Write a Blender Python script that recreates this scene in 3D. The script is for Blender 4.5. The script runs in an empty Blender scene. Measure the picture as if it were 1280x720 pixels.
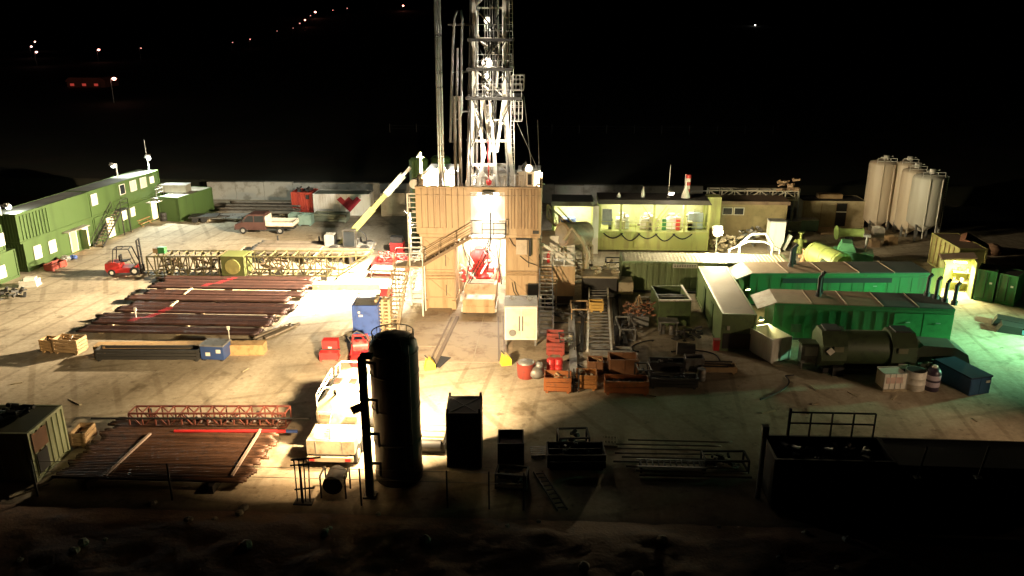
import bpy, math, random
from mathutils import Vector, Matrix
random.seed(7)
PI = math.pi
S = bpy.context.scene
COL = S.collection

# ------------------------------------------------------------------ camera
FPX, PITCH, CAMH, YAW = 1010.0, math.radians(18.4), 22.0, math.radians(2.8)
cam_d = bpy.data.cameras.new('camera'); cam = bpy.data.objects.new('camera', cam_d); COL.objects.link(cam)
cam_d.sensor_width = 36; cam_d.lens = 36*FPX/1280; cam_d.clip_start = 0.5; cam_d.clip_end = 8000
cam.location = (0, 0, CAMH); cam.rotation_euler = (PI/2-PITCH, 0, YAW)
S.camera = cam

def ray(px, py):
    u = (px-640)/FPX; v = (360-py)/FPX
    cp, sp = math.cos(PITCH), math.sin(PITCH)
    d = (u, cp+v*sp, -sp+v*cp); c, s = math.cos(YAW), math.sin(YAW)
    return Vector((d[0]*c-d[1]*s, d[0]*s+d[1]*c, d[2]))
def G(px, py, z=0.0):                      # survey point of the photograph on a level z
    d = ray(px, py); t = (z-CAMH)/d.z
    return Vector((d.x*t, d.y*t, z))
def PY(px, py, Y):                         # survey point at a known depth Y
    d = ray(px, py); t = Y/d.y
    return Vector((d.x*t, Y, CAMH+d.z*t))

# ------------------------------------------------------------------ materials
MATS = {}
def mat(name, col, rough=0.6, metal=0.0, var=0.25, scale=2.0, bump=0.0, dirt=None, rnd=0.0, emit=None, estr=0.0, streak=False, alpha=None):
    if name in MATS: return MATS[name]
    m = bpy.data.materials.new(name); m.use_nodes = True
    nt = m.node_tree; N = nt.nodes; L = nt.links
    b = N['Principled BSDF']; b.inputs['Roughness'].default_value = rough; b.inputs['Metallic'].default_value = metal
    if emit:
        b.inputs['Emission Color'].default_value = (*emit, 1); b.inputs['Emission Strength'].default_value = estr
    tc = N.new('ShaderNodeTexCoord')
    mp = N.new('ShaderNodeMapping'); L.new(tc.outputs['Object'], mp.inputs['Vector'])
    if streak: mp.inputs['Scale'].default_value = (1, 1, 0.12)
    nz = N.new('ShaderNodeTexNoise'); nz.inputs['Scale'].default_value = scale; nz.inputs['Detail'].default_value = 6; nz.inputs['Roughness'].default_value = 0.65
    L.new(mp.outputs['Vector'], nz.inputs['Vector'])
    rp = N.new('ShaderNodeValToRGB'); L.new(nz.outputs['Fac'], rp.inputs['Fac'])
    dk = dirt if dirt else tuple(c*(1-var) for c in col)
    e = rp.color_ramp.elements
    e[0].position = 0.3; e[0].color = (*dk, 1); e[1].position = 0.55; e[1].color = (*col, 1)
    if dirt:
        e[0].position = 0.34; e[1].position = 0.5
    out = rp.outputs['Color']
    if rnd:
        oi = N.new('ShaderNodeObjectInfo'); hs = N.new('ShaderNodeHueSaturation')
        mr = N.new('ShaderNodeMapRange'); mr.inputs['To Min'].default_value = 1-rnd; mr.inputs['To Max'].default_value = 1+rnd
        L.new(oi.outputs['Random'], mr.inputs['Value']); L.new(mr.outputs['Result'], hs.inputs['Value']); L.new(out, hs.inputs['Color']); out = hs.outputs['Color']
    L.new(out, b.inputs['Base Color'])
    rr = N.new('ShaderNodeMapRange'); rr.inputs['To Min'].default_value = max(0.05, rough-0.15); rr.inputs['To Max'].default_value = min(1, rough+0.15)
    L.new(nz.outputs['Fac'], rr.inputs['Value']); L.new(rr.outputs['Result'], b.inputs['Roughness'])
    if bump:
        bp = N.new('ShaderNodeBump'); bp.inputs['Strength'].default_value = bump; bp.inputs['Distance'].default_value = 0.03
        n2 = N.new('ShaderNodeTexNoise'); n2.inputs['Scale'].default_value = scale*5; n2.inputs['Detail'].default_value = 4
        L.new(tc.outputs['Object'], n2.inputs['Vector']); L.new(n2.outputs['Fac'], bp.inputs['Height']); L.new(bp.outputs['Normal'], b.inputs['Normal'])
    MATS[name] = m
    return m
OFFG = mat('office_green_paint', (0.06, 0.108, 0.03), 0.55, dirt=(0.045, 0.08, 0.024), scale=0.8, streak=True)
OLIVE = mat('olive_green_paint', (0.1, 0.115, 0.032), 0.55, dirt=(0.07, 0.075, 0.028), scale=0.8)
RIGG = mat('rig_green_paint', (0.03, 0.165, 0.045), 0.5, dirt=(0.055, 0.095, 0.035), scale=1.7, streak=True)
MUDG = mat('lime_green_paint', (0.42, 0.45, 0.16), 0.5, dirt=(0.3, 0.28, 0.12), scale=1.2, streak=True)
CREAM = mat('cream_rig_paint', (0.5, 0.35, 0.2), 0.5, dirt=(0.33, 0.2, 0.095), scale=1.1, streak=True)
WHITE = mat('white_paint', (0.75, 0.74, 0.68), 0.5, dirt=(0.55, 0.51, 0.43), scale=1.3, streak=True)
MAST = mat('mast_white_paint', (0.6, 0.57, 0.5), 0.5, dirt=(0.36, 0.31, 0.24), scale=1.0)
ROOFP = mat('pale_roof_sheet', (0.4, 0.38, 0.33), 0.7, dirt=(0.24, 0.2, 0.15), scale=0.6)
ROOFD = mat('dark_roof_sheet', (0.05, 0.045, 0.04), 0.8, scale=0.8)
ROOFB = mat('brown_roof_sheet', (0.22, 0.15, 0.1), 0.7, dirt=(0.14, 0.09, 0.06), scale=0.7)
RED = mat('red_paint', (0.55, 0.03, 0.03), 0.4, dirt=(0.34, 0.03, 0.03), scale=2)
DRED = mat('dull_red_paint', (0.3, 0.05, 0.035), 0.6, dirt=(0.17, 0.05, 0.04), scale=2)
BLUE = mat('blue_paint', (0.05, 0.1, 0.33), 0.45, dirt=(0.04, 0.07, 0.2), scale=1.5)
ORANGE = mat('orange_paint', (0.34, 0.11, 0.03), 0.65, dirt=(0.15, 0.065, 0.035), scale=2)
YELLOW = mat('yellow_paint', (0.75, 0.52, 0.04), 0.5, dirt=(0.4, 0.28, 0.06), scale=2)
GREY = mat('grey_steel', (0.25, 0.25, 0.24), 0.5, 0.4, dirt=(0.16, 0.13, 0.1), scale=2)
GALV = mat('galvanised_steel', (0.5, 0.5, 0.48), 0.45, 0.5, scale=2)
DARK = mat('dark_steel', (0.045, 0.043, 0.04), 0.6, 0.2, scale=2)
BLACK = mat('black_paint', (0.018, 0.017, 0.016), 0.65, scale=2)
TANKB = mat('weathered_black_tank_paint', (0.03, 0.026, 0.022), 0.5, dirt=(0.045, 0.03, 0.022), scale=0.8, streak=True)
RUBBER = mat('rubber', (0.02, 0.02, 0.02), 0.8, scale=4)
PIPEB = mat('rusty_drill_pipe', (0.06, 0.027, 0.02), 0.55, 0.2, dirt=(0.03, 0.017, 0.014), scale=1.2, rnd=0.45)
PIPEG = mat('grey_pipe', (0.17, 0.145, 0.115), 0.5, 0.4, dirt=(0.1, 0.08, 0.06), scale=1.2, rnd=0.4)
PIPES = mat('shiny_pipe', (0.5, 0.49, 0.46), 0.3, 0.8, scale=1.2, rnd=0.1)
WOOD = mat('raw_timber', (0.45, 0.29, 0.13), 0.75, dirt=(0.3, 0.18, 0.08), scale=3)
WOODP = mat('weathered_timber', (0.36, 0.3, 0.2), 0.8, dirt=(0.24, 0.19, 0.12), scale=3)
TAN = mat('tan_crate_paint', (0.4, 0.27, 0.14), 0.6, dirt=(0.25, 0.16, 0.08), scale=2)
DGREEN = mat('dark_army_green', (0.06, 0.085, 0.04), 0.5, dirt=(0.04, 0.055, 0.03), scale=2)
TEAL = mat('teal_bin_paint', (0.22, 0.33, 0.29), 0.55, scale=2)
CONC = mat('cast_concrete', (0.36, 0.34, 0.29), 0.85, dirt=(0.22, 0.2, 0.16), scale=0.9, bump=0.3)
PLASW = mat('white_plastic', (0.72, 0.68, 0.6), 0.5, scale=3)
GLASS = mat('dark_glass', (0.02, 0.025, 0.03), 0.12, scale=1)
SHUT = mat('closed_shutter', (0.5, 0.53, 0.44), 0.6, scale=2)
LITW = mat('lit_window', (0.6, 0.55, 0.4), 0.5, emit=(1.0, 0.83, 0.42), estr=2.2)
LITS = mat('lit_ceiling_tube', (0.8, 0.8, 0.7), 0.5, emit=(1.0, 0.95, 0.7), estr=14)
SKIN = mat('tarpaulin', (0.06, 0.07, 0.045), 0.75, scale=3, bump=0.4)
LAMPM = {}
def lampmat(col, st):
    k = (col, st)
    if k not in LAMPM: LAMPM[k] = mat('lamp_glass_%d' % len(LAMPM), (0.9, 0.9, 0.9), 0.3, emit=col, estr=st)
    return LAMPM[k]

# ------------------------------------------------------------------ mesh builder
class MB:
    def __init__(s): s.v = []; s.f = []; s.sm = []
    def add(s, vs, fs, smooth=False):
        o = len(s.v); s.v += [Vector(p) for p in vs]
        for f in fs: s.f.append([o+i for i in f]); s.sm.append(smooth)
        return s
    def b(s, x0, y0, z0, x1, y1, z1, M=None):
        vs = [(x, y, z) for z in (z0, z1) for y in (y0, y1) for x in (x0, x1)]
        if M: vs = [M @ Vector(p) for p in vs]
        return s.add(vs, [(0, 2, 3, 1), (4, 5, 7, 6), (0, 1, 5, 4), (2, 6, 7, 3), (0, 4, 6, 2), (1, 3, 7, 5)])
    def c(s, cx, cy, cz, sx, sy, sz, rz=0, M=None):
        T = Matrix.Translation((cx, cy, cz)) @ Matrix.Rotation(rz, 4, 'Z')
        return s.b(-sx/2, -sy/2, -sz/2, sx/2, sy/2, sz/2, M @ T if M else T)
    def bar(s, p, q, w=0.1, h=None):
        p, q = Vector(p), Vector(q); h = h or w; d = q-p; l = d.length
        if l < 1e-6: return s
        d /= l; up = Vector((0, 0, 1)) if abs(d.z) < 0.95 else Vector((0, 1, 0))
        a = d.cross(up).normalized()*w/2; c = a.cross(d).normalized()*h/2
        vs = [p-a-c, p+a-c, p+a+c, p-a+c, q-a-c, q+a-c, q+a+c, q-a+c]
        return s.add(vs, [(0, 1, 2, 3), (7, 6, 5, 4), (0, 4, 5, 1), (1, 5, 6, 2), (2, 6, 7, 3), (3, 7, 4, 0)])
    def tube(s, p, q, r=0.05, n=10, r2=None, cap=True):
        p, q = Vector(p), Vector(q); d = (q-p)
        if d.length < 1e-6: return s
        d.normalize(); r2 = r if r2 is None else r2
        up = Vector((0, 0, 1)) if abs(d.z) < 0.95 else Vector((0, 1, 0))
        a = d.cross(up).normalized(); c = d.cross(a)
        A = [p+(a*math.cos(t)+c*math.sin(t))*r for t in [2*PI*i/n for i in range(n)]]
        B = [q+(a*math.cos(t)+c*math.sin(t))*r2 for t in [2*PI*i/n for i in range(n)]]
        s.add(A+B, [(i, (i+1) % n, n+(i+1) % n, n+i) for i in range(n)], True)
        if cap: s.add(A, [tuple(range(n))[::-1]]); s.add(B, [tuple(range(n))])
        return s
    def path(s, pts, r=0.05, n=8):
        pts = [Vector(p) for p in pts]; k = len(pts); rings = []; pa = None
        for i, p in enumerate(pts):
            d = (pts[min(i+1, k-1)]-pts[max(i-1, 0)]).normalized()
            if pa is None:
                up = Vector((0, 0, 1)) if abs(d.z) < 0.9 else Vector((0, 1, 0)); a = d.cross(up).normalized()
            else: a = (pa-d*pa.dot(d)).normalized()
            pa = a; c = d.cross(a)
            rings += [p+(a*math.cos(t)+c*math.sin(t))*r for t in [2*PI*j/n for j in range(n)]]
        fs = [(i*n+j, i*n+(j+1) % n, (i+1)*n+(j+1) % n, (i+1)*n+j) for i in range(k-1) for j in range(n)]
        s.add(rings, fs, True)
        return s.add(rings[:n], [tuple(range(n))[::-1]]).add(rings[-n:], [tuple(range(n))])
    def lathe(s, prof, n=24, M=None, smooth=True):
        vs = []
        for (r, z) in prof: vs += [Vector((r*math.cos(2*PI*i/n), r*math.sin(2*PI*i/n), z)) for i in range(n)]
        if M: vs = [M @ p for p in vs]
        fs = [(k*n+i, k*n+(i+1) % n, (k+1)*n+(i+1) % n, (k+1)*n+i) for k in range(len(prof)-1) for i in range(n)]
        s.add(vs, fs, smooth)
        s.add(vs[:n], [tuple(range(n))[::-1]]); return s.add(vs[-n:], [tuple(range(n))])
    def prism(s, poly, y0, y1, M=None):          # poly in x,z extruded along y
        n = len(poly); vs = [Vector((x, y0, z)) for x, z in poly]+[Vector((x, y1, z)) for x, z in poly]
        if M: vs = [M @ p for p in vs]
        fs = [(i, n+i, n+(i+1) % n, (i+1) % n) for i in range(n)]
        return s.add(vs, fs+[tuple(range(n)), tuple(range(n, 2*n))[::-1]])
    def ball(s, p, r, n=12, sq=1.0):
        k = n//2; prof = [(max(1e-3, r*math.sin(PI*i/k)), -r*sq*math.cos(PI*i/k)) for i in range(k+1)]
        return s.lathe(prof, n, Matrix.Translation(p))
    def truss(s, p, q, hgt, n, w=0.1, side=None, depth=0.0):  # lattice girder standing between p and q
        p, q = Vector(p), Vector(q); up = Vector((0, 0, hgt)); off = Vector(side)*depth if side else Vector()
        for o in ([Vector(), off] if depth else [Vector()]):
            s.bar(p+o, q+o, w); s.bar(p+up+o, q+up+o, w)
            for i in range(n+1):
                a = p.lerp(q, i/n)+o; s.bar(a+Vector((0, 0, w/2)), a+up-Vector((0, 0, w/2)), w*0.7)
                if i < n:
                    c = p.lerp(q, (i+1)/n)+o
                    (s.bar(a, c+up, w*0.6) if i % 2 else s.bar(a+up, c, w*0.6))
        if depth:
            for i in range(n+1):
                a = p.lerp(q, i/n); s.bar(a, a+off, w*0.7); s.bar(a+up, a+up+off, w*0.7)
        return s
    def rail(s, pts, hgt=1.05, r=0.025, step=1.4):  # guard rail over a polyline
        for a, c in zip(pts[:-1], pts[1:]):
            a, c = Vector(a), Vector(c); k = max(1, round((c-a).length/step))
            for z in (hgt, hgt*0.55): s.bar(a+Vector((0, 0, z)), c+Vector((0, 0, z)), r*2)
            for i in range(k+1):
                t = a.lerp(c, i/k); s.bar(t, t+Vector((0, 0, hgt)), r*2)
        return s
    def build(s, name, m, parent=None, w=False, loc=None):
        vs = s.v
        if parent is not None and w:
            inv = wm(parent).inverted(); vs = [inv @ p for p in vs]
        if loc is not None: vs = [p-Vector(loc) for p in vs]
        me = bpy.data.meshes.new(name); me.from_pydata([tuple(p) for p in vs], [], s.f)
        me.polygons.foreach_set('use_smooth', s.sm); me.materials.append(m); me.update()
        o = bpy.data.objects.new(name, me); COL.objects.link(o)
        if parent is not None: o.parent = parent
        if loc is not None: o.location = loc
        return o
def wm(o):
    M = Matrix.LocRotScale(o.location, o.rotation_euler, o.scale)
    return wm(o.parent) @ M if o.parent else M
def tag(o, label, cat, group=None, kind=None):
    o['label'] = label; o['category'] = cat
    if group: o['group'] = group
    if kind: o['kind'] = kind
    return o
def thing(name, label, cat, loc=(0, 0, 0), rz=0.0, group=None):
    o = bpy.data.objects.new(name, None); COL.objects.link(o); o.empty_display_size = 0.3
    o.location = loc; o.rotation_euler = (0, 0, rz)
    return tag(o, label, cat, group)
def solo(name, label, cat, mb, m, loc, rz=0.0, group=None):        # a thing that is one mesh
    o = mb.build(name, m); o.location = loc; o.rotation_euler = (0, 0, rz)
    return tag(o, label, cat, group)
def dup(o, loc, rz=None, label=None, parent=None):
    c = o.copy(); COL.objects.link(c)
    if parent is None:
        c.location = loc
        if rz is not None: c.rotation_euler = (0, 0, rz)
        if label: c['label'] = label
    else: c.parent = parent
    for ch in list(o.children): dup(ch, None, parent=c)
    return c
def struct(name, mb, m):
    o = mb.build(name, m); o['kind'] = 'structure'; return o
def front(A, B, W):                             # A,B = left and right end of the base front edge -> centre, rotation, length
    d = B-A; rz = math.atan2(d.y, d.x); n = Vector((-math.sin(rz), math.cos(rz), 0))
    return (A+B)/2+n*W/2, rz, d.length
def plate_w(parent, x, z, w, h, y, kind='lit', name='window'):     # window on the -y face at y
    f = MB()
    for a, c, e, g in ((x-w/2, z-h/2, x-w/2+.07, z+h/2), (x+w/2-.07, z-h/2, x+w/2, z+h/2), (x-w/2+.07, z-h/2, x+w/2-.07, z-h/2+.07), (x-w/2+.07, z+h/2-.07, x+w/2-.07, z+h/2)):
        f.b(a, y-.06, c, e, y+.01, g)
    fo = f.build(name, WHITE, parent)
    m = {'lit': LITW, 'dark': GLASS, 'shut': SHUT}[kind]
    MB().b(x-w/2+.07, y-.035, z-h/2+.07, x+w/2-.07, y-.005, z+h/2-.07).build('shutter' if kind == 'shut' else 'pane', m, fo)
    return fo

def container(name, label, cat, loc, rz, L, W, H, m, roof=None, ribs=(1, 1, 1, 1), pitch=0.28, doors=None, group=None, z=0.0, frame=None, roofribs=False, d=0.075):
    """ribs: corrugation on -y,+y,-x,+x; doors: '-x','+x' """
    loc = Vector(loc); t = thing(name, label, cat, (loc.x, loc.y, loc.z+z), rz, group)
    x, y = L/2, W/2; b0 = MB()
    b0.b(-x+d, -y+d, 0.12, x-d, y-d, H-0.06)
    def rib(a0, a1, fn):
        n = int((a1-a0)/pitch)
        for i in range(n):
            a = a0+(i+0.5)*(a1-a0)/n; k = pitch*0.28
            fn(a-k, a+k)
    z0, z1 = 0.2, H-0.16
    if ribs[0]: rib(-x+.2, x-.2, lambda a, c: b0.b(a, -y+.003, z0, c, -y+d, z1))
    if ribs[1]: rib(-x+.2, x-.2, lambda a, c: b0.b(a, y-d, z0, c, y-.003, z1))
    if ribs[2] and doors != '-x': rib(-y+.2, y-.2, lambda a, c: b0.b(-x+.003, a, z0, -x+d, c, z1))
    if ribs[3] and doors != '+x': rib(-y+.2, y-.2, lambda a, c: b0.b(x-d, a, z0, x-.003, c, z1))
    b0.build('body', m, t)
    fr = MB(); e = 0.13
    for sx in (-1, 1):
        for sy in (-1, 1): fr.c(sx*(x-e/2+.01), sy*(y-e/2+.01), H/2, e, e, H)
        fr.b(min(sx*(x-e+.01), sx*(x+.01)), -y+e, 0, max(sx*(x-e+.01), sx*(x+.01)), y-e, .17); fr.b(min(sx*(x-e+.01), sx*(x+.01)), -y+e, H-.15, max(sx*(x-e+.01), sx*(x+.01)), y-e, H)
    for sy in (-1, 1):
        lo, hi = min(sy*(y-e+.01), sy*(y+.01)), max(sy*(y-e+.01), sy*(y+.01))
        fr.b(-x+e, lo, 0, x-e, hi, .17); fr.b(-x+e, lo, H-.13, x-e, hi, H)
    fr.build('frame', frame or m, t)
    if roof is not None:
        rf = MB().b(-x+.13, -y+.13, H-.1, x-.13, y-.13, H-.02)
        if roofribs:
            n = int((L-.4)/.3)
            for i in range(n):
                a = -x+.2+(i+.5)*(L-.4)/n; rf.b(a-.08, -y+.15, H-.02, a+.08, y-.15, H+.02)
        rf.build('roof', roof, t)
    if doors:
        sx = -1 if doors == '-x' else 1
        for sy in (-1, 1):
            dr = MB().b(min(sx*(x-.05), sx*(x+.0)), min(sy*.02, sy*(y-.14)), .19, max(sx*(x-.05), sx*(x+.0)), max(sy*.02, sy*(y-.14)), H-.17).build('door', m, t)
            MB().tube((sx*(x+.03), sy*.22, .25), (sx*(x+.03), sy*.22, H-.25), .02, 6).tube((sx*(x+.03), sy*.7, .25), (sx*(x+.03), sy*.7, H-.25), .02, 6).build('locking_bar', GALV, dr)
    return t

def stair(name, label, p0, p1, width, n, m, rails=(1, 1), tread=None, cat='stairs'):
    p0, p1 = Vector(p0), Vector(p1); t = thing(name, label, cat, (p0.x, p0.y, p0.z))
    d = p1-p0; hd = Vector((d.x, d.y, 0)).normalized(); sd = Vector((hd.y, -hd.x, 0))
    for k, sg in enumerate((-1, 1)):
        o = sd*(sg*width/2)
        MB().bar(p0+o+Vector((0, 0, .05)), p1+o, .05, .22).build('stringer', m, t, True)
        if rails[k]:
            r = MB(); up = Vector((0, 0, 1.0))
            r.bar(p0+o+up, p1+o+up, .05); r.bar(p0+o+up*.55, p1+o+up*.55, .04)
            kk = max(2, round(d.length/1.3))
            for i in range(kk+1):
                a = p0.lerp(p1, i/kk)+o; r.bar(a, a+up, .045)
            r.build('handrail', m, t, True)
    for i in range(n):
        a = p0.lerp(p1, (i+.7)/n)
        MB().bar(a-sd*(width/2-.03), a+sd*(width/2-.03), .26, .04).build('tread', tread or m, t, True)
    return t
def crate(name, label, loc, rz, L, W, H, m, cat='crate', th=.06, group=None, slats=0, legs=True, fill=None, fillm=None):
    t = thing(name, label, cat, loc, rz, group); x, y = L/2, W/2; z0 = .12 if legs else 0
    MB().b(-x+th, -y+th, z0, x-th, y-th, z0+.06).build('floor_panel', m, t)
    for nm, bx in (('side_panel', (-x, -y, x, -y+th)), ('side_panel', (-x, y-th, x, y)), ('end_panel', (-x, -y+th, -x+th, y-th)), ('end_panel', (x-th, -y+th, x, y-th))):
        q = MB()
        if slats:
            hh = (H-z0)/slats
            for i in range(slats): q.b(bx[0], bx[1], z0+i*hh+.02, bx[2], bx[3], z0+(i+1)*hh-.02)
            for sx in (-1, 1):
                if nm == 'side_panel': q.c(sx*(x-.1), (bx[1]+bx[3])/2, (H+z0)/2, .1, th+.03, H-z0-.01)
        else:
            q.b(bx[0], bx[1], z0, bx[2], bx[3], H)
            if nm == 'side_panel':
                for sx in (-1, 0, 1): q.c(sx*(x-.08), bx[1]+(th/2 if bx[1] > 0 else th/2), (H+z0)/2, .09, th+.06, H-z0-.01)
        q.build(nm, m, t)
    if legs:
        for sx in (-1, 1): MB().c(sx*(x-.2), 0, .06, .16, W-.04, .12).build('runner', m, t)
    if fill:
        q = MB(); fill(q, x-th-.05, y-th-.05, z0+.07, H); q.build('contents', fillm or DARK, t)
    return t
def junk(q, x, y, z, H, k=14, s=1.0):
    for i in range(k):
        a = Vector((random.uniform(-x, x)*.75, random.uniform(-y, y)*.75, z+random.uniform(.05, max(.1, (H-z)*1.05))))
        d = Vector((random.uniform(-1, 1), random.uniform(-1, 1), random.uniform(-.3, .3))).normalized()*random.uniform(.15, .45)*s
        c = a+d; c.x = max(-x, min(x, c.x)); c.y = max(-y, min(y, c.y))
        (q.tube(a, c, random.uniform(.03, .09)*s, 7) if random.random() < .6 else q.bar(a, c, random.uniform(.06, .2)*s, random.uniform(.05, .12)*s))
def drum(name, label, loc, m, r=.3, h=.88, cat='drum', group=None, lid=None):
    t = thing(name, label, cat, loc, 0, group)
    MB().lathe([(r*.96, 0), (r, .02), (r, h*.32), (r*1.04, h*.335), (r, h*.35), (r, h*.65), (r*1.04, h*.665), (r, h*.68), (r, h-.02), (r*.96, h)], 18).build('body', m, t)
    MB().lathe([(r*.9, h-.03), (r*.9, h+.005)], 18).tube((r*.55, 0, h), (r*.55, 0, h+.03), .05, 8).build('lid', lid or m, t)
    return t
def pallet(name, label, loc, rz, m=WOODP, L=1.2, W=.8):
    q = MB()
    for i in range(5): q.c(0, -W/2+.07+i*(W-.14)/4, .13, L, .11, .03)
    for sx in (-1, 0, 1): q.c(sx*(L/2-.08), 0, .058, .12, W, .112)
    return solo(name, label, 'pallet', q, m, loc, rz)
def aim_rot(dirv): return Vector(dirv).to_track_quat('-Z', 'Y').to_euler()
def flood(name, label, pos, aim, power, col, size=.5, st=30.0, spread=180, post=None, housing=None, lit=True, ball=0.0, ball_off=0.0):
    pos, aim = Vector(pos), Vector(aim); foot = Vector(post) if post is not None else pos
    t = thing(name, label, 'floodlight', foot)
    d = (aim-pos).normalized(); R = d.to_track_quat('-Z', 'Y').to_matrix().to_4x4(); T = Matrix.Translation(pos) @ R
    h = size/2
    MB().b(-h, -h*.75, .0, h, h*.75, .16, T).b(-h*.6, -h*.4, .16, h*.6, h*.4, .26, T).build('housing', housing or GREY, t, True)
    if ball: st = min(st, 7.0)
    if ball: MB().ball(pos+d*(ball*.9+.02), ball, 16).build('lens', lampmat(col, st), t, True)  # oversized glowing ball, shaped to imitate the lamp's glare
    else: MB().b(-h*.92, -h*.68, -.02, h*.92, h*.68, -.003, T).build('lens', lampmat(col, st), t, True)
    if post is not None:
        q = MB(); q.tube(foot, (foot.x, foot.y, pos.z), .05, 8); q.bar((foot.x, foot.y, pos.z), pos-d*.2, .06); q.c(foot.x, foot.y, foot.z+.03, .4, .4, .06)
        q.build('pole', GALV, t, True)
    if lit:
        ld = bpy.data.lights.new(name, 'AREA'); ld.shape = 'RECTANGLE'; ld.size = size; ld.size_y = size*.7; ld.energy = power; ld.color = col; ld.spread = math.radians(spread)
        lo = bpy.data.objects.new(name+'_light', ld); COL.objects.link(lo); lo.parent = t
        lo.matrix_basis = Matrix.Translation(pos-foot+d*(.06+2*ball)) @ R
    return t
# ================================================================== SETTING
def ground_mat():
    m = bpy.data.materials.new('sandy_yard_ground'); m.use_nodes = True; nt = m.node_tree; N = nt.nodes; L = nt.links; b = N['Principled BSDF']
    ge = N.new('ShaderNodeNewGeometry')
    def noise(sc, det=6, ro=.6, vec=None):
        n = N.new('ShaderNodeTexNoise'); n.inputs['Scale'].default_value = sc; n.inputs['Detail'].default_value = det; n.inputs['Roughness'].default_value = ro
        L.new(vec or ge.outputs['Position'], n.inputs['Vector']); return n.outputs['Fac']
    def ramp(f, p0, c0, p1, c1):
        r = N.new('ShaderNodeValToRGB'); r.color_ramp.elements[0].position = p0; r.color_ramp.elements[0].color = (*c0, 1)
        r.color_ramp.elements[1].position = p1; r.color_ramp.elements[1].color = (*c1, 1); L.new(f, r.inputs['Fac']); return r.outputs['Color']
    def mix(f, a, c, mode='MIX'):
        x = N.new('ShaderNodeMix'); x.data_type = 'RGBA'; x.blend_type = mode
        if isinstance(f, float): x.inputs[0].default_value = f
        else: L.new(f, x.inputs[0])
        L.new(a, x.inputs[6]); L.new(c, x.inputs[7]); return x.outputs[2]
    base = ramp(noise(.16, 8, .62), .38, (.33, .275, .195), .62, (.47, .405, .3))
    fine = ramp(noise(3.2, 8, .7), .3, (.72, .7, .66), .7, (1.08, 1.08, 1.08))
    c = mix(1.0, base, fine, 'MULTIPLY')
    mp = N.new('ShaderNodeMapping'); mp.inputs['Scale'].default_value = (.9, .07, 1); mp.inputs['Rotation'].default_value = (0, 0, .35); L.new(ge.outputs['Position'], mp.inputs['Vector'])
    tr = ramp(noise(1.0, 5, .6, mp.outputs['Vector']), .42, (.78, .76, .72), .56, (1, 1, 1))
    c = mix(.35, c, tr, 'MULTIPLY')
    stain = ramp(noise(.45, 4, .55), .3, (.5, .46, .4), .4, (1, 1, 1)); c = mix(.85, c, stain, 'MULTIPLY')
    oil = ramp(noise(1.3, 5, .7), .31, (.3, .26, .22), .41, (1, 1, 1)); c = mix(.7, c, oil, 'MULTIPLY')
    for k, (ro, scl) in enumerate(((.12, .55), (-.5, .4), (1.25, .5))):       # curved wheel tracks
        m2 = N.new('ShaderNodeMapping'); m2.inputs['Rotation'].default_value = (0, 0, ro); m2.inputs['Location'].default_value = (k*3.7, k*1.9, 0); L.new(ge.outputs['Position'], m2.inputs['Vector'])
        wv = N.new('ShaderNodeTexWave'); wv.bands_direction = 'X'; wv.inputs['Scale'].default_value = scl*.32; wv.inputs['Distortion'].default_value = 9; wv.inputs['Detail'].default_value = 1.5; wv.inputs['Detail Scale'].default_value = .09; L.new(m2.outputs['Vector'], wv.inputs['Vector'])
        tk = ramp(wv.outputs['Fac'], .9, (1, 1, 1), .97, (.66, .63, .58)); gt = ramp(noise(.12, 2, .5, m2.outputs['Vector']), .45, (0, 0, 0), .6, (.75, .75, .75))
        c = mix(gt, c, mix(1.0, c, tk, 'MULTIPLY'))
    sx = N.new('ShaderNodeSeparateXYZ'); L.new(ge.outputs['Position'], sx.inputs['Vector'])
    def gate(o, lo, hi, wd):
        a = N.new('ShaderNodeMapRange'); a.inputs['From Min'].default_value = lo; a.inputs['From Max'].default_value = lo+wd; L.new(sx.outputs[o], a.inputs['Value'])
        d = N.new('ShaderNodeMapRange'); d.inputs['From Min'].default_value = hi; d.inputs['From Max'].default_value = hi+wd; d.inputs['To Min'].default_value = 1; d.inputs['To Max'].default_value = 0; L.new(sx.outputs[o], d.inputs['Value'])
        q = N.new('ShaderNodeMath'); q.operation = 'MULTIPLY'; L.new(a.outputs[0], q.inputs[0]); L.new(d.outputs[0], q.inputs[1]); return q.outputs[0]
    q = N.new('ShaderNodeMath'); q.operation = 'MULTIPLY'; L.new(gate('X', -66, 52, 3), q.inputs[0]); L.new(gate('Y', 32.0, 100.5, 1), q.inputs[1])
    soil = ramp(noise(.8), .35, (.05, .032, .02), .65, (.1, .062, .035))
    L.new(mix(q.outputs[0], soil, c), b.inputs['Base Color']); b.inputs['Roughness'].default_value = .85
    bp = N.new('ShaderNodeBump'); bp.inputs['Strength'].default_value = .35; bp.inputs['Distance'].default_value = .06; L.new(noise(2.2, 8, .65), bp.inputs['Height']); L.new(bp.outputs['Normal'], b.inputs['Normal'])
    return m
gr = MB(); xs = [-4000, -300, -66, 0, 52, 300, 4000]; ys = [-300, 10, 32, 60, 100, 400, 4000]
gr.add([(x, y, 0) for y in ys for x in xs], [(j*7+i, j*7+i+1, j*7+i+8, j*7+i+7) for j in range(6) for i in range(6)])
struct('ground', gr, ground_mat())
def hn(x, y): return math.sin(x*.9+1.3*math.sin(y*1.1))*.5+math.sin(x*2.3+y*1.9)*.3+math.sin(x*5.1-y*3.7)*.2
def tz(x, y):
    b = 2.1*min(1, max(0, (y-101.2)/1.0))+.25*hn(x*.2, y*.2)*min(1, max(0, (y-102)/20))
    k = max(0, y-560)*(.068 if x < 100 else .06)
    return b+k
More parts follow.
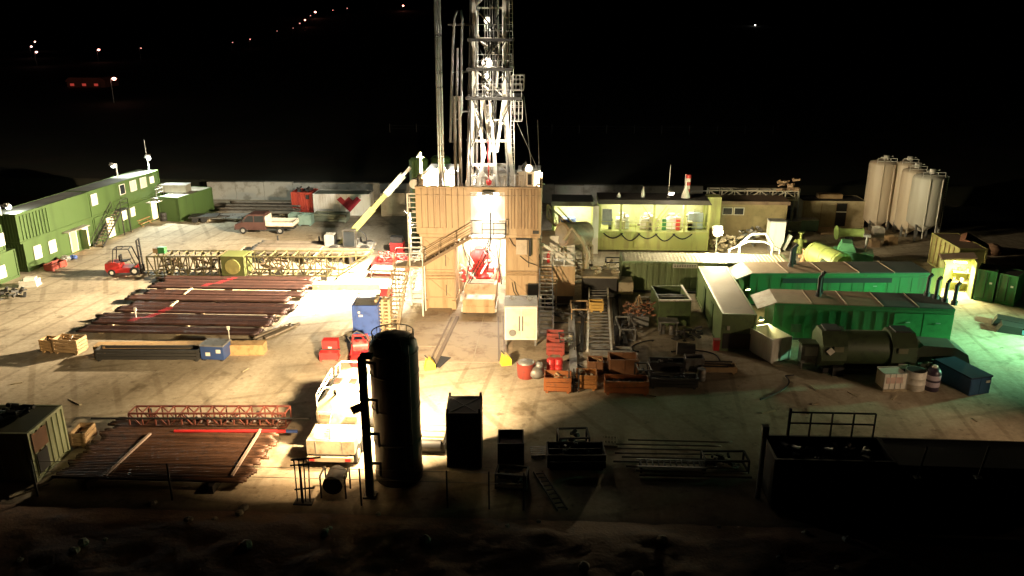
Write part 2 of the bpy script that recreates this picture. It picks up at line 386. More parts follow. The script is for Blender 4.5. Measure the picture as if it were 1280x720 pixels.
fy = [101.05, 101.6, 102.2, 103, 105, 109, 114, 120, 130, 145, 165, 190, 230, 280, 350, 450, 560, 640, 720, 800, 900, 1000, 1150, 1300, 1600, 2200]
fx = [-2200, -1500, -1000, -700, -500, -400, -300, -230, -170, -120, -90]+[-70+i*3.5 for i in range(50)]+[120, 150, 200, 300, 450, 700, 1000, 1600]
fm = MB(); nx = len(fx); fm.add([(x, y, tz(x, y) if y > 101.1 else -.05) for y in fy for x in fx], [(j*nx+i, j*nx+i+1, (j+1)*nx+i+1, (j+1)*nx+i) for j in range(len(fy)-1) for i in range(nx-1)], True)
FIELD = mat('dark_field_soil', (.022, .024, .01), .9, dirt=(.045, .03, .017), scale=.07)
struct('field', fm, FIELD)
bm_ = MB(); bx = [-70+i*.7 for i in range(200)]; by = [20+i*.35 for i in range(36)]
def bz(x, y):
    t = (32.2-y); e = min(1, max(0, t/1.6)); far = min(1, max(0, (y-19.5)/3))
    return -.03+e*far*(.42+.14*hn(x*.5, y*.6)+.12*hn(x*1.3+y*.7, y*1.9)+.07*hn(x*3.1+3, y*3.3)+.04*hn(x*7, y*8))
nb = len(bx); bm_.add([(x, y, bz(x, y)) for y in by for x in bx], [(j*nb+i, j*nb+i+1, (j+1)*nb+i+1, (j+1)*nb+i) for j in range(len(by)-1) for i in range(nb-1)], True)
struct('earth_bank_terrain', bm_, mat('bare_earth', (.11, .06, .032), .95, dirt=(.06, .034, .02), scale=1.4, bump=.8))
# concrete lining slab in front of the rig, slightly proud of the ground
sl = MB(); ox = -8.3
for i in range(3):
    for j in range(4):
        x0 = -10.3+i*2.6; y0 = 50.0+j*2.6; sl.b(x0+.03, y0+.03, .0, x0+2.57, y0+2.57, .02)
struct('concrete_pavement', sl, mat('worn_concrete_slab', (.33, .26, .18), .8, dirt=(.2, .14, .09), scale=.7, bump=.3))

# ================================================================== FAR LAMPS
def march(px, py, up):
    d = ray(px, py); t = 110.0
    while t < 3000:
        p = Vector((0, 0, CAMH))+d*t
        if p.z < tz(p.x, p.y)+up: return p
        t *= 1.004
    return p
def far_lamp(px, py, col, st, r, label, grp=None, up=6.0):
    p = march(px, py, up); base = Vector((p.x, p.y, tz(p.x, p.y)-.1))
    t = thing('street_lamp', label, 'street lamp', base, 0, grp)
    MB().tube((0, 0, 0), (0, 0, up), .12, 6).bar((0, 0, up), (.9, 0, up+.2), .12).build('pole', GREY, t)
    MB().ball((.9, 0, up), r, 10, .7).build('lamp_head', lampmat(col, st), t)
for i, (px, py, k, r) in enumerate([(289, 53, 8, .4), (311, 49, 14, .5), (345, 39, 4, .5), (365, 35, 4, .5), (373.5, 29.5, 14, .55), (387, 19.5, 12, .5), (415, 13, 9, .6), (433, 10.5, 9, .6), (174, 60, 9, .45)]):
    far_lamp(px, py, (1, .38, .3), k*.2, r*.85, 'tiny pinkish lamp far up the dark hillside road', 'pinkish lamps along the hillside road')
far_lamp(380, 25, (1, .3, .22), 9, .8, 'deep red lamp halfway up the climbing hill road')
far_lamp(393, 15, (1, .32, .25), 12, 1.1, 'reddish lamp on the hill road, brightest of the climbing line')
far_lamp(138, 98, (1, .4, .3), 14, .5, 'reddish lamp shining beside the low red lit house')
far_lamp(121, 62, (1, .35, .28), 12, .6, 'lone reddish lamp in the dark above the low red house')
far_lamp(503, 7, (1, .3, .22), 10, 1.2, 'reddish hillside lamp close beside the tall rig pipes')
for (px, py) in ((42, 52), (37, 58), (43, 65)):
    far_lamp(px, py, (1, .5, .42), 10, .5, 'pinkish lamp in the tight trio at the far upper left', 'trio of pinkish lamps far upper left')
def far_house(px, py, w, label):
    p = march(px, py, 2); t = thing('house', label, 'house', (p.x, p.y, tz(p.x, p.y)-.2))
    MB().b(-w/2, -4, 0, w/2, 4, 2.2).build('wall', mat('far_house_wall', (.2, .06, .04), .8), t)
    MB().prism([(-w/2-.4, 2.2), (w/2+.4, 2.2), (w/2-1, 3.4), (-w/2+1, 3.4)], -4.4, 4.4).build('roof', mat('far_house_roof', (.25, .06, .04), .8), t)
    for k in range(3): MB().b(-w/2+1+k*w/3.2, -4.06, .9, -w/2+2.2+k*w/3.2, -3.98, 1.6).build('window', mat('far_red_window', (.3, .05, .04), .5, emit=(1, .1, .07), estr=.35), t)
far_house(116, 101, 12, 'low house lit dull red beneath the reddish lamp, far left')
p = march(947, 31, 1.0); t = thing('car', 'distant car with two white headlights on the dark plain', 'car', (p.x, p.y, tz(p.x, p.y)), PI*.93)
MB().prism([(-2.1, .35), (2.1, .35), (2.15, .9), (1.2, 1.0), (.6, 1.5), (-1.3, 1.5), (-2.1, 1.0)], -.85, .85).build('body', DARK, t)
for sy in (-1, 1): MB().ball((2.15, sy*.65, .75), .5, 10).build('headlight', lampmat((1, .97, .9), 16), t)
for sx in (-1.3, 1.3):
    for sy in (-1, 1): MB().tube((sx, sy*.7, .33), (sx, sy*.9, .33), .33, 12).build('wheel', RUBBER, t)
t = thing('fence', 'faint post fence across the dark field beyond the concrete wall', 'fence', (-30, 150, tz(-30, 150)))
for i in range(15): MB().c(i*5, 0, .7, .1, .1, 1.7).build('post', DARK, t)
for z in (1.2, .7): MB().bar((0, 0, z), (70, 0, z), .02).build('wire', DARK, t)

# ================================================================== BACK WALL
t = thing('concrete_wall', 'long pale cast concrete block wall along the back of the yard', 'wall', (-30, 100.6, 0))
for i in range(17):
    MB().b(-14+i*3.7+.02, -.35, 0, -14+(i+1)*3.7-.02, .3, 2.25+.04*((i*7) % 3)).build('wall_panel', CONC, t)

# ================================================================== OFFICE CABINS
def face_xz(t, W, px, py):
    M = wm(t); inv = M.inverted(); o = inv @ Vector((0, 0, CAMH)); d = inv.to_3x3() @ ray(px, py)
    k = (-W/2-o.y)/d.y; p = o+d*k; return p.x, p.z
B0 = Vector((-47.75, 68.2, 0)); B1 = Vector((-45.5, 88.8, 0)); bd = (B1-B0).normalized(); bn = Vector((bd.y, -bd.x, 0))
def cabin(label, a, b, z, H, m=OFFG, roof=None, ribs=(0, 1, 1, 1), W=2.6, off=0.0):
    A = B0+bd*a+bn*off; E = B0+bd*b+bn*off; c, rz, L = front(A, E, W)
    return container('office_cabin', label, 'office cabin', c, rz, L, W, H, m, roof, ribs, z=z)
ROOFC = mat('office_roof_felt', (.16, .16, .14), .8, dirt=(.1, .1, .09), scale=.5)
cA0 = cabin('lower green cabin nearest the camera in the office row, base on the yard', -9.5, -1.0, 0, 2.6, ribs=(0, 1, 1, 1), off=.2)
cA1 = cabin('upper green cabin nearest the camera, lower roofed than its neighbour', -9.5, -1.9, 2.6, 2.45, roof=ROOFC, off=.1)
cB0 = cabin('ground level green cabin with two lit windows and an open lit door', .3, 10.2, 0, 2.7)
cB1 = cabin('upper green cabin with ribbed near end and one shuttered window', 0, 10.2, 2.7, 2.75, roof=ROOFC)
cC0 = cabin('ground level green cabin behind the outdoor stairs with two lit windows', 10.35, 22.8, 0, 2.7)
cC1 = cabin('upper green cabin at the far end with four windows in a row', 10.35, 22.8, 2.7, 2.75, roof=ROOFC, off=-.15)
for (c, W, px, py, w, h, k) in ((cB0, 2.6, 47, 315, .95, 1.25, 'lit'), (cB0, 2.6, 65.5, 308, .95, 1.2, 'lit'), (cC0, 2.6, 155, 269, .85, 1.05, 'lit'), (cC0, 2.6, 165.5, 263.5, .8, 1.0, 'lit'),
                          (cB1, 2.6, 117.5, 249.5, .9, 1.15, 'shut'), (cC1, 2.6, 152.5, 236.5, .95, 1.1, 'dark'), (cC1, 2.6, 166, 231, 1.1, 1.15, 'shut'), (cC1, 2.6, 178.5, 226, 1.15, 1.15, 'shut'), (cC1, 2.6, 188.5, 218, .8, .8, 'lit'), (cA1, 2.6, 0, 300, .9, 1.1, 'shut'), (cA0, 2.6, 2, 340, .9, 1.1, 'shut')):
    x, z = face_xz(c, W, px, py); plate_w(c, x, min(max(z, .9), 1.9), w, h, -W/2, k)
DOORL = mat('lit_doorway', (.6, .3, .12), .5, emit=(1.0, .62, .25), estr=.9)
ribsB = MB()
for i in range(9): ribsB.b(-4.6+i*.42, -1.3-.02, .25, -4.6+i*.42+.16, -1.3+.03, 2.5)
ribsB.build('ribbed_panel', OFFG, cB1)
for (c, px, w, m) in ((cB0, 92, .85, DOORL), (cB0, 108, .7, LITW), (cC0, 141, 1.0, LITW)):
    x, z = face_xz(c, 2.6, px, 300)
    f = MB().b(x-w/2-.08, -1.35, .15, x-w/2, -1.28, 2.25).b(x+w/2, -1.35, .15, x+w/2+.08, -1.28, 2.25).b(x-w/2, -1.35, 2.17, x+w/2, -1.28, 2.25).build('door_frame', WHITE, c)
    MB().b(x-w/2, -1.33, .15, x+w/2, -1.295, 2.17).build('door', m, f)
x, z = face_xz(cB0, 2.6, 101, 300); MB().b(x-.02, -2.1, .15, x+.03, -1.32, 2.15).build('door', OFFG, cB0)
x, z = face_xz(cB0, 2.6, 92, 290); MB().prism([(x-1.6, 2.35), (x+1.6, 2.35), (x+1.6, 2.42), (x-1.6, 2.42)], -2.0, -1.3).build('canopy', ROOFP, cB0)
x, z = face_xz(cC0, 2.6, 190, 250); MB().prism([(x-1.2, 2.3), (x+1.2, 2.3), (x+1.2, 2.38), (x-1.2, 2.38)], -2.5, -1.3).build('canopy', WHITE, cC0)
MB().b(x-.3, -1.34, .15, x+.7, -1.29, 2.2).build('door', LITW, cC0)
r = MB(); r.b(3.7, -2.3, -.1, 5.15, -1.32, -.02); r.rail([(3.7, -2.28, 0), (5.12, -2.28, 0), (5.12, -1.35, 0)], 1.0); r.build('balcony', GALV, cC1)
def flat_pt(px, py, z): return G(px, py, z)
s1 = stair('outdoor_stairs', 'dark metal outdoor stairs climbing along the green office cabins', G(121, 309)+Vector((.2, 0, 0)), G(146, 263.5, 2.7), .95, 12, DARK, tread=mat('stair_tread_steel', (.33, .26, .17), .6))
e = G(146, 263.5, 2.7); t = thing('stair_landing', 'dark landing at the head of the outdoor office stairs', 'landing', (e.x, e.y, 0))
MB().b(-.9, 0, 2.62, .5, 1.6, 2.7).build('platform', DARK, t); MB().rail([(.48, 0, 2.7), (.48, 1.58, 2.7), (-.7, 1.58, 2.7)]).build('handrail', DARK, t)
for y in (.1, 1.5): MB().c(.4, y, 1.31, .1, .1, 2.62).build('leg', DARK, t)
# roof lamps of the office row
def roof_lamp(label, foot, head, aim, power, col, st, sz, whip=None):
    foot, head = Vector(foot), Vector(head); t = flood('floodlight', label, head, aim, power, col, sz, st, lit=True, ball=.25)
    q = MB(); q.tube(foot, (foot.x, foot.y, head.z+.1), .09, 8); q.bar((foot.x, foot.y, head.z+.1), head, .07); q.build('pole', GALV, t, True)
    if whip: MB().tube(foot, Vector(foot)+Vector((-.1, 0, whip)), .03, 6).build('aerial', GALV, t, True)
def on_roof(a, o, z): return B0+bd*a+bn*o+Vector((0, 0, z))
f_ = on_roof(-.2, -1.2, 5.4); roof_lamp('white lamp on the roof of the nearest upper office cabin', f_, f_+Vector((.55, .2, .85)), f_+Vector((.9, 2.2, -1)), 260, (.93, 1, .85), 40, .5, 3.0)
f_ = on_roof(17.8, -1.9, 5.4); roof_lamp('arm lamp on the office roof, second from the far end', f_, f_+Vector((-.35, -.2, 1.5)), f_+Vector((.3, 3, -1)), 300, (.93, 1, .85), 40, .45)
f_ = on_roof(22.2, -.9, 5.4); roof_lamp('brightest roof lamp at the far end of the office row, beside an aerial', f_, f_+Vector((.1, -.1, 1.7)), f_+Vector((4, -3, -3.4)), 2600, (.9, 1, .88), 70, .6, 3.6)
# side hut
c, rz, L = front(G(226, 277.5), G(268, 262.5), 2.7)
hut = container('site_hut', 'olive green single storey hut at the end of the office row', 'hut', c, rz, L, 2.7, 2.8, OFFG, ROOFP, (0, 0, 0, 0))
p = G(222, 240, 2.8)
t = thing('rooftop_unit', 'grey boxy air handler lying on the olive hut roof', 'air conditioner', (p.x-.2, p.y-.3, 2.83))
MB().b(-1.7, -.7, .1, 1.7, .7, .95).build('housing', mat('dusty_grey_sheet', (.2, .19, .15), .6), t); MB().b(-1.75, -.75, .95, 1.75, .75, 1.0).build('lid', GREY, t)
for sx in (-1.4, 1.4): MB().c(sx, 0, .05, .15, 1.3, .1).build('runner', DARK, t)

# clutter by the cabins
crate('crate', 'red low bin standing by the lit cabin windows', G(70, 336), rz, 1.8, .9, .65, DRED, cat='bin')
for (px, py, s, m, lb) in ((84, 327, .75, GREY, 'heap of grey bags by the cabin door, nearest the red bin'), (93, 324, .6, BLUE, 'small blue tinted bag heap beside the grey bags')):
    q = MB(); p = G(px, py)
    for i in range(7): q.ball((random.uniform(-.6, .6)*s, random.uniform(-.5, .5)*s, .25*s+random.uniform(0, .3)*s), .42*s, 8, .7)
    solo('rubbish_bag', lb, 'bag', q, m, p)
q = MB(); q.b(-.7, -.5, .1, .7, .5, .55).b(-.75, -.55, 0, .75, .55, .1).c(.1, 0, .65, .9, .7, .2, .1); solo('packed_pallet', 'white wrapped load on a pallet at the foot of the nearest cabin', 'pallet', q, PLASW, G(38, 357), .2)
q = MB(); junk(q, 1.6, .8, 0, .5, 24, 1.6); solo('scrap_heap', 'low dark scrap heap in front of the nearest office cabin', 'scrap heap', q, DARK, G(12, 371), .3)
t = thing('picnic_bench', 'yellow lit wooden bench table against the far cabin', 'bench', G(178, 281), bd.angle(Vector((1, 0, 0))))
MB().b(-1.1, -.4, .7, 1.1, .4, .76).build('table_top', WOOD, t)
for sy in (-.75, .75): MB().b(-1.1, sy-.14, .42, 1.1, sy+.14, .47).build('seat', WOOD, t)
for sx in (-.8, .8): MB().bar((sx, -.7, 0), (sx, .2, .7), .08).bar((sx, .7, 0), (sx, -.2, .7), .08).bar((sx, -.8, .4), (sx, .8, .4), .07).build('leg', WOOD, t)
drum('drum', 'black round bin by the bench at the far cabin', G(158, 286), BLACK, .45, 1.0)
drum('drum', 'dark barrel under the awning at the end of the cabins', G(205, 276), DARK, .4, .95)
for i, (px, py) in enumerate(((210, 276), (201, 279))): pass
# low loader trailer by the hut
c, rz2, L = front(G(236, 279), G(272, 278), 1.8)
t = thing('flat_trailer', 'low dark flat trailer parked by the olive hut', 'trailer', c, rz2)
MB().b(-L/2, -.9, .55, L/2, .9, .68).build('deck', DARK, t); MB().bar((L/2, -.3, .55), (L/2+1.2, 0, .5), .1).bar((L/2, .3, .55), (L/2+1.2, 0, .5), .1).build('drawbar', DARK, t)
for sx in (-.9, .1):
    for sy in (-1, 1): MB().tube((sx, sy*.62, .36), (sx, sy*.85, .36), .36, 14).build('wheel', RUBBER, t)

# ================================================================== BACK YARD
def pipe_proto(L, r, m, n=10):
    q = MB(); M = Matrix.Rotation(PI/2, 4, 'Y')
    q.lathe([(r*.7, -L/2), (r*1.12, -L/2), (r*1.12, -L/2+.35), (r*.92, -L/2+.45), (r*.92, L/2-.5), (r*1.12, L/2-.4), (r*1.12, L/2), (r*.7, L/2)], n, M)
    return q.build('pipe', m)
def pipes(proto, poss, label, grp, first=True, rz=0, cat='pipe'):
    for i, p in enumerate(poss):
        o = proto if i == 0 else dup(proto, p)
        tag(o, label, cat, grp); o.location = p; o.rotation_euler = (random.uniform(0, 6), 0, rz+random.uniform(-.003, .003))
A = G(262, 272); E = G(364, 272)
pp = pipe_proto(9.2, .15, PIPEG)
pipes(pp, [((A.x+E.x)/2+.4+random.uniform(-.3, .3), 91.2+.36*i, .45+(.28 if i % 5 == 2 else 0)) for i in range(14)], 'grey pipe stacked by the back wall beside the red container', 'grey pipes by the back wall')
ps = pipe_proto(5.2, .12, PIPES)
pipes(ps, [(-37.6+.6*(i//5)+random.uniform(-.1, .1), 88.6+.26*(i % 5)+1.5*(i//5), .35) for i in range(10)], 'bright steel pipe behind the flatbed truck', 'bright steel pipes behind the truck')
for (x, y0, lb) in ((-37.3, 91, 'timber sleeper under the grey back pipes, hut end'), (-31.6, 91, 'timber sleeper under the grey back pipes, container end')):
    solo('timber_sleeper', lb, 'sleeper', MB().b(-.15, 0, 0, .15, 5.4, .28), WOODP, (x, y0-.2, 0))
for (x, lb) in ((-39.2, 'timber sleeper under the bright pipes, end nearer the office'), (-36.0, 'timber sleeper under the bright pipes, end nearer the rig')):
    solo('timber_sleeper', lb, 'sleeper', MB().b(-.12, 0, 0, .12, 3.0, .22), WOODP, (x, 88.3, 0))
# white container with red emblem, red open container, beige twin-door cabin
c, rz, L = front(G(393, 269), G(463, 269.5), 2.5)
wc = container('shipping_container', 'white ribbed container with a big red zigzag heart emblem', 'container', c, rz, L, 2.5, 2.55, WHITE, mat('grey_green_roof', (.2, .22, .16), .7))
em = [face_xz(wc, 2.5, 240+X/4, 160+Y/4) for X, Y in ((723, 358), (744, 343), (764, 362), (784, 344), (804, 362), (824, 343), (846, 360), (791, 420))]
MB().prism(em, -1.275, -1.25).build('emblem', mat('emblem_red', (.38, .02, .035), .5), wc)
c, rz, L = front(G(365.5, 265), G(391, 265.5), 2.5)
rcn = container('shipping_container', 'short red container with an open cluttered top beside the white one', 'container', c, rz, L, 2.5, 2.4, mat('red_container_paint', (.5, .07, .04), .5, dirt=(.36, .05, .04), scale=1.5, streak=True), None)
q = MB(); junk(q, L/2-.2, 1.0, 2.35, 2.6, 14, 2.0); q.build('roof_clutter', DARK, rcn)
MB().b(L/2-.75, -1.27, 1.6, L/2-.3, -1.25, 2.1).build('sign_plate', DARK, rcn)
c, rz, L = front(G(477, 270.5), G(507, 270), 2.5)
bc = container('store_cabin', 'beige store cabin with two tall doors near the rig tanks', 'store cabin', c, rz, L, 2.5, 2.75, mat('beige_sheet', (.5, .47, .38), .6, dirt=(.4, .36, .28)), ROOFP, (0, 1, 1, 1))
for sx in (-1, 1): MB().b(min(sx*.04, sx*(L/2-.15)), -1.28, .2, max(sx*.04, sx*(L/2-.15)), -1.24, 2.55).build('door', mat('beige_sheet', (0, 0, 0)), bc)
for (px, py, w, lb) in ((371, 280, 1.5, 'grey green waste bin behind the flatbed truck, nearer the red container'), (383, 281, 1.5, 'teal waste bin standing by the long low basket')):
    crate('waste_bin', lb, G(px, py), 0, w, 1.2, 1.25, TEAL, cat='bin')
c, rz, L = front(G(391, 278), G(433, 279), 1.6)
crate('long_basket', 'long low green slatted basket in front of the white emblem container', c, rz, L, 1.6, 1.0, mat('faded_green_grey', (.2, .22, .15), .7), cat='basket', slats=3)

# flatbed truck ------------------------------------------------------------
T0 = (G(305, 292)+G(348, 293))/2
t = thing('flatbed_truck', 'dark red crew cab pickup truck with a pale flat load bed', 'truck', (T0.x, T0.y+.9, 0), PI)
CABP = mat('truck_red_brown', (.085, .042, .038), .35, scale=2)
cabprof = [(-.55, .45), (2.75, .45), (2.85, .62), (2.8, 1.0), (2.2, 1.22), (1.35, 2.08), (1.1, 2.16), (-.45, 2.16), (-.55, 2.0)]
MB().prism(cabprof, -.92, .92).build('cab', CABP, t)
for sy in (-1, 1):
    y0, y1 = min(sy*.915, sy*.93), max(sy*.915, sy*.93)
    MB().prism([(.72, 1.3), (1.95, 1.3), (1.28, 1.98), (.72, 1.98)], y0, y1).build('side_window', GLASS, t)
    MB().prism([(-.4, 1.3), (.62, 1.3), (.62, 1.98), (-.4, 1.98)], y0, y1).build('side_window', GLASS, t)
    MB().b(2.79, min(sy*.45, sy*.85), .75, 2.86, max(sy*.45, sy*.85), .98).build('headlight', PLASW, t)
    MB().b(1.7, min(sy*.93, sy*1.12), 1.3, 1.85, max(sy*.93, sy*1.12), 1.6).build('wing_mirror', DARK, t)
MB().add([(2.17, -.8, 1.26), (2.17, .8, 1.26), (1.4, .74, 2.06), (1.4, -.74, 2.06), (2.12, -.8, 1.22), (2.12, .8, 1.22), (1.3, .74, 2.0), (1.3, -.74, 2.0)], [(0, 1, 2, 3), (7, 6, 5, 4), (0, 4, 5, 1), (1, 5, 6, 2), (2, 6, 7, 3), (3, 7, 4, 0)]).build('windscreen', GLASS, t)
MB().b(-3.5, -.4, .45, -.5, .4, .62).build('chassis', DARK, t)
bed = MB().b(-3.6, -1.0, .85, -.65, 1.0, .95).build('load_bed', WOODP, t)
for bxx in ((-3.6, -1.03, .95, -.65, -1.0, 1.35), (-3.6, 1.0, .95, -.65, 1.03, 1.35), (-3.63, -1.03, .95, -3.6, 1.03, 1.35), (-.65, -1.0, .95, -.6, 1.0, 1.95)): MB().b(*bxx).build('side_board', PLASW, bed)
for x in (1.95, -2.1):
    for sy in (-1, 1):
        w = MB().tube((x, sy*.7, .37), (x, sy*.95, .37), .37, 18).build('wheel', RUBBER, t)
        MB().tube((x, sy*.94, .37), (x, sy*.965, .37), .2, 12).build('rim', GALV, w)
MB().b(2.8, -.9, .4, 2.92, .9, .6).build('bumper', DARK, t)

# forklift ------------------------------------------------------------------
T0 = G(162, 343)
t = thing('forklift', 'red forklift truck with black mast and empty forks facing the rig', 'forklift', (T0.x-.2, T0.y+.2, 0), .18)
MB().prism([(-1.6, .3), (-1.75, .6), (-1.7, 1.15), (-1.2, 1.25), (-.5, 1.2), (-.4, .75), (.5, .7), (1.0, .9), (1.05, .35), (.9, .25)], -.62, .62).build('body', RED, t)
MB().b(-.45, -.3, 1.2, .1, .3, 1.3).b(-.55, -.3, 1.3, -.42, .3, 1.8).build('seat', BLACK, t)
q = MB()
for sy in (-1, 1):
    q.bar((-1.05, sy*.52, 1.2), (-.85, sy*.5, 2.45), .08); q.bar((.95, sy*.52, .9), (.45, sy*.5, 2.45), .08); q.bar((-.85, sy*.5, 2.45), (.45, sy*.5, 2.45), .08)
for x in (-.85, -.2, .45): q.bar((x, -.5, 2.45), (x, .5, 2.45), .07)
q.build('overhead_guard', DARK, t)
q = MB()
for sy in (-1, 1): q.bar((1.25, sy*.35, .1), (1.2, sy*.35, 3.2), .12, .16)
for z in (.5, 1.6, 2.6, 3.2): q.bar((1.23, -.35, z), (1.23, .35, z), .08)
q.build('lift_mast', BLACK, t)
for sy in (-.28, .28): MB().b(1.35, sy-.06, .12, 2.5, sy+.06, .17).b(1.33, sy-.06, .12, 1.4, sy+.06, .8).build('fork', DARK, t)
for x, r in ((.75, .4), (-1.2, .32)):
    for sy in (-1, 1):
        w = MB().tube((x, sy*.45, r), (x, sy*.68, r), r, 18).build('wheel', RUBBER, t); MB().tube((x, sy*.67, r), (x, sy*.69, r), r*.5, 12).build('rim', PLASW, w)
MB().tube((.5, 0, .9), (.25, 0, 1.35), .03, 6).lathe([(.17, 1.35), (.19, 1.37), (.17, 1.39)], 14, Matrix.Translation((.25, 0, 0))).build('steering_wheel', BLACK, t)

# telehandler ----------------------------------------------------------------
YB = 75.6; a = PY(408, 326, YB); e = PY(513, 209, YB)
t = thing('telehandler', 'telescopic handler with its long pale boom raised towards the rig', 'telehandler', (a.x+2.6, YB, 0))
BOOM = mat('boom_yellow_green', (.26, .27, .09), .5, dirt=(.2, .19, .08), scale=1)
def seg(f0, f1, w): return MB().bar(a.lerp(e, f0), a.lerp(e, f1), w*.8, w)
s0 = seg(0, .57, .62); s0.build('boom', BOOM, t, True)
seg(.56, .8, .46).build('boom', BOOM, t, True); seg(.72, .92, .66).build('boom_head', mat('boom_head_pale', (.38, .38, .28), .5), t, True); seg(.91, 1.0, .28).build('boom', WHITE, t, True)
q = MB(); d = (e-a).normalized(); nn = Vector((-d.z, 0, d.x))
for f in (.08, .2, .31, .42, .53): q.tube(a.lerp(e, f)+Vector((0, -.27, 0)), a.lerp(e, f)+Vector((0, -.26, 0))-nn*.0+Vector((0, -.01, 0)), .06, 8)
q.build('boom_pin', DARK, t, True)
MB().b(-2.4, -.8, .55, 2.2, .8, 1.15).b(-2.5, -.55, 1.15, -1.6, .55, 2.1).build('chassis', mat('telehandler_grey', (.2, .2, .19), .5), t)
q = MB()
for x in (-.5, .7):
    for y in (-1.05, -.35): q.bar((x, y, 1.1), (x*.9, y, 2.7), .09)
for z in (2.7, 1.1): q.bar((-.5, -1.05, z), (.7, -1.05, z), .08); q.bar((-.5, -.35, z), (.7, -.35, z), .08)
q.b(-.55, -1.1, 2.68, .72, -.3, 2.76); cf = q.build('cab', DARK, t); MB().b(-.45, -1.08, 1.2, .6, -1.05, 2.6).build('pane', GLASS, cf)
for x in (-1.5, 1.5):
    for sy in (-1, 1):
        w = MB().tube((x, sy*.75, .62), (x, sy*1.2, .62), .62, 20).build('wheel', RUBBER, t); MB().tube((x, sy*1.19, .62), (x, sy*1.22, .62), .32, 12).build('rim', BOOM, w)
p = G(447, 318)
t = thing('hose_reel', 'round dark hose reel on a frame behind the lattice rack end', 'hose reel', (p.x, p.y, 0))
q = MB()
for k in range(7):
    R0 = 1.1-.0*k; pts = [(math.cos(2*PI*i/20)*(R0-.03*k), -.35+.11*k, 1.5+math.sin(2*PI*i/20)*(R0-.03*k)) for i in range(21)]; q.path(pts, .06, 6)
q.build('coiled_hose', RUBBER, t); q = MB()
for y in (-.5, .5): q.bar((-.9, y, 0), (0, y, 1.5), .09); q.bar((.9, y, 0), (0, y, 1.5), .09); q.bar((-1, y, .06), (1, y, .06), .1)
q.tube((0, -.55, 1.5), (0, .55, 1.5), .1); q.build('frame', GALV, t)
# grey racked pipes behind the lattice girder
q = MB()
for x in (-27.2, -23.0, -18.8): q.b(x-.12, 72.2, .0, x+.12, 77.0, .85); q.b(x-.08, 76.9, .85, x+.08, 77.0, 1.5)
t = thing('pipe_rack', 'low dark rack carrying grey brown pipes behind the lattice girder', 'rack', (-23, 74.6, 0))
for x in (-27.2, -23.0, -18.8): MB().b(x-.12, 72.2, .0, x+.12, 77.0, .85).b(x-.08, 76.9, .85, x+.08, 77.0, 1.5).build('support', DARK, t, True)
pp = pipe_proto(11.4, .1, PIPEG)
pipes(pp, [(-23.0+random.uniform(-.25, .25), 72.5+.225*i, .96) for i in range(20)], 'grey brown pipe lying on the rack behind the lattice girder', 'pipes on the rack behind the lattice girder')
for (px, lb) in ((300, 'pale batten laid across the grey racked pipes, office end'), (398, 'pale batten laid across the grey racked pipes, boom end')):
    a1, b1 = G(px-6, 321, 1.1), G(px+6, 308, 1.1); solo('batten', lb, 'batten', MB().bar((0, 0, .03), b1-a1+Vector((0, 0, .03)), .16, .06), WOODP, a1)
# lattice girder (lying mast section)
A = G(187, 350.5); E = G(441, 351)
t = thing('lattice_girder', 'long olive yellow lattice girder on dark trestles behind the pipe rows', 'girder', ((A.x+E.x)/2, A.y+1, 0))
GIRD = mat('girder_olive_yellow', (.1, .085, .036), .55, dirt=(.055, .042, .022), scale=1.2)
def lx(px): return A.lerp(E, (px-187)/(441-187))
U = Vector((0, 0, .45)); SD = (0, 1, 0)
MB().truss(lx(187)+U, lx(276)+U, 1.75, 9, .13, SD, 1.9).build('lattice', GIRD, t, True)
MB().truss(lx(311)+U, lx(424)+U, 1.75, 8, .13, SD, 1.9).build('lattice', GIRD, t, True)
q = MB()
for y in (0, 1.9):
    o = Vector((0, y, 0)); q.bar(lx(424)+U+o+Vector((0, 0, 1.75)), lx(462)+Vector((0, 0, 2.3))+o, .12); q.bar(lx(424)+U+o, lx(462)+Vector((0, 0, 2.2))+o, .12); q.bar(lx(440)+U+o+Vector((0, 0, .7)), lx(440)+Vector((0, 0, 2.3))+o, .08)
q.build('tapered_tip', GIRD, t, True)
pa, pb = lx(279), lx(308); q = MB(); q.b(pa.x, pa.y-.06, .45, pb.x, pa.y+1.9, 2.25); q.build('bracket_box', OLIVE, t, True)
cx = (pa.x+pb.x)/2; q = MB(); q.lathe([(.68, 0), (.68, .05)], 20, Matrix.Translation((cx, pa.y-.07, 1.3)) @ Matrix.Rotation(PI/2, 4, 'X')); q.build('round_cover', mat('round_cover_olive', (.3, .29, .09), .6), t, True)
q = MB(); 
for k in range(46):
    if k == 30: q.build('stowed_gear', mat('stowed_gear_brown', (.14, .1, .06), .6, dirt=(.06, .045, .03), scale=4), t, True); q = MB()
    p = lx(random.uniform(195, 270)) if k < 30 else lx(random.uniform(320, 410)); z = random.uniform(.7, 1.8); y = random.uniform(.3, 1.6)
    q.bar(p+Vector((0, y, z)), p+Vector((random.uniform(-1.3, 1.3), y+random.uniform(-.3, .3), z+random.uniform(-.35, .35))), random.uniform(.06, .22))
q.build('stowed_gear', MATS['stowed_gear_brown'], t, True)
for px in (202, 268, 340, 405):
    for y in (.15, 1.75): p = lx(px); MB().c(p.x, p.y+y, .22, .5, .4, .45).build('trestle', DARK, t, True)
p = PY(203, 315, A.y+.8); q = MB(); q.b(-.3, -.25, 0, .3, .25, .55); solo('green_box', 'small green box sitting on top of the lattice girder end', 'box', q, RIGG, (p.x, A.y+.8, 2.33))
p = PY(196, 318, A.y+.8); solo('lamp_box', 'small tan box on the lattice girder end next to a green one', 'box', MB().b(-.22, -.2, 0, .22, .2, .45), TAN, (p.x, A.y+.8, 2.33))
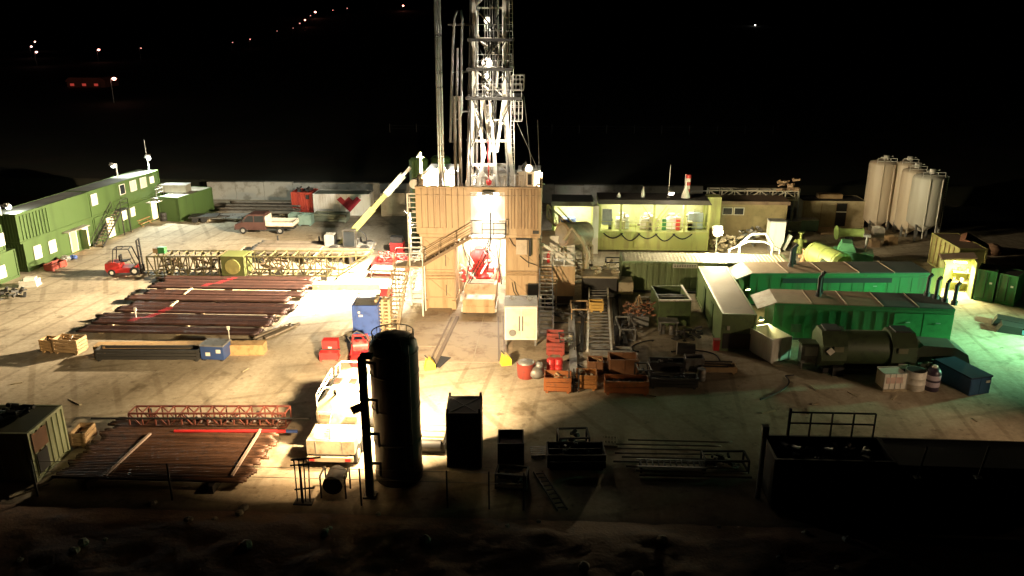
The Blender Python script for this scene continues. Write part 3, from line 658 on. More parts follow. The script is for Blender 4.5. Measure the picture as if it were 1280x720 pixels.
# pale beam and steel table, red gear
c, rz, L = front(G(391, 362.5), G(478, 362.5), .8)
solo('skid_beam', 'pale yellow timber beam lying between the girder and the stairs', 'beam', MB().b(-L/2, -.4, 0, L/2, .4, .5).b(-L/2+.3, -.45, .2, -L/2+.5, -.4, .35), mat('pale_beam', (.5, .43, .24), .6, dirt=(.36, .3, .16)), c, rz)
c, rz, L = front(G(463, 348), G(505, 349), 1.4)
t = thing('tool_table', 'grey steel work table in front of the heap of red gear', 'table', c, rz); MB().b(-L/2, -.7, .75, L/2, .7, .85).build('table_top', GREY, t)
for sx in (-1, 1):
    for sy in (-1, 1): MB().c(sx*(L/2-.1), sy*.6, .375, .1, .1, .75).build('leg', GREY, t)
def redgear(q, x, y, z, H): junk(q, x, y, z, H+.5, 40, 1.6)
crate('gear_basket', 'steel basket heaped with red rig tools by the left stairs', G(489, 338)+Vector((0, .6, 0)), 0, 3.4, 2.2, .9, RED, cat='basket', slats=2, fill=redgear, fillm=mat('red_tools', (.55, .06, .06), .4, dirt=(.3, .15, .13), scale=2.5))
t = thing('fuel_box', 'red box with dark top behind the heap of red gear', 'box', G(497, 315)); MB().b(-.65, -.5, 0, .65, .5, 1.05).build('body', RED, t); MB().b(-.6, -.45, 1.05, .6, .45, 1.6).build('lid', DARK, t)
t = thing('tool_chest', 'red box on the pale beam end at the foot of the stairs', 'box', G(484, 369)); MB().b(-.5, -.4, 0, .5, .4, .7).build('body', RED, t); MB().b(-.53, -.43, .7, .53, .43, .95).build('lid', WHITE, t)

# ================================================================== MAIN PIPE ROWS
pp = pipe_proto(13.4, .105, PIPEB)
pos = []; y = 67.0; starts = []
for bnd in range(10):
    off = [-.1, .35, .1, .3, -.55, .5, .2, -.35, -.1, -.45][bnd]; zb_ = [.36, .36, .5, .36, .36, .36, .48, .36, .52, .36][bnd]
    for k in range(6): pos.append((-27.25+off+random.uniform(-.1, .1)+(random.choice([-.5, .4, .6]) if random.random() < .12 else 0), y, zb_+.02*math.sin(k*1.3))); y -= .192
    y -= (.2 if bnd != 4 else .62)
half = 30
pipes(pp, pos[:half], 'rusty brown drill pipe in the far block of the yard rows', 'rusty pipes in the far block of the yard rows')
pp2 = pipe_proto(13.4, .105, mat('dark_brown_casing', (.045, .022, .018), .5, .3, dirt=(.075, .035, .024), scale=2.2, rnd=.6)); pipes(pp2, pos[half:], 'rusty brown drill pipe in the block beside the long timber beam', 'rusty pipes in the near block of the yard rows')
for i, (x, yy, z) in enumerate(pos):
    pass
BAND = mat('red_paint_band', (.22, .02, .025), .5)
allp = [o for o in COL.objects if o.name.startswith('pipe') and o.get('group', '').startswith('rusty pipes')]
for o in allp:
    x, y, z = o.location
    if y > 63.4 or (58.6 > y > 54.6): pass
    px = None
    if 63.6 < y < 66.6: xx = -27.6-(66.6-y)*.55
    elif 55.0 < y < 58.2: xx = -29.6-(58.2-y)*.55
    else: continue
    b = MB().tube((xx-x-.28, 0, 0), (xx-x+.28, 0, 0), .1085, 12).build('paint_band', BAND, o); b.rotation_euler = (0, 0, 0)
for (x, lb) in ((-33, 'timber bearer under the rusty pipe rows, office end'), (-27.2, 'timber bearer under the middle of the rusty pipe rows'), (-21.6, 'timber bearer under the rusty pipe rows, rig end')):
    solo('timber_bearer', lb, 'bearer', MB().b(-.15, 0, 0, .15, 13.6, .24), WOODP, (x, 53.9, 0))
for (X, Y, lb) in ((235, 364, 'thin pale stick lying on the far block of rusty pipes'), (217, 380, 'pale short batten lying on the rusty pipes, nearer the girder')):
    a1, b1 = G(X-5, Y+4, .5), G(X+5, Y-4, .5); solo('batten', lb, 'batten', MB().bar((0, 0, 0), b1-a1, .18, .06), WOODP, a1)
for (px, py, lb) in ((171, 397, 'small pale marker post at the office end of the near pipe rows'), (287, 421, 'small pale marker post standing by the blue crate')):
    p = G(px, py+4, .3); solo('marker_post', lb, 'post', MB().tube((0, 0, 0), (0, 0, .8), .035, 6).b(-.1, -.03, .8, .1, .03, 1.05), PLASW, p)
a1, b1 = G(334, 421), G(393, 366); solo('steel_bar', 'long pale bar on the ground along the rig end of the pipe rows', 'bar', MB().bar((0, 0, .1), b1-a1+Vector((0, 0, .1)), .14, .14), GALV, a1)
sp = MB().lathe([(.05, -1.3), (.1, -1.3), (.1, 1.2), (.13, 1.2), (.13, 1.4), (.05, 1.4)], 10, Matrix.Rotation(PI/2, 4, 'Y')).build('pipe', PIPEG)
for i in range(12):
    o = sp if i == 0 else dup(sp, (0, 0, 0)); p = G(340+random.uniform(-6, 20), 420+random.uniform(-8, 4)); o.location = (p.x, p.y, .13+.12*(i % 2)); o.rotation_euler = (0, 0, 1.0+random.uniform(-.15, .15))
    tag(o, 'short grey pup joint in the loose pile at the timber beam end', 'pipe', 'short grey pup joints by the timber beam')
c, rz, L = front(G(118, 446), G(330, 444), .9)
solo('timber_beam', 'long thick timber beam with orange lit side in front of the rusty pipes', 'beam', MB().b(-L/2, -.45, .0, L/2, .45, .75), WOOD, c, rz)
c, rz, L = front(G(120, 452), G(249, 452), .9)
def dk(q, x, y, z, H):
    for i in range(6): q.tube((-x, -y+.1+i*.13, z+.1+.12*(i % 3)), (x*random.uniform(.6, 1), -y+.1+i*.13, z+.1+.12*(i % 3)), .055, 7)
crate('pipe_basket', 'long dark basket of small pipes in front of the timber beam', c-Vector((0, .95, 0))*0, rz, L, .9, .85, DARK, cat='basket', slats=3, fill=dk, fillm=BLACK)
t = thing('blue_crate', 'dark blue crate with white label plates at the basket end', 'crate', G(266, 452)+Vector((0, .7, 0)), -.05)
MB().b(-.8, -.6, .1, .8, .6, 1.05).build('body', mat('dark_blue_paint', (.035, .07, .2), .45), t); MB().b(-.84, -.64, 1.05, .84, .64, 1.15).build('lid', GREY, t)
for x in (-.3, .45): MB().b(x-.16, -.62, .45+x*.3, x+.16, -.6, .7+x*.3).build('label_plate', PLASW, t)
for sx in (-.6, .6): MB().c(sx, 0, .05, .16, 1.2, .1).build('runner', DARK, t)
crate('wooden_crate', 'orange wooden crate at the office end of the dark basket', G(60, 441)+Vector((0, .4, 0)), -.1, 1.0, .9, .95, WOOD, slats=4)
crate('wooden_crate', 'open wooden crate with a white sheet next to the dark basket', G(84, 443)+Vector((0, .5, 0)), -.1, 1.9, 1.1, 1.1, TAN, slats=4, fill=lambda q, x, y, z, H: junk(q, x, y, z, H, 12), fillm=PLASW)
# ================================================================== DRILLING RIG
YF = 60.3
def XY(px, py, Y): v = PY(px, py, Y); return v.x, v.z
rig = thing('drilling_rig', 'cream drilling rig substructure with ribbed wind wall and lit doorway', 'drilling rig', (-5.6, 65, 0))
xl0, _ = XY(531, 386, 60.5); xl1, _ = XY(570, 386, 60.5); xr0, _ = XY(632, 372, 60.5); xr1, _ = XY(672, 372, 60.5)
def column(x0, x1, nm):
    q = MB(); q.b(x0, 60.5, .75, x1, 63.2, 3.05).b(x0, 60.5, 3.12, x1, 63.2, 6.05).b(x0+.1, 60.6, 3.04, x1-.1, 63.1, 3.13)
    q.b(x0-.05, 60.35, 0, x0+.3, 63.3, .74).b(x1-.3, 60.35, 0, x1+.05, 63.3, .74).b(x0+.3, 60.55, .05, x1-.3, 63.2, .74)
    co = q.build('substructure_column', CREAM, rig, True); q = MB()
    for z in (.95, 2.9, 3.25, 5.85): q.b(x0+.02, 60.44, z, x1-.02, 60.497, z+.07)
    for x in (x0+.03, x1-.12): q.b(x, 60.45, .76, x+.09, 60.495, 6.0)
    q.bar((x0+.2, 60.47, 2.8), (x1-.4, 60.47, 1.1), .05); q.bar((x0+.2, 60.47, 5.7), (x1-.4, 60.47, 4.1), .05)
    q.build('stiffener', mat('cream_trim', (.42, .3, .18), .6), co, True)
    for z0 in (1.15, 3.6):
        MB().b(x1-.75, 60.42, z0, x1-.7, 60.48, z0+.9).build('latch', DARK, co, True)
    q = MB().b(x0, 64.5, 0, x1, 71, 6.0); q.build('rear_box', CREAM, rig, True)
    return co
cl = column(xl0, xl1, 'l'); cr = column(xr0, xr1, 'r')
q = MB(); q.b(xl0-.15, 60.1, 6.06, xr1+.15, 71.5, 6.35); q.build('drill_floor', CREAM, rig, True)
w0, _ = XY(521, 293, 60.0); w1, _ = XY(676, 293, 60.0); d0, dz0 = XY(588, 283, 60.0); d1, _ = XY(631, 283, 60.0)
_, zt = XY(600, 234.5, 60.0); _, zb = XY(600, 293, 60.0)
def wall_ribs(q, x0, x1, y, z0, z1, pitch):
    n = max(1, round((x1-x0)/pitch))
    for i in range(n):
        a = x0+(i+.5)*(x1-x0)/n; q.b(a-pitch*.3, y-.06, z0+.12, a+pitch*.3, y, z1-.12)
q = MB(); q.b(w0, 60.0, zb, d0, 60.12, zt); wall_ribs(q, w0+.1, d0-.1, 60.0, zb+.55, zt, .82); q.b(w0+.3, 59.93, zb+.15, w0+2.1, 60.0, zb+.5); q.build('windwall_panel', CREAM, rig, True)
q = MB(); q.b(d1, 60.0, zb, w1, 60.12, zt); wall_ribs(q, d1+.25, w1-.1, 60.0, zb+.5, zt, .46); q.build('windwall_panel', CREAM, rig, True)
q = MB(); q.b(d0, 60.0, zt-.35, d1, 60.12, zt); q.build('door_header', CREAM, rig, True)
q = MB(); q.b(w0-.02, 59.9, zt, w1+.02, 60.2, zt+.07); q.b(w0, 59.92, zt-.62, w1, 59.995, zt-.57); q.build('windwall_cap', mat('cream_trim', (0, 0, 0)), rig, True)
RIBSHADE = mat('cream_rib_shade', (.2, .13, .07), .7)  # dark strips paint in the shade lines of the wind wall ribs
for (x0, x1, n) in ((w0, d0, 9), (d1, w1, 11)):
    q = MB()
    for i in range(1, n): x = x0+(x1-x0)*i/n; q.b(x-.022, 59.915, zb+.5, x+.022, 59.945, zt-.05)
    q.build('rib_shade_strip', RIBSHADE, rig, True)
q = MB()
for k in range(7): a = PY(random.uniform(572, 632), 297, 60.2); b = PY(random.uniform(575, 630), random.uniform(320, 365), 61.5); q.path([a, a.lerp(b, .4)+Vector((random.uniform(-.3, .3), 0, -.3)), b], .035, 6)
q.build('slack_cable', DARK, rig, True)
for (px0, px1, py, z_) in ((531, 570, 345, 0), (633, 672, 340, 0)):
    q = MB(); a = PY(px0, py, 60.44); b = PY(px1, py, 60.44); q.tube(a, b, .06, 8).tube(a-Vector((0, 0, .25)), b-Vector((0, 0, .25)), .04, 8); q.build('service_pipe', TAN, rig, True)
for x in (w0, w1):
    s = .12 if x == w0 else -.12; q = MB(); q.b(min(x, x+s), 60.13, zb, max(x, x+s), 66.5, zt); q.build('windwall_side', CREAM, rig, True)
q = MB(); q.b(w1-.62, 59.9, zb+.12, w1-.15, 59.94, zb+.36); q.build('sign_plate', DARK, rig, True)
q = MB(); q.b(d0-.6, 62.6, 6.36, d1+.6, 62.7, 9.5); q.build('doghouse_wall', mat('dull_wall', (.34, .3, .24), .6, dirt=(.24, .2, .15)), rig, True)
q = MB(); q.b(xl1-.02, 60.02, zb-.42, xr0+.02, 60.1, zb+.1).b(xl0-.1, 60.0, zb-.16, xr1+.1, 60.1, zb-.02); q.build('floor_beam', CREAM, rig, True)
q = MB(); q.b(d0-.02, 60.3, zb+1.05, d1+.02, 60.36, zt-.3); q.build('glare_panel', WHITE, rig, True)  # white panel added behind the door lamp so it blows out as glare
q = MB(); q.b(d0, 60.02, zb+.06, d1, 60.08, zb+1.0); q.build('half_door', mat('half_door_grey', (.4, .36, .3), .5), rig, True)
q = MB(); q.b(d0+.1, 62.0, 6.36, d1-.6, 62.4, 7.5); q.build('driller_cabinet', GREY, rig, True)
b0x = d0-.05; b1x = d1+.1
q = MB(); q.b(b0x, 58.9, zb-.05, b1x, 60.0, zb+.06); bal = q.build('balcony', GREY, rig, True)
q = MB(); q.rail([(d0+1.0, 58.93, zb+.06), (b1x, 58.93, zb+.06), (b1x, 59.95, zb+.06)], 1.1, .03, .9); q.build('handrail', DARK, bal, True)
q = MB(); x, z = XY(613, 265, 58.9); q.tube((x, 58.9, z), (x, 58.9, z-2.4), .05, 8).path([(x, 58.9, z-2.3), (x-.1, 58.9, z-3), (x-.5, 59, z-3.6), (x-.6, 59.3, z-4.2)], .04); q.build('hanging_hose', DARK, rig, True)
# right column services
q = MB(); x0, z0 = XY(645, 318, 60.3); x1, z1 = XY(659, 300, 60.3); q.b(x0, 60.28, z0, x1, 60.42, z1); q.build('control_cabinet', mat('pale_cabinet', (.6, .5, .38), .5), rig, True)
q = MB(); x0, z0 = XY(645, 299, 60.3); x1, _ = XY(664, 299, 60.3); q.b(x0, 60.1, z0, x1, 60.45, z0+.15).b(x1-.2, 60.1, z0-1.3, x1, 60.45, z0); q.build('cable_duct', BLACK, rig, True)
q = MB(); x0, z0 = XY(660, 371, 60.3); x1, z1 = XY(673, 355, 60.3); q.b(x0, 60.2, z0, x1, 60.44, z1); q.build('junction_box', DARK, rig, True)
q = MB()
for a, b in (((640, 353), (647, 372)), ((643, 352), (650, 372)), ((636, 296), (650, 312)), ((650, 320), (672, 332))):
    p0 = PY(a[0], a[1], 60.38); p1 = PY(b[0], b[1], 60.38); q.path([p0, p0.lerp(p1, .5)+Vector((-.08, 0, -.12)), p1], .03, 6)
q.build('cable', DARK, rig, True)
# inner white frames under the floor
q = MB()
for (a, b, y) in (((578, 300), (588, 372), 62), ((590, 298), (584, 375), 66), ((626, 298), (620, 372), 63), ((618, 300), (628, 350), 66), ((596, 296), (605, 330), 68), ((575, 330), (595, 350), 63), ((612, 352), (628, 330), 63), ((580, 310), (592, 330), 64)):
    q.bar(PY(a[0], a[1], y), PY(b[0], b[1], y), .14)
q.build('inner_brace', MAST, rig, True)
q = MB()
for k in range(14):
    a = PY(random.uniform(577, 628), random.uniform(300, 350), random.uniform(63, 68)); pts = [a]
    for j in range(4): pts.append(pts[-1]+Vector((random.uniform(-.5, .5), random.uniform(-.2, .2), random.uniform(-.6, .1))))
    q.path(pts, random.uniform(.04, .1), 7)
q.build('service_hose', WHITE, rig, True)
q = MB(); q.b(xl1, 69.5, 0.02, xr0, 69.7, 6.0); q.build('rear_panel', MAST, rig, True)
# blowout preventer
x, z = XY(599, 380, 65); t = thing('blowout_preventer', 'red valve stack standing under the rig floor', 'valve stack', (x+.2, 65, 0))
MB().lathe([(.3, 0), (.3, .8), (.62, .8), (.62, 1.0), (.4, 1.05), (.4, 1.3), (.65, 1.3), (.65, 1.45), (.48, 1.5), (.48, 2.2), (.7, 2.2), (.7, 2.4), (.55, 2.45), (.85, 2.6), (.85, 3.5), (.55, 3.7), (.55, 3.9)], 20).build('body', RED, t)
for z in (1.2, 1.9):
    q = MB().tube((-1.3, 0, z), (1.3, 0, z), .2, 12).b(-1.6, -.28, z-.28, -1.0, .28, z+.28).b(1.0, -.28, z-.28, 1.6, .28, z+.28); q.build('ram', RED, t)
MB().path([(.3, -.3, .6), (.8, -.9, .6), (1.2, -1, 1.4), (1.3, -.8, 2.6)], .07).path([(-.3, -.3, .6), (-.9, -.8, .7), (-1.2, -.9, 1.8)], .07).build('hose', WHITE, t)
# cart in front of the rig
A = G(577, 394); E = G(620, 395)
t = thing('rail_cart', 'cream skid cart with dark sloping top parked on rails under the rig', 'cart', ((A.x+E.x)/2, A.y+1.6, 0))
L = (E-A).length
MB().prism([(-1.6, .55), (1.7, .55), (1.7, 1.9), (.4, 1.9), (-.3, 1.35), (-1.6, 1.3)], -L/2+.1, L/2-.1, Matrix.Rotation(PI/2, 4, 'Z')).build('body', CREAM, t)
MB().b(-L/2+.3, .5, 1.9, L/2-.3, 1.6, 1.96).build('top_plate', mat('cart_brown_top', (.2, .14, .08), .6), t)
MB().b(-L/2+.35, -1.5, 1.3, L/2-.35, -.6, 1.36).build('deck_plate', WHITE, t)
MB().b(-L/2+.1, -1.68, .25, L/2-.1, -1.6, .8).build('bumper', CREAM, t)
for sx in (-1, 1):
    MB().bar((sx*(L/2-.05), -1.5, .4), (sx*(L/2-.05), 1.6, .4), .18, .3).build('side_rail', WHITE, t)
    for yy in (-1.2, 1.2): MB().tube((sx*(L/2-.25), yy, .25), (sx*(L/2-.08), yy, .25), .25, 14).build('wheel', DARK, t)
for (a, b, w, lb) in (((572, 397), (541, 462), .5, 'dark greasy skid rail running from the left column to the yellow stop'), ((630, 397), (632, 452), .3, 'dark skid rail running from the right column past the white cabin')):
    a1 = G(*a); b1 = G(*b); solo('skid_rail', lb, 'rail', MB().bar((0, 0, .07), b1-a1+Vector((0, 0, .07)), .25, .1).bar((-.45, 0, .05), b1-a1+Vector((-.45, 0, .05)), .12, .06), mat('greasy_rail', (.16, .11, .07), .6), a1)
for (px, py, lb) in ((537, 461, 'yellow painted rail stop block in front of the rig near the tank'), (632, 455, 'yellow painted rail stop block below the white cabin')):
    t = thing('rail_stop', lb, 'stop block', G(px, py), .3); MB().prism([(-.35, 0), (.35, 0), (.35, .4), (.1, .75), (-.2, .75)], -.3, .3).build('block', YELLOW, t); MB().bar((-.1, 0, .75), (-.3, 0, 1.0), .08).build('lever', DARK, t)
p = G(551, 452); solo('rubber_mat', 'dark rubber mat by the yellow stop in front of the rig', 'mat', MB().b(-.4, -1.0, .0, .4, .8, .03), RUBBER, (p.x, p.y, .02), -.3)
# mast ------------------------------------------------------------------------
YM = 65.5
mast = thing('drilling_mast', 'tall white braced drilling mast rising from the rig floor behind the wind wall', 'mast', (-5.1, YM, 6.35))
def M2(px, py, y=YM): return PY(px, py, y)
for (px0, px1, y, w) in ((582, 592, 65, .3), (646, 631, 65, .3), (588, 594, 67.3, .2), (638, 629, 67.3, .2)):
    a = M2(px0, 236, y); a.z = 6.36; b = M2(px1, 122, y); c = M2(px1, -120, y); q = MB(); q.bar(a, b, w).bar(b, c, w*.8); q.build('leg', MAST, mast, True)
q = MB()
for (a, b, y, w) in (((592, 122), (606, 192), 64.8, .22), ((606, 192), (596, 236), 64.8, .2), ((612, 122), (622, 236), 64.8, .2), ((630, 122), (621, 190), 64.9, .25), ((604, 122), (614, 190), 66, .22), ((602, 124), (603, 236), 66.4, .2), ((616, 128), (618, 236), 66.8, .16), ((590, 176), (640, 176), 65.1, .2), ((586, 206), (642, 206), 65.1, .22), ((609, 150), (632, 150), 65.2, .15), ((586, 222), (643, 222), 65.3, .25), ((594, 206), (610, 222), 65.1, .12), ((626, 206), (642, 222), 65.1, .12)):
    q.bar(M2(a[0], a[1], y), M2(b[0], b[1], y), w)
q.build('lower_brace', MAST, mast, True)
q = MB(); ys = [122, 85, 48, 10, -30, -70, -115]
for i in range(6):
    for y in (65, 67.3):
        a, b, c, d = M2(592, ys[i], y), M2(631, ys[i], y), M2(592, ys[i+1], y), M2(631, ys[i+1], y)
        q.bar(a, d, .12) if i % 2 else q.bar(b, c, .12); q.bar(c, d, .14)
    for px in (592, 631): q.bar(M2(px, ys[i], 65), M2(px, ys[i+1], 67.3), .12)
q.build('upper_brace', MAST, mast, True)
for (py, x0, x1, y0, y1) in ((121, 582, 652, 63.8, 67.5), (85, 583, 640, 63.9, 67.4), (48, 584, 641, 63.9, 67.4)):
    a = M2(x0, py, 64); b = M2(x1, py, 64); q = MB(); q.b(a.x, y0, a.z-.22, b.x, y0+.35, a.z).b(a.x, y1-.35, a.z-.22, b.x, y1, a.z).b(a.x, y0+.35, a.z-.2, a.x+.5, y1-.35, a.z-.02).b(b.x-.5, y0+.35, a.z-.2, b.x, y1-.35, a.z-.02)
    po = q.build('platform', DARK, mast, True); q = MB(); q.rail([(a.x+.6, y0, a.z), (b.x, y0, a.z)], 1.0, .02, .8); q.build('handrail', GALV, po, True)
for (x0, x1, yt, yb) in ((640, 655, 94, 112), (639, 653, 126, 150)):
    a = M2(x0, yb, 64.6); b = M2(x1, yt, 64.6); q = MB(); q.b(a.x, 64.2, a.z-.08, b.x, 65.4, a.z)
    for y in (64.2, 65.4):
        for k in range(4): x = a.x+(b.x-a.x)*k/3; q.bar((x, y, a.z), (x, y, b.z), .05)
        for f in (.35, .7, 1): z = a.z+(b.z-a.z)*f; q.bar((a.x, y, z), (b.x, y, z), .05)
    q.bar((b.x, 64.2, b.z), (b.x, 65.4, b.z), .05); q.build('cage_platform', GALV, mast, True)
q = MB()
for i in range(40):
    z = 8+i*.6; 
for px in (639.5, 643.5): q.bar(M2(px, 240, 64.9), M2(px-4, -60, 64.9), .06)
for i in range(52):
    py = 235-i*5.6; q.bar(M2(639.7-4*(240-py)/300, py, 64.9), M2(643.3-4*(240-py)/300, py, 64.9), .035)
q.build('ladder', WHITE, mast, True)
for (px0, px1, y, rr, m_) in ((596, 597, 66.6, .1, GREY), (620, 619, 65.5, .07, DARK), (584, 590, 66.2, .08, DARK), (635, 634, 65.0, .09, GREY), (588, 588, 64.4, .06, DARK)):
    a = M2(px0, 236, y); b = M2(px1, -100, y); q = MB(); q.tube(a, b, rr, 8); q.build('mast_pipe', m_, mast, True)
q = MB()
for k in range(24):
    py = random.uniform(20, 200); y = random.uniform(64.8, 67); a = M2(random.uniform(590, 632), py, y); q.bar(a, a+Vector((random.uniform(-.8, .8), random.uniform(-.3, .3), random.uniform(-.4, .6))), random.uniform(.06, .2))
q.build('mast_fittings', mat('mast_fitting_grey', (.22, .2, .16), .5), mast, True)
for k in range(6):
    a = M2(random.uniform(590, 632), random.uniform(0, 110), 64.6); q = MB(); pts = [a+Vector((.5*math.sin(j*.9+k), .1*math.cos(j), -j*.8)) for j in range(10)]; q.path(pts, .05, 6); q.build('service_hose', DARK, mast, True)
# travelling gear inside mast
q = MB(); a = M2(612, 150, 66); q.b(a.x-.3, 65.7, a.z, a.x+.3, 66.3, a.z+1.2); q.lathe([(.2, 0), (.2, 1.2)], 14, Matrix.Translation((a.x, 66, a.z-1.2))); q.build('top_drive', GREY, mast, True)
for dx in (-.3, -.1, .1, .3): MB().tube((a.x+dx, 66, a.z+1.6), (a.x+dx, 66, a.z+17), .03, 6).build('drilling_line', GALV, mast, True)
MB().tube((a.x, 66, a.z-1.2), (a.x, 66, 6.4), .08, 10).build('drill_string', PIPES, mast, True)
q = MB(); k0 = M2(595, 18, 64.7)
for (px0, px1) in ((594, 593), (621, 624)): q.path([M2(px0, 110, 64.9), M2(px1, 60, 64.9), M2(px0+1, 20, 64.9), M2(px1, -60, 64.9)], .09)
q.build('standpipe', WHITE, mast, True)
pp = [M2(563, 178, 64.2), M2(564, 140, 64.2), M2(566, 60, 64.2), M2(568, 22, 64.2), M2(571, 13, 64.2), M2(576, 13, 64.2), M2(578, 24, 64.2), M2(577, 60, 64.2), M2(577, 140, 64.2), M2(574, 150, 64.2), M2(566, 147, 64.2), M2(571, 122, 64.2), M2(572, 60, 64.2)]
o = solo('rotary_hose', 'looped dark rotary hose hanging beside the mast', 'hose', MB().path([p-pp[0] for p in pp], .1, 8), mat('hose_grey', (.2, .2, .2), .4), pp[0])
q = MB(); a = M2(565, 30, 64.4); q.b(a.x-.3, 64.2, a.z-.15, M2(592, 30, 65).x, 64.5, a.z); 
for py in (30, 90, 140): z = M2(570, py, 64.4).z; q.bar((M2(567, py, 64.4).x, 64.4, z), (M2(592, py, 65).x, 65, z), .14)
q.build('hose_bracket', DARK, mast, True)
for (px0, px1, y, r, lb) in ((549.5, 541.5, 62.6, .09, 'bright drill pipe stand racked upright beside the mast, outermost from it'), (552, 544.5, 62.9, .09, 'bright drill pipe stand racked upright beside the mast, middle one'), (555, 547.5, 63.2, .09, 'bright drill pipe stand racked upright, nearest the mast')):
    a = PY(px0, 236, y); b = PY(px1, -70, y); k = (6.36-a.z)/(b.z-a.z); a = a.lerp(b, k)
    solo('drill_pipe_stand', lb, 'drill pipe', MB().tube((0, 0, 0), b-a, r, 10), PIPES, a)
for (px0, px1, y, lb) in ((570, 568, 63.8, 'grey pipe stand beside the hose loop, further from the mast'), (576, 574, 63.8, 'grey pipe stand beside the hose loop, next to the mast legs')):
    a = PY(px0, 236, y); b = PY(px1, 120, y); k = (6.36-a.z)/(b.z-a.z); a = a.lerp(b, k); solo('drill_pipe_stand', lb, 'drill pipe', MB().tube((0, 0, 0), b-a, .13, 10), PIPEG, a)
for (a, b, lb) in (((645, 150), (672, 212), 'thin guy wire slanting from the mast to the floor corner'), ((655, 120), (664, 208), 'thin steep guy wire beside the slanting one'), ((672, 150), (674, 205), 'thin near vertical wire furthest from the mast')):
    a1 = M2(a[0], a[1], 65); b1 = M2(b[0], b[1], 63); solo('guy_wire', lb, 'wire', MB().tube((0, 0, 0), b1-a1, .02, 5), GALV, a1)
# things on the drill floor
def floor_box(nm, label, cat, px0, px1, pyt, Y, dep, m, zb=6.36):
    a = PY(px0, pyt, Y); b = PY(px1, pyt, Y); t = thing(nm, label, cat, ((a.x+b.x)/2, Y+dep/2, zb)); w = (b.x-a.x)/2
    MB().b(-w, -dep/2, 0, w, dep/2, a.z-zb).build('body', m, t); MB().b(-w-.1, -dep/2-.1, a.z-zb, w+.1, dep/2+.1, a.z-zb+.1).build('roof', m, t); return t, w, a.z-zb
t, w, hh = floor_box('doghouse', 'white cabin on the rig floor beneath the glaring lamp, pipe stand side', 'cabin', 534, 571, 214, 68.2, 3, WHITE)
MB().b(w*.1, -1.53, hh-1.3, w*.55, -1.49, hh-.4).build('window', mat('green_pane', (.1, .2, .08), .3), t)
t, w, hh = floor_box('control_cabin', 'white driller control cabin on the rig floor, ladder side of the mast', 'cabin', 648, 674, 216, 66.5, 3, WHITE)
MB().b(-w*.1, -1.53, hh-1.0, w*.3, -1.49, hh-.1).build('window', GLASS, t)
t = thing('drawworks', 'grey winch housing behind the mast legs on the rig floor', 'winch', (-4.8, 69.5, 6.36)); MB().b(-1.8, -1, 0, 1.8, 1, 3.1).build('housing', mat('pale_grey_paint', (.45, .44, .4), .5), t); MB().tube((-1.2, -.3, 3.3), (1.2, -.3, 3.3), .6, 16).build('winch_drum', GREY, t)
x, z = XY(611, 228, 64); solo('red_hook', 'small red hook block at the mast foot above the wind wall', 'hook', MB().ball((0, 0, 0), .25, 10).tube((0, 0, .2), (0, 0, 3.4), .05, 6), RED, (x, 64, z))
q = MB()
for k in range(26):
    a = PY(random.uniform(526, 672), random.uniform(214, 240), random.uniform(63, 67)); c = a.copy(); c.z = 6.4; q.tube(c, a, random.uniform(.05, .14), 8)
    if k % 2: q.bar(a, a+Vector((random.uniform(-1, 1), random.uniform(-.4, .4), random.uniform(-.2, .2))), .12)
    q.build('floor_post', MAST, rig, True); q = MB()
# white slanted head near boom tip / service arm
a = PY(523, 226, 62.5); t = thing('davit_winch', 'white davit arm with a small drum at the rig floor corner', 'davit', (a.x, 62.5, 6.36)); zz = a.z-6.36
MB().tube((0, 0, 0), (0, 0, zz+.4), .1, 8).bar((0, 0, zz+.4), (.9, 0, zz+.9), .16).build('arm', WHITE, t); MB().tube((-.3, -.3, zz-.2), (-.3, .3, zz-.2), .38, 14).build('winch_drum', WHITE, t)
x, z = XY(525, 190, 66); solo('yellow_post', 'tall pale yellow post beside the green tanks behind the rig', 'post', MB().tube((0, 0, 0), (0, 0, z), .12, 10).bar((-.3, 0, z-.4), (.3, 0, z-.4), .08), mat('pale_yellow_paint', (.6, .5, .25), .5), (x, 66, 0))
# green upright tanks behind
for (px0, px1, pt, y, lb) in ((511, 535, 196, 82, 'tall dark green upright tank behind the rig, boom side'), (538, 563, 194, 83, 'tall dark green upright tank behind the rig, mast side')):
    a = PY(px0, pt, y); b = PY(px1, pt, y); r = (b.x-a.x)/2; t = thing('storage_tank', lb, 'tank', ((a.x+b.x)/2, y, 0)); h = a.z
    MB().lathe([(r, 0), (r, h-.35), (r*.75, h-.08), (r*.2, h)], 24).build('shell', mat('upright_tank_green', (.09, .15, .05), .5, scale=.6), t)
    MB().lathe([(r+.03, h*.5), (r+.05, h*.5+.1), (r+.03, h*.5+.2)], 24).build('band', OLIVE, t); MB().tube((0, 0, h), (0, 0, h+.3), .12, 8).build('vent', GALV, t)
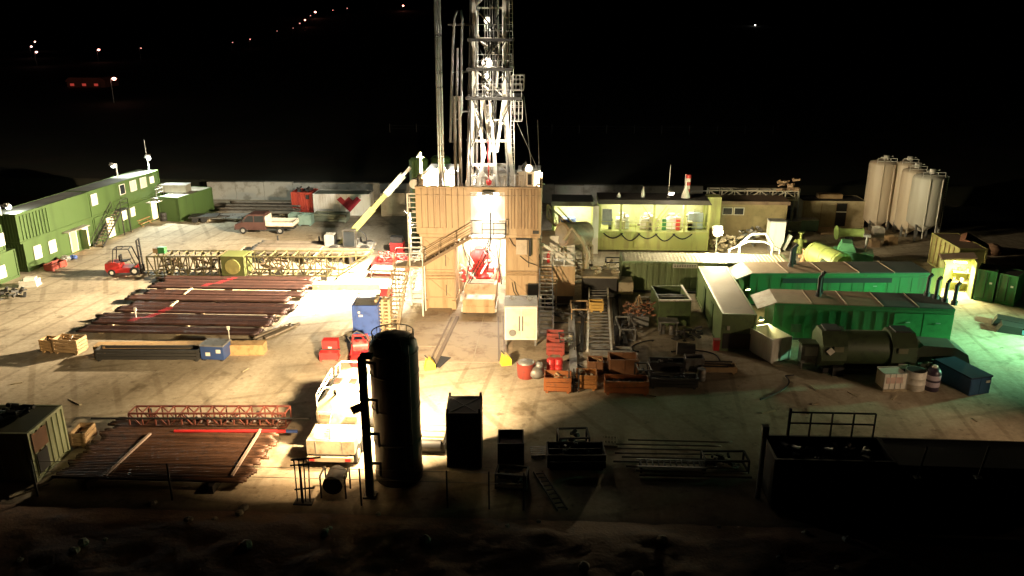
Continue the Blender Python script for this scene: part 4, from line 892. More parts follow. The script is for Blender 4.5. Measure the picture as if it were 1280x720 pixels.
# stairs of the rig
b0 = G(488, 419); lz = 4.1; lp = G(504, 341, 4.1); lp = Vector((XY(506, 341, 59.5)[0], 59.0, lz))
st = stair('rig_stairs', 'lit steel stairs running from the yard up to the rig landing, blue container side', b0, lp+Vector((0, -.4, 0)), 1.1, 16, mat('rig_stair_tan', (.4, .3, .19), .6), tread=mat('worn_tread_tan', (.5, .4, .27), .6))
t = thing('stair_landing', 'tan landing joining the two rig stair flights', 'landing', (lp.x, lp.y, 0))
x1 = XY(530, 330, 59.3)[0]-lp.x
MB().b(-.7, -.4, lz-.1, x1, 1.1, lz).build('platform', mat('rig_stair_tan', (0, 0, 0)), t); MB().rail([(-.68, -.38, lz), (-.68, 1.08, lz), (x1, 1.08, lz)]).rail([(.6, -.38, lz), (x1, -.38, lz)]).build('handrail', WHITE, t)
for x in (-.6, x1-.1):
    for y in (-.3, 1.0): MB().c(x, y, (lz-.1)/2, .12, .12, lz-.1).build('leg', WHITE, t)
stair('rig_stairs', 'brown upper stair flight slanting across the cream wind wall to the lit doorway', Vector((lp.x+x1, 59.25, lz)), Vector((d0+.15, 59.3, zb+.06)), .9, 10, mat('upper_stair_brown', (.2, .13, .07), .6), tread=mat('upper_stair_brown', (0, 0, 0)))
x0 = XY(512, 330, 61)[0]; x1b = XY(527, 330, 61)[0]; zl = XY(515, 243, 61)[1]
t = thing('caged_ladder', 'white caged ladder tower at the boom side of the wind wall', 'ladder', ((x0+x1b)/2, 61.2, 0)); w = (x1b-x0)/2
q = MB()
for sx in (-w, w): q.bar((sx, 0, 0), (sx, 0, zl), .12); q.bar((sx, .9, 0), (sx, .9, zl-.4), .1)
q.bar((-w, 0, zl), (w, 0, zl), .1); q.bar((-w, 0, zl), (-w, .9, zl-.4), .1); q.build('frame', WHITE, t)
for i in range(22): MB().bar((-w, 0, .5+i*.4), (w, 0, .5+i*.4), .06).build('rung', WHITE, t)
q = MB()
for i in range(8): q.bar((-w, 0, 1+i*1.1), (-w, .9, 1.5+i*1.1), .06); q.bar((w, 0, 1+i*1.1), (w, .9, 1.5+i*1.1), .06); q.bar((-w, .9, 1+i*1.1), (w, .9, 1+i*1.1), .06)
q.build('cage', WHITE, t)
q = MB(); 
for k in range(5): q.bar((-1.5+k*.35, 0, 0), (1.0-k*.1, .5, 4.6-k*.3), .14)
q.bar((-1.5, 0, 2), (1, .2, 2.2), .12); solo('white_struts', 'bright white slanting struts beside the lit left rig column', 'struts', q, WHITE, (xl0-1.3, 62.2, 0))
solo('white_pump', 'small white pump case at the foot of the white struts', 'pump', MB().b(-.6, -.4, .2, .6, .4, 1.1).tube((-.9, 0, .5), (.9, 0, .5), .2, 12).b(-.7, -.5, 0, .7, .5, .2), WHITE, G(519, 376))
# white cabin by the right column
c, rz, L = front(G(631, 433), G(671, 433), 2.2)
t = thing('site_cabin', 'cream steel cabin on legs with twin doors in front of the right rig column', 'cabin', c, rz)
MB().b(-L/2, -1.1, .5, L/2, 1.1, 2.95).build('body', WHITE, t); MB().b(-L/2-.05, -1.15, 2.95, L/2+.05, 1.15, 3.05).build('roof', ROOFP, t)
for sx in (-1, 1):
    d = MB().b(min(sx*.03, sx*(L/2-.1)), -1.14, .6, max(sx*.03, sx*(L/2-.1)), -1.1, 2.85).build('door', mat('cream_white_door', (.7, .63, .5), .5, dirt=(.58, .5, .38)), t)
    MB().b(sx*.12-.03, -1.18, 1.2, sx*.12+.03, -1.14, 2.3).build('locking_bar', DARK, d)
    for y in (-.95, .95): MB().c(sx*(L/2-.1), y, .25, .14, .14, .5).build('leg', GREY, t)
    MB().tube((sx*.6, .2, 3.05), (sx*.6, .2, 3.3), .1, 10).bar((sx*.6-.25, .2, 3.2), (sx*.6+.25, .2, 3.2), .1).build('lifting_lug', GREY, t)
MB().lathe([(.26, 0), (.26, .03)], 18, Matrix.Translation((-L/2+.55, -1.14, 1.05)) @ Matrix.Rotation(PI/2, 4, 'X')).build('vent', GREY, t)
# blue container + red winch + timber near the left stairs
c, rz, L = front(G(442, 420), G(474, 420), 1.9)
t = container('tool_container', 'blue narrow tool container with grey roof beside the rig stairs', 'container', c, rz, L, 1.9, 2.35, BLUE, GREY, (0, 0, 1, 1))
MB().b(-.55*L/2, -.97, 1.75, -.38*L/2, -.95, 1.9).b(-.5*L/2, -.97, 1.5, -.2*L/2, -.95, 1.65).build('marking', PLASW, t)
MB().bar((L/2-.15, .7, 2.35), (-L/2+.2, .7, 2.75), .05).bar((-L/2+.2, -.7, 2.36), (-L/2+.2, .7, 2.75), .05).build('roof_rail', GREY, t)
p = G(450, 447); t = thing('hydraulic_winch', 'red hydraulic winch unit standing in front of the blue container', 'winch', p+Vector((0, .4, 0)), .2)
MB().b(-.8, -.6, 0, .8, .6, .2).build('skid', RED, t); MB().tube((-.5, 0, .75), (.5, 0, .75), .42, 16).build('winch_drum', mat('red_tools', (0, 0, 0)), t)
q = MB()
for sx in (-.65, .65): q.bar((sx, -.5, .2), (sx*.7, 0, 1.5), .1); q.bar((sx, .5, .2), (sx*.7, 0, 1.5), .1)
q.bar((-.5, 0, 1.5), (.5, 0, 1.5), .12); junk(q, .7, .5, .2, 1.3, 18); q.build('frame', RED, t); MB().path([(-.5, -.4, 1.0), (-.8, -.6, 1.6), (-.2, -.5, 2.0), (.4, -.4, 1.6), (.7, -.5, .8)], .05).build('hose', DARK, t)
p = G(448, 456); solo('red_case', 'red low case on the ground below the hydraulic winch', 'case', MB().b(-.45, -.35, 0, .45, .35, .5).b(-.48, -.38, .5, .48, .38, .58), RED, p, .2)
t = thing('red_chest', 'open red chest standing alone on the bright floodlit yard', 'chest', G(411, 451)+Vector((0, .4, 0)), .06)
MB().b(-.62, -.5, .12, .62, .1, .62).build('body', RED, t); MB().b(-.52, .1, .12, .52, .75, 1.25).build('back_box', RED, t); MB().b(-.72, -.02, .64, .72, .08, .7).build('tray_bar', DARK, t); MB().b(-.12, .08, .72, .12, .1, .82).build('label_plate', PLASW, t)
for sx in (-.55, .55): MB().c(sx, 0, .06, .1, 1.0, .12).build('runner', DRED, t)
q = MB()
for i in range(9): q.b(-.6, -.5, i*.28, .6, .5, i*.28+.1).b(-.55, -.45, i*.28+.1, -.4, .45, i*.28+.27).b(.4, -.45, i*.28+.1, .55, .45, i*.28+.27).b(-.08, -.45, i*.28+.1, .08, .45, i*.28+.27)
solo('pallet_stack', 'stack of pale wooden pallets between blue container and rig stairs', 'pallet stack', q, mat('pale_pallet_wood', (.55, .42, .24), .75), G(481, 412))

# ================================================================== RIG, PIT SIDE
A = G(676, 392); Yw = 61.5; x0 = XY(676, 330, Yw)[0]; x1 = XY(719, 330, Yw)[0]; zt2 = XY(700, 333, Yw)[1]
t = thing('trip_tank', 'tall ribbed tank with white lit top behind the pit side stairs', 'tank', ((x0+x1)/2, Yw+2, 0)); w = (x1-x0)/2
q = MB(); q.b(-w, -2, .9, w, 2, zt2)
for i in range(7): a = -w+.2+i*(2*w-.4)/6; q.b(a-.06, -2.06, 1.0, a+.06, -2, zt2-.1)
q.build('shell', CREAM, t); MB().b(-w+.1, -1.9, 0, w-.1, 1.9, .9).build('base', BLACK, t)
MB().b(-w, 0.2, zt2, w, 2, zt2+1.9).build('upper_casing', WHITE, t); MB().b(-w+.1, -1.9, zt2, w-.1, .2, zt2+.06).build('walkway', WHITE, t)
q = MB(); q.rail([(-w+.1, -1.95, zt2), (w, -1.95, zt2), (w, .1, zt2)], 1.1, .03, .8); q.build('handrail', WHITE, t)
x, z = XY(685.5, 322, Yw); solo('fire_extinguisher', 'red fire extinguisher on the white lit tank top', 'fire extinguisher', MB().lathe([(.05, 0), (.13, .02), (.13, .7), (.05, .8), (.05, .9)], 12).bar((0, 0, .9), (.15, 0, .95), .05), RED, (x, Yw+.8, zt2+.06))
stair('rig_stairs', 'steep grey steel stairs with many treads beside the cream cabin, pit side', G(683, 420), Vector((XY(682, 335, Yw)[0], Yw-.1, zt2)), 1.0, 17, GREY, tread=mat('dull_grey_tread', (.3, .27, .22), .6))
q = MB(); a = PY(676, 304, 62); b = PY(718, 330, 62); q.bar(a, b, .2).bar(PY(676, 304, 62), PY(676, 330, 62), .16).bar(PY(690, 312, 62), PY(690, 330, 62), .1); o = q.build('white_brace', WHITE); tag(o, 'white slanting brace frame above the pit side stairs', 'brace'); 
# flow line duct and lattice walkway
t = thing('flow_line_walkway', 'sloping lattice walkway coming down from the rig floor to the mud pits', 'walkway', (PY(715, 300, 66).x, 66, 0))
TANL = mat('dusty_lattice', (.42, .36, .24), .6, dirt=(.25, .2, .13))
for Y in (65.2, 66.6):
    a, b = PY(684, 256, Y), PY(741, 308, Y); q = MB(); q.bar(a, b, .16).bar(a-Vector((0, 0, 1.1)), b-Vector((0, 0, 1.1)), .16)
    for i in range(9):
        f = i/8; c = a.lerp(b, f); q.bar(c, c-Vector((0, 0, 1.1)), .09)
        if i < 8: q.bar(c, a.lerp(b, (i+1)/8)-Vector((0, 0, 1.1)), .07)
    q.build('side_truss', TANL, t, True)
a, b = PY(684, 266, 65.9), PY(741, 318, 65.9); q = MB()
for i in range(17): c = a.lerp(b, i/16); q.bar(c+Vector((0, -.7, -.3)), c+Vector((0, .7, -.3)), .1)
q.build('rungs', TANL, t, True)
c = PY(703, 293, 63.5); t = thing('vacuum_degasser', 'big brown round drum with visible end beside the lattice walkway', 'drum', (c.x, c.y, 0))
q = MB(); D = Vector((.75, .62, -.1)).normalized(); p0 = Vector((0, 0, c.z)); q.tube(p0, p0+D*2.6, .95, 24); q.build('shell', mat('brown_drum', (.3, .23, .15), .55, dirt=(.2, .15, .1)), t)
q = MB(); q.tube(p0-D*.06, p0-D*.003, .75, 22); q.build('end_cover', mat('grey_drum_end', (.33, .29, .22), .5), t)
q = MB(); q.bar((-.3, 0, 0), (0, 0, c.z-.9), .18).bar((2, 1.4, 0), (1.7, 1.3, c.z-1), .18).bar((.4, 0, 0), (.3, .3, c.z-.8), .18); q.build('leg', TANL, t)
q = MB(); pts = [PY(705, 300, 62.8), PY(715, 285, 62.8), PY(728, 300, 62.8), PY(735, 318, 62.8), PY(733, 335, 62.8)]; o = solo('flow_hose', 'thick tan hose arching down beside the brown drum', 'hose', MB().path([p-pts[0] for p in pts], .16, 8), TANL, pts[0])
# catwalk ladder conveyor
A = G(734, 446); E = G(737, 348); A2 = G(764, 446); E2 = G(757, 348)
t = thing('pipe_catwalk', 'long ladder like catwalk track with pale rails pointing at the pits', 'catwalk', (A+A2)/2)
MB().bar(A+Vector((0, 0, .5)), E+Vector((0, 0, 1.2)), .12, .22).build('side_rail', WHITE, t, True); MB().bar(A2+Vector((0, 0, .5)), E2+Vector((0, 0, 1.2)), .12, .22).build('side_rail', WHITE, t, True)
for i in range(30):
    f = (i+.5)/30; MB().bar(A.lerp(E, f)+Vector((.06, 0, .5+.7*f)), A2.lerp(E2, f)+Vector((-.06, 0, .5+.7*f)), .1, .06).build('rung', GREY, t, True)
for f in (.1, .5, .9):
    for P0, P1 in ((A, E), (A2, E2)): p = P0.lerp(P1, f); MB().c(p.x, p.y, (.4+.7*f)/2, .14, .14, .4+.7*f).build('leg', GREY, t, True)
p = G(745, 386, 1.0); crate('yellow_crate', 'yellow slatted crate sitting on the catwalk track', (p.x, p.y, .85), 0, 1.1, .8, .8, mat('crate_yellow', (.6, .38, .1), .5), slats=3, legs=True)
for (a, b, w, h, m, lb) in (((717, 470), (713, 372), .5, .45, GALV, 'long pale steel beam on the ground between stairs and catwalk'), ((772, 440), (765, 350), .35, .4, DARK, 'dark steel beam beside the catwalk, nearest its rails'), ((782, 432), (771, 352), .3, .35, DARK, 'dark steel beam further out from the catwalk'), ((727, 440), (729, 360), .25, .3, BLACK, 'black narrow beam between pale beam and catwalk')):
    a1, b1 = G(*a), G(*b); solo('steel_beam', lb, 'beam', MB().bar((0, 0, h/2), b1-a1+Vector((0, 0, h/2)), w, h*.2).bar((0, 0, h*.1), b1-a1+Vector((0, 0, h*.1)), w, h*.2).bar((0, 0, h*.3), b1-a1+Vector((0, 0, h*.3)), .08, h*.55), m, a1)
p = G(722, 345); t = thing('tool_house', 'dark machine box with brown top at the pit end of the catwalk', 'machine', (G(748, 352).x, 64.5, 0))
MB().b(-1.6, -1.2, .2, 1.2, 1.2, 1.9).build('body', DARK, t); MB().b(-1.7, -1.3, 1.9, 1.3, 1.3, 2.05).b(1.3, -.8, .4, 2.6, .9, 1.4).build('cover', TANL, t); q = MB(); junk(q, 1.8, 1.1, 2.0, 2.6, 16, 1.6); q.build('fittings', TANL, t)
crate('tool_tray', 'long dark tray of bars lying across the end of the catwalk', G(764, 447)+Vector((0, .4, 0)), 0, 2.9, .8, .55, GREY, cat='tray', slats=2, fill=lambda q, x, y, z, H: [q.tube((-x, -y+.1+i*.12, z+.1), (x, -y+.1+i*.12, z+.1), .045, 7) for i in range(5)], fillm=DARK)
crate('tool_tray', 'low brown tray in front of the long tray at the catwalk end', G(764, 461)+Vector((0, .4, 0)), 0, 2.8, .9, .45, TAN, cat='tray', slats=1, fill=lambda q, x, y, z, H: junk(q, x, y, z, H, 16), fillm=GREY)

# crates in the middle
p = G(657, 475); t = thing('waste_bin', 'dull red waste bin with crumpled grey cover below the cream cabin', 'bin', p+Vector((0, .5, 0)))
MB().lathe([(.5, 0), (.55, .05), (.6, .95), (.62, 1.0)], 16).build('body', DRED, t); MB().ball((0, 0, 1.0), .58, 10, .35).build('cover', GREY, t)
p = G(670, 472); solo('waste_sack', 'grey slumped sack leaning beside the dull red bin', 'sack', MB().ball((0, 0, .4), .55, 10, .8).ball((.2, .1, .8), .3, 8), GREY, p)
for k, (px, py, H, lb) in enumerate(((694, 431, .9, 'red slatted crate at the back of the red stack by the steep stairs'), (694, 445, 1.0, 'red slatted crate in the middle of the red stack by the steep stairs'))):
    crate('red_crate', lb, G(px, py)+Vector((0, .3, 0)), 0, 1.25, .8, H, DRED, slats=3)
for (px, lb) in ((688.5, 'red drum in front of the red crates, one nearer the bin'), (698, 'red drum in front of the red crates, one nearer the catwalk')): drum('drum', lb, G(px, 465), RED, .28, .95)
def og(q, x, y, z, H): junk(q, x, y, z, H, 14)
crate('orange_crate', 'bright orange crate with brown wrapped load below the red drums', G(697, 491)+Vector((0, .5, 0)), -.03, 1.7, 1.2, 1.05, ORANGE, slats=3, fill=og, fillm=TAN)
crate('orange_crate', 'orange brown crate with a crumpled paper load between two others', G(733, 488)+Vector((0, .5, 0)), 0, 1.3, 1.1, 1.05, mat('orange_brown', (.4, .17, .05), .6), slats=3, fill=og, fillm=WOODP)
crate('orange_crate', 'long low orange rimmed crate full of dark rings', G(783, 494)+Vector((0, .5, 0)), 0, 2.7, 1.1, .95, ORANGE, slats=2, fill=lambda q, x, y, z, H: [q.b(-x, -y, z, x, y, z+.15)]+[q.tube((-x+.2+i*.33, -y, z+.3), (-x+.2+i*.33, y, z+.3), .22, 10) for i in range(7)], fillm=DARK)
crate('brown_crate', 'open dark brown box with a leaning lid behind the orange crates', G(779, 470)+Vector((0, .5, 0)), .04, 1.9, 1.3, 1.2, mat('brown_box', (.22, .1, .045), .6), th=.08)
crate('brown_crate', 'small open brown crate left of the dark brown box, tan board inside', G(744, 470)+Vector((0, .5, 0)), 0, 1.0, 1.0, 1.0, mat('brown_box', (0, 0, 0)), fill=og, fillm=TAN)
t = thing('tube_stand', 'dark upright frame of tubes squeezed between orange crates', 'frame', G(717, 491)+Vector((0, .4, 0))); q = MB()
for x in (-.3, 0, .3): q.bar((x, -.3, 0), (x, -.3, 1.3), .07); q.bar((x, .3, 0), (x, .3, 1.3), .07); q.bar((x, -.3, 1.3), (x, .3, 1.3), .07)
q.build('posts', DARK, t); q = MB(); junk(q, .35, .3, .1, 1.2, 14); q.build('hoses', DARK, t)
crate('steel_basket', 'black steel basket with small parts, back one of the dark pair', G(834, 466)+Vector((0, .4, 0)), 0, 2.3, .9, .75, DARK, cat='basket', slats=2, fill=og, fillm=GREY)
crate('steel_basket', 'black long steel basket, front one of the dark pair', G(842, 486)+Vector((0, .4, 0)), 0, 3.0, .9, .75, DARK, cat='basket', slats=3, fill=og, fillm=DARK)
crate('grey_box', 'small open grey box on the end of the dark basket pair', G(868, 464)+Vector((0, .4, 0)), 0, 1.25, .8, .9, GREY, cat='box')
crate('flat_rack', 'low brown rack of bars reaching out past the small grey box', G(899, 468)+Vector((0, .4, 0)), 0, 2.3, .8, .5, TAN, cat='rack', slats=1, fill=dk, fillm=DARK)
drum('drum', 'grey drum between the small grey box and the brown rack', G(876, 475), GREY, .28, .8)

# ================================================================== FOREGROUND
p = G(497, 603); tcx, tcy = p.x, p.y+.6; TH = 7.75; R = 1.17
t = thing('vertical_tank', 'tall black upright tank with ring rail on top in the dark foreground', 'tank', (tcx, tcy, 0))
MB().lathe([(R*.95, 0), (R, .05), (R, TH-.65), (R*.96, TH-.4), (R*.8, TH-.15), (R*.5, TH-.02), (.02, TH+.02)], 36).build('shell', TANKB, t)
for z in (.4, 2.2, 4.0, 5.8, 6.9): MB().lathe([(R+.005, z), (R+.035, z+.02), (R+.035, z+.08), (R+.005, z+.1)], 36).build('band', TANKB, t)
q = MB()
for i in range(12): a = 2*PI*i/12; q.bar((R*.86*math.cos(a), R*.86*math.sin(a), TH-.3), (R*.86*math.cos(a), R*.86*math.sin(a), TH+.12), .035)
q.path([(R*.86*math.cos(2*PI*i/24), R*.86*math.sin(2*PI*i/24), TH+.12) for i in range(25)], .03, 6); q.build('ring_rail', TANKB, t)
q = MB()
for sx in (-.22, .22): q.bar((R*.62+sx*.7, -R*.82+sx*.35, .5), (R*.62+sx*.7, -R*.82+sx*.35, TH-.2), .06)
for i in range(22): q.bar((R*.62-.15, -R*.82-.08, .7+i*.3), (R*.62+.15, -R*.82+.08, .7+i*.3), .03)
q.build('ladder', TANKB, t)
pb = G(463, 620); pv = PY(452.5, 447, pb.y); hv = pv.z; q = MB(); dx = pb.x-tcx; dy = pb.y-tcy
q.bar((dx, dy, 0), (dx, dy, hv), .34, .34).b(dx-.05, dy-.2, hv, dx+.5, dy+.2, hv+.18)
for z in (1.6, 3.2, 5.0, 6.9): q.bar((dx, dy, z+.2), (dx*.62, dy*.62, z-.2), .12); q.bar((dx*.62, dy*.62, z-.2), (dx*.62, dy*.62, z-.9), .1)
q.c(dx, dy, .05, .6, .6, .1); q.build('riser_post', BLACK, t)
# dark container etc.
c, rz, L = front(G(559, 584), G(602, 584), 2.0)
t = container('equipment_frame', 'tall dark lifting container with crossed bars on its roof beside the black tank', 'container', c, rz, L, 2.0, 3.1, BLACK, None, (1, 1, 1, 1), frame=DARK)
MB().b(-L/2+.13, -.87, 2.9, L/2-.13, .87, 3.0).build('roof', GREY, t); MB().bar((-L/2+.1, -.9, 3.05), (L/2-.1, .9, 3.05), .07).bar((-L/2+.1, .9, 3.05), (L/2-.1, -.9, 3.02), .07).build('cross_bar', DARK, t)
for sx in (-1, 1):
    for sy in (-1, 1): MB().c(sx*(L/2-.08), sy*.92, 3.2, .12, .12, .25).build('corner_post', DARK, t)
c, rz, L = front(G(622, 588), G(655, 588), 1.5)
crate('open_bin', 'small dark bin with pinkish worn floor beside the tall dark container', c, rz, L, 1.5, 1.55, BLACK, cat='bin', fill=lambda q, x, y, z, H: q.b(-x, -y, H-.35, x, y, H-.3), fillm=mat('pink_worn_floor', (.3, .17, .15), .7))
t = thing('pump_skid', 'lit pump skid with pale timbers between black tank and dark container', 'pump', G(543, 556)); q = MB()
for i in range(6): q.b(-.7, -.8+i*.32, .6+.05*(i % 2), .6, -.6+i*.32, .75+.05*(i % 2))
q.build('timber_load', WOODP, t); MB().b(-.7, -.9, 0, .7, 1.1, .55).build('skid', DARK, t); q = MB(); q.tube((-.6, -.9, .5), (.5, -.9, .5), .3, 12); q.build('motor', DARK, t)
# white service truck
A = G(381, 588); E = G(446, 588); cx = (A.x+E.x)/2; yt0 = A.y; Wd = (E.x-A.x)
t = thing('tanker_truck', 'floodlit white service truck with rounded body and two dark hatches', 'truck', (cx, yt0+2.6, 0)); hw = Wd/2-.05
SVC = mat('service_white', (.34, .3, .22), .5, dirt=(.2, .165, .11), scale=1.5)
MB().b(-hw*.7, -2.4, .55, hw*.7, 3.2, .8).build('chassis', DARK, t)
prof = [(-hw+.1, .85), (hw-.1, .85), (hw-.05, 2.1), (hw-.2, 2.7), (hw-.6, 3.05), (0, 3.2), (-hw+.6, 3.05), (-hw+.2, 2.7), (-hw+.05, 2.1)]
bd_ = MB().prism(prof, -.3, 3.2).build('tank_body', SVC, t)
for x in (-.42, .42): MB().b(x-.17, 1.2, 3.02, x+.17, 1.75, 3.16+.06).build('hatch', mat('hatch_red_brown', (.06, .018, .012), .6), t)
q = MB(); q.path([(-hw+.3, 3.0, 2.7), (-hw+.35, 3.0, 3.35), (-.6, 3.0, 3.65), (.6, 3.0, 3.65), (hw-.35, 3.0, 3.35), (hw-.3, 3.0, 2.7)], .05, 8)
for x in (-.7, .7): q.bar((x, 3.0, 3.05), (x, 3.0, 3.6), .05)
q.rail([(-hw+.15, -.3, 2.5), (-hw+.15, 2.8, 2.6)], .7).rail([(hw-.15, -.3, 2.5), (hw-.15, 2.8, 2.6)], .7); q.bar((-hw+.2, 1.0, 3.0), (hw-.2, 1.0, 3.0), .06); q.build('top_rail', WHITE, t)
MB().b(-hw+.15, -.36, .9, hw-.15, -.3, 2.2).build('rear_bulkhead', SVC, t); FRT = mat('faded_red_trim', (.4, .1, .06), .5); MB().b(-hw+.3, -.5, 1.9, -.3, -.36, 2.1).build('red_trim', FRT, t); MB().b(.4, -.5, 1.75, hw-.3, -.36, 2.0).build('red_trim', FRT, t)
MB().b(-hw+.05, -2.3, .8, hw-.05, -.5, 1.55).build('rear_box', SVC, t); q = MB()
for i in range(5): q.b(-.5, -2.0+i*.22, 1.55, .4, -1.9+i*.22, 1.58)
q.b(-hw+.5, -2.34, .9, -hw+.54, -2.3, 1.5).b(hw-.7, -2.34, .9, hw-.66, -2.3, 1.5); q.build('grating', GREY, t)
MB().b(-hw+.1, -2.55, .5, hw-.1, -2.35, .75).build('bumper', SVC, t)
for sx in (-1, 1): MB().b(sx*(hw-.35)-.14, -2.58, .55, sx*(hw-.35)+.14, -2.55, .7).build('tail_light', RED, t)
for yy in (-1.6, -.4, 2.4):
    for sx in (-1, 1):
        w = MB().tube((sx*(hw-.4), yy, .5), (sx*(hw-.02), yy, .5), .5, 20).build('wheel', RUBBER, t); MB().tube((sx*(hw-.03), yy, .5), (sx*(hw), yy, .5), .27, 14).build('rim', GALV, w)
q = MB(); q.path([(0, -2.2, 1.6), (-.05, -2.0, 2.4), (0, -1.2, 3.1), (0, .2, 3.4)], .04, 6).bar((-.35, -.2, 3.45), (.35, -.2, 3.45), .05); q.build('centre_mast', GREY, t)
p = G(420, 617); t = thing('electric_motor', 'dark round motor on a small frame in front of the white truck', 'motor', p)
MB().tube((0, -.5, .75), (0, .6, .75), .48, 20).build('casing', BLACK, t); q = MB()
for sx in (-.6, .6): q.bar((sx, -.4, 0), (sx, -.4, 1.2), .07); q.bar((sx, .5, 0), (sx, .5, 1.2), .07); q.bar((sx, -.4, 1.2), (sx, .5, 1.2), .07)
q.build('frame', DARK, t)
t = thing('pipe_stand', 'dark stand of thin upright bars at the truck corner', 'stand', G(380, 628)); q = MB()
for i in range(4): q.bar((-.3+i*.2, 0, 0), (-.3+i*.2, .1*i, 2.3), .05)
q.bar((-.45, 0, 2.3), (.9, .3, 2.3), .07).bar((-.4, 0, .7), (.5, .2, .7), .06).bar((-.5, 0, 2.0), (.4, .2, 2.0), .06).c(0, 0, .03, .9, .5, .06); q.build('frame', BLACK, t)
# fence along the bank
t = thing('wire_fence', 'thin wire fence along the earth bank in the dark foreground', 'fence', (-8, 32.9, 0))
xf = [G(px, 632).x for px in (35, 210, 378, 452, 560, 612, 655)]
for x in xf: MB().c(x+8, 0, 1.0, .07, .07, 2.0).build('post', BLACK, t)
for z in (1.95, 1.4): MB().bar((xf[0]+8, 0, z), (xf[-1]+8, 0, z), .018).build('wire', GREY, t)
# near container
e = G(47, 601); c, rz, L = front(G(-110, 604), e, 3.1)
t = container('shipping_container', 'pale green ribbed container end in the near dark corner, dark roof', 'container', c, 0.03, 6.5, 3.1, 2.75, mat('pale_green_sheet', (.33, .36, .22), .55, dirt=(.26, .27, .16), streak=True), mat('near_roof_green', (.09, .09, .05), .7), (1, 1, 0, 1), pitch=.42)
MB().b(3.255, -1.2, .3, 3.29, -.3, 1.4).build('vent_panel', DARK, t); MB().b(3.252, -1.3, 1.5, 3.27, -.1, 2.5).build('rust_patch', mat('rust_brown', (.25, .13, .07), .8), t)
q = MB(); junk(q, 1.0, .7, 0, .3, 16, 1.6); o = q.build('roof_scrap', BLACK, t); o.location = (1.6, .4, 2.75)
crate('wooden_crate', 'small tan crate behind the near pale green container', G(98, 560)+Vector((0, .6, 0)), .1, .85, 1.3, .9, TAN, slats=3)
for (a, b, lb) in (((30, 616), (78, 590), 'grey plank lying by the near container foot'), ((12, 622), (60, 604), 'second grey plank beside the near container foot')):
    a1, b1 = G(*a), G(*b); solo('plank', lb, 'plank', MB().bar((0, 0, .03), b1-a1+Vector((0, 0, .03)), .3, .05), WOODP, a1)
# near pipe rack
pp = pipe_proto(9.6, .072, mat('near_rusty_pipe', (.11, .055, .032), .5, .2, dirt=(.05, .028, .02), scale=1.5, rnd=.4))
pipes(pp, [(-19.55+random.uniform(-.22, .22)+(.25 if i % 9 > 5 else 0), 40.1-.152*i, .5) for i in range(42)], 'thin rusty pipe lying on the near rack under the red lattice', 'thin rusty pipes on the near rack')
t = thing('pipe_rack', 'low dark rack under the thin rusty pipes beside the near container', 'rack', (-19.55, 36.9, 0))
for x in (-3.1, 3.2): MB().b(x-.12, -3.4, 0, x+.12, 3.6, .42).b(x-.1, 3.5, .42, x+.1, 3.6, .95).build('support', DARK, t)
for (a, b, lb) in (((131, 596), (188, 543), 'pale bar laid across the near rusty pipes, container end'), ((290, 596), (326, 538), 'pale bar laid across the near rusty pipes, truck end')):
    a1, b1 = G(*a, .6), G(*b, .6); solo('batten', lb, 'batten', MB().bar((0, 0, .05), b1-a1+Vector((0, 0, .05)), .13, .1), mat('pinkish_bar', (.4, .3, .25), .6), a1)
A = G(163, 534, .4); E = G(358, 534, .4)
t = thing('lattice_boom', 'long rust red lattice boom lying behind the near pipe rack', 'lattice boom', ((A.x+E.x)/2, A.y+.5, 0))
MB().truss(A, E, .85, 12, .09, (0, 1, 0), .9).build('lattice', mat('rust_red_lattice', (.15, .04, .025), .6, dirt=(.07, .025, .02)), t, True)
for f in (.08, .5, .93): p = A.lerp(E, f); MB().c(p.x, p.y+.45, .18, .25, 1.1, .36).build('block', WOODP, t, True)
q = MB()
for k in range(10): p = A.lerp(E, random.uniform(.25, .95)); q.bar(p+Vector((0, .3, .2)), p+Vector((random.uniform(-.6, .6), .6, random.uniform(.1, .5))), .14)
q.build('stowed_parts', mat('greyish_parts', (.3, .25, .23), .5), t, True)
a1, b1 = G(114, 523, 1.2), G(388, 523, 1.2); solo('long_pole', 'very long thin dark pole lying along the red lattice boom', 'pole', MB().tube((0, 0, 0), b1-a1, .06, 8), BLACK, a1)
a1, b1 = G(218, 539, .6), G(358, 539, .6); t = thing('red_pipe', 'bright red pipe with a blue end in front of the lattice boom', 'pipe', a1); MB().tube((0, 0, 0), b1-a1, .09, 10).build('tube', RED, t); MB().tube(b1-a1, b1-a1+Vector((.6, 0, 0)), .1, 10).build('end_cap', BLUE, t)
# dark gear right of centre foreground
pallet('pallet', 'pale empty wooden pallet lying alone on the dark ground', G(763, 553), 1.5)
pallet('pallet', 'grey pallet partly under the dark low basket', G(678, 566), .1, GREY, 1.3, 1.0)
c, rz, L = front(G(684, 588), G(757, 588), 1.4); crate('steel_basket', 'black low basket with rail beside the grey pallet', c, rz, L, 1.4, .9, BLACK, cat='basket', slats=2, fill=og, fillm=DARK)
pp = pipe_proto(5.6, .05, PIPEG)
for i in range(9):
    o = pp if i == 0 else dup(pp, (0, 0, 0)); p = G(842, 556+i*5.5); o.location = (p.x+random.uniform(-.4, .5)+(1.2 if i > 6 else 0), p.y, .25); o.rotation_euler = (0, 0, random.uniform(-.02, .02)); tag(o, 'thin grey pipe in the dark spread of pipes near the lone pallet', 'pipe', 'thin grey pipes in the dark foreground')
a1, b1 = G(797, 583, .4), G(885, 584, .4); t = thing('roller_rack', 'dark roller rack lying among the thin grey pipes', 'rack', a1); 
for y in (0, .7): MB().bar((0, y, 0), (b1.x-a1.x, y, 0), .08).build('side_rail', GALV, t)
for i in range(12): MB().bar((.2+i*.3, 0.04, 0), (.2+i*.3, .66, 0), .07).build('roller', DARK, t)
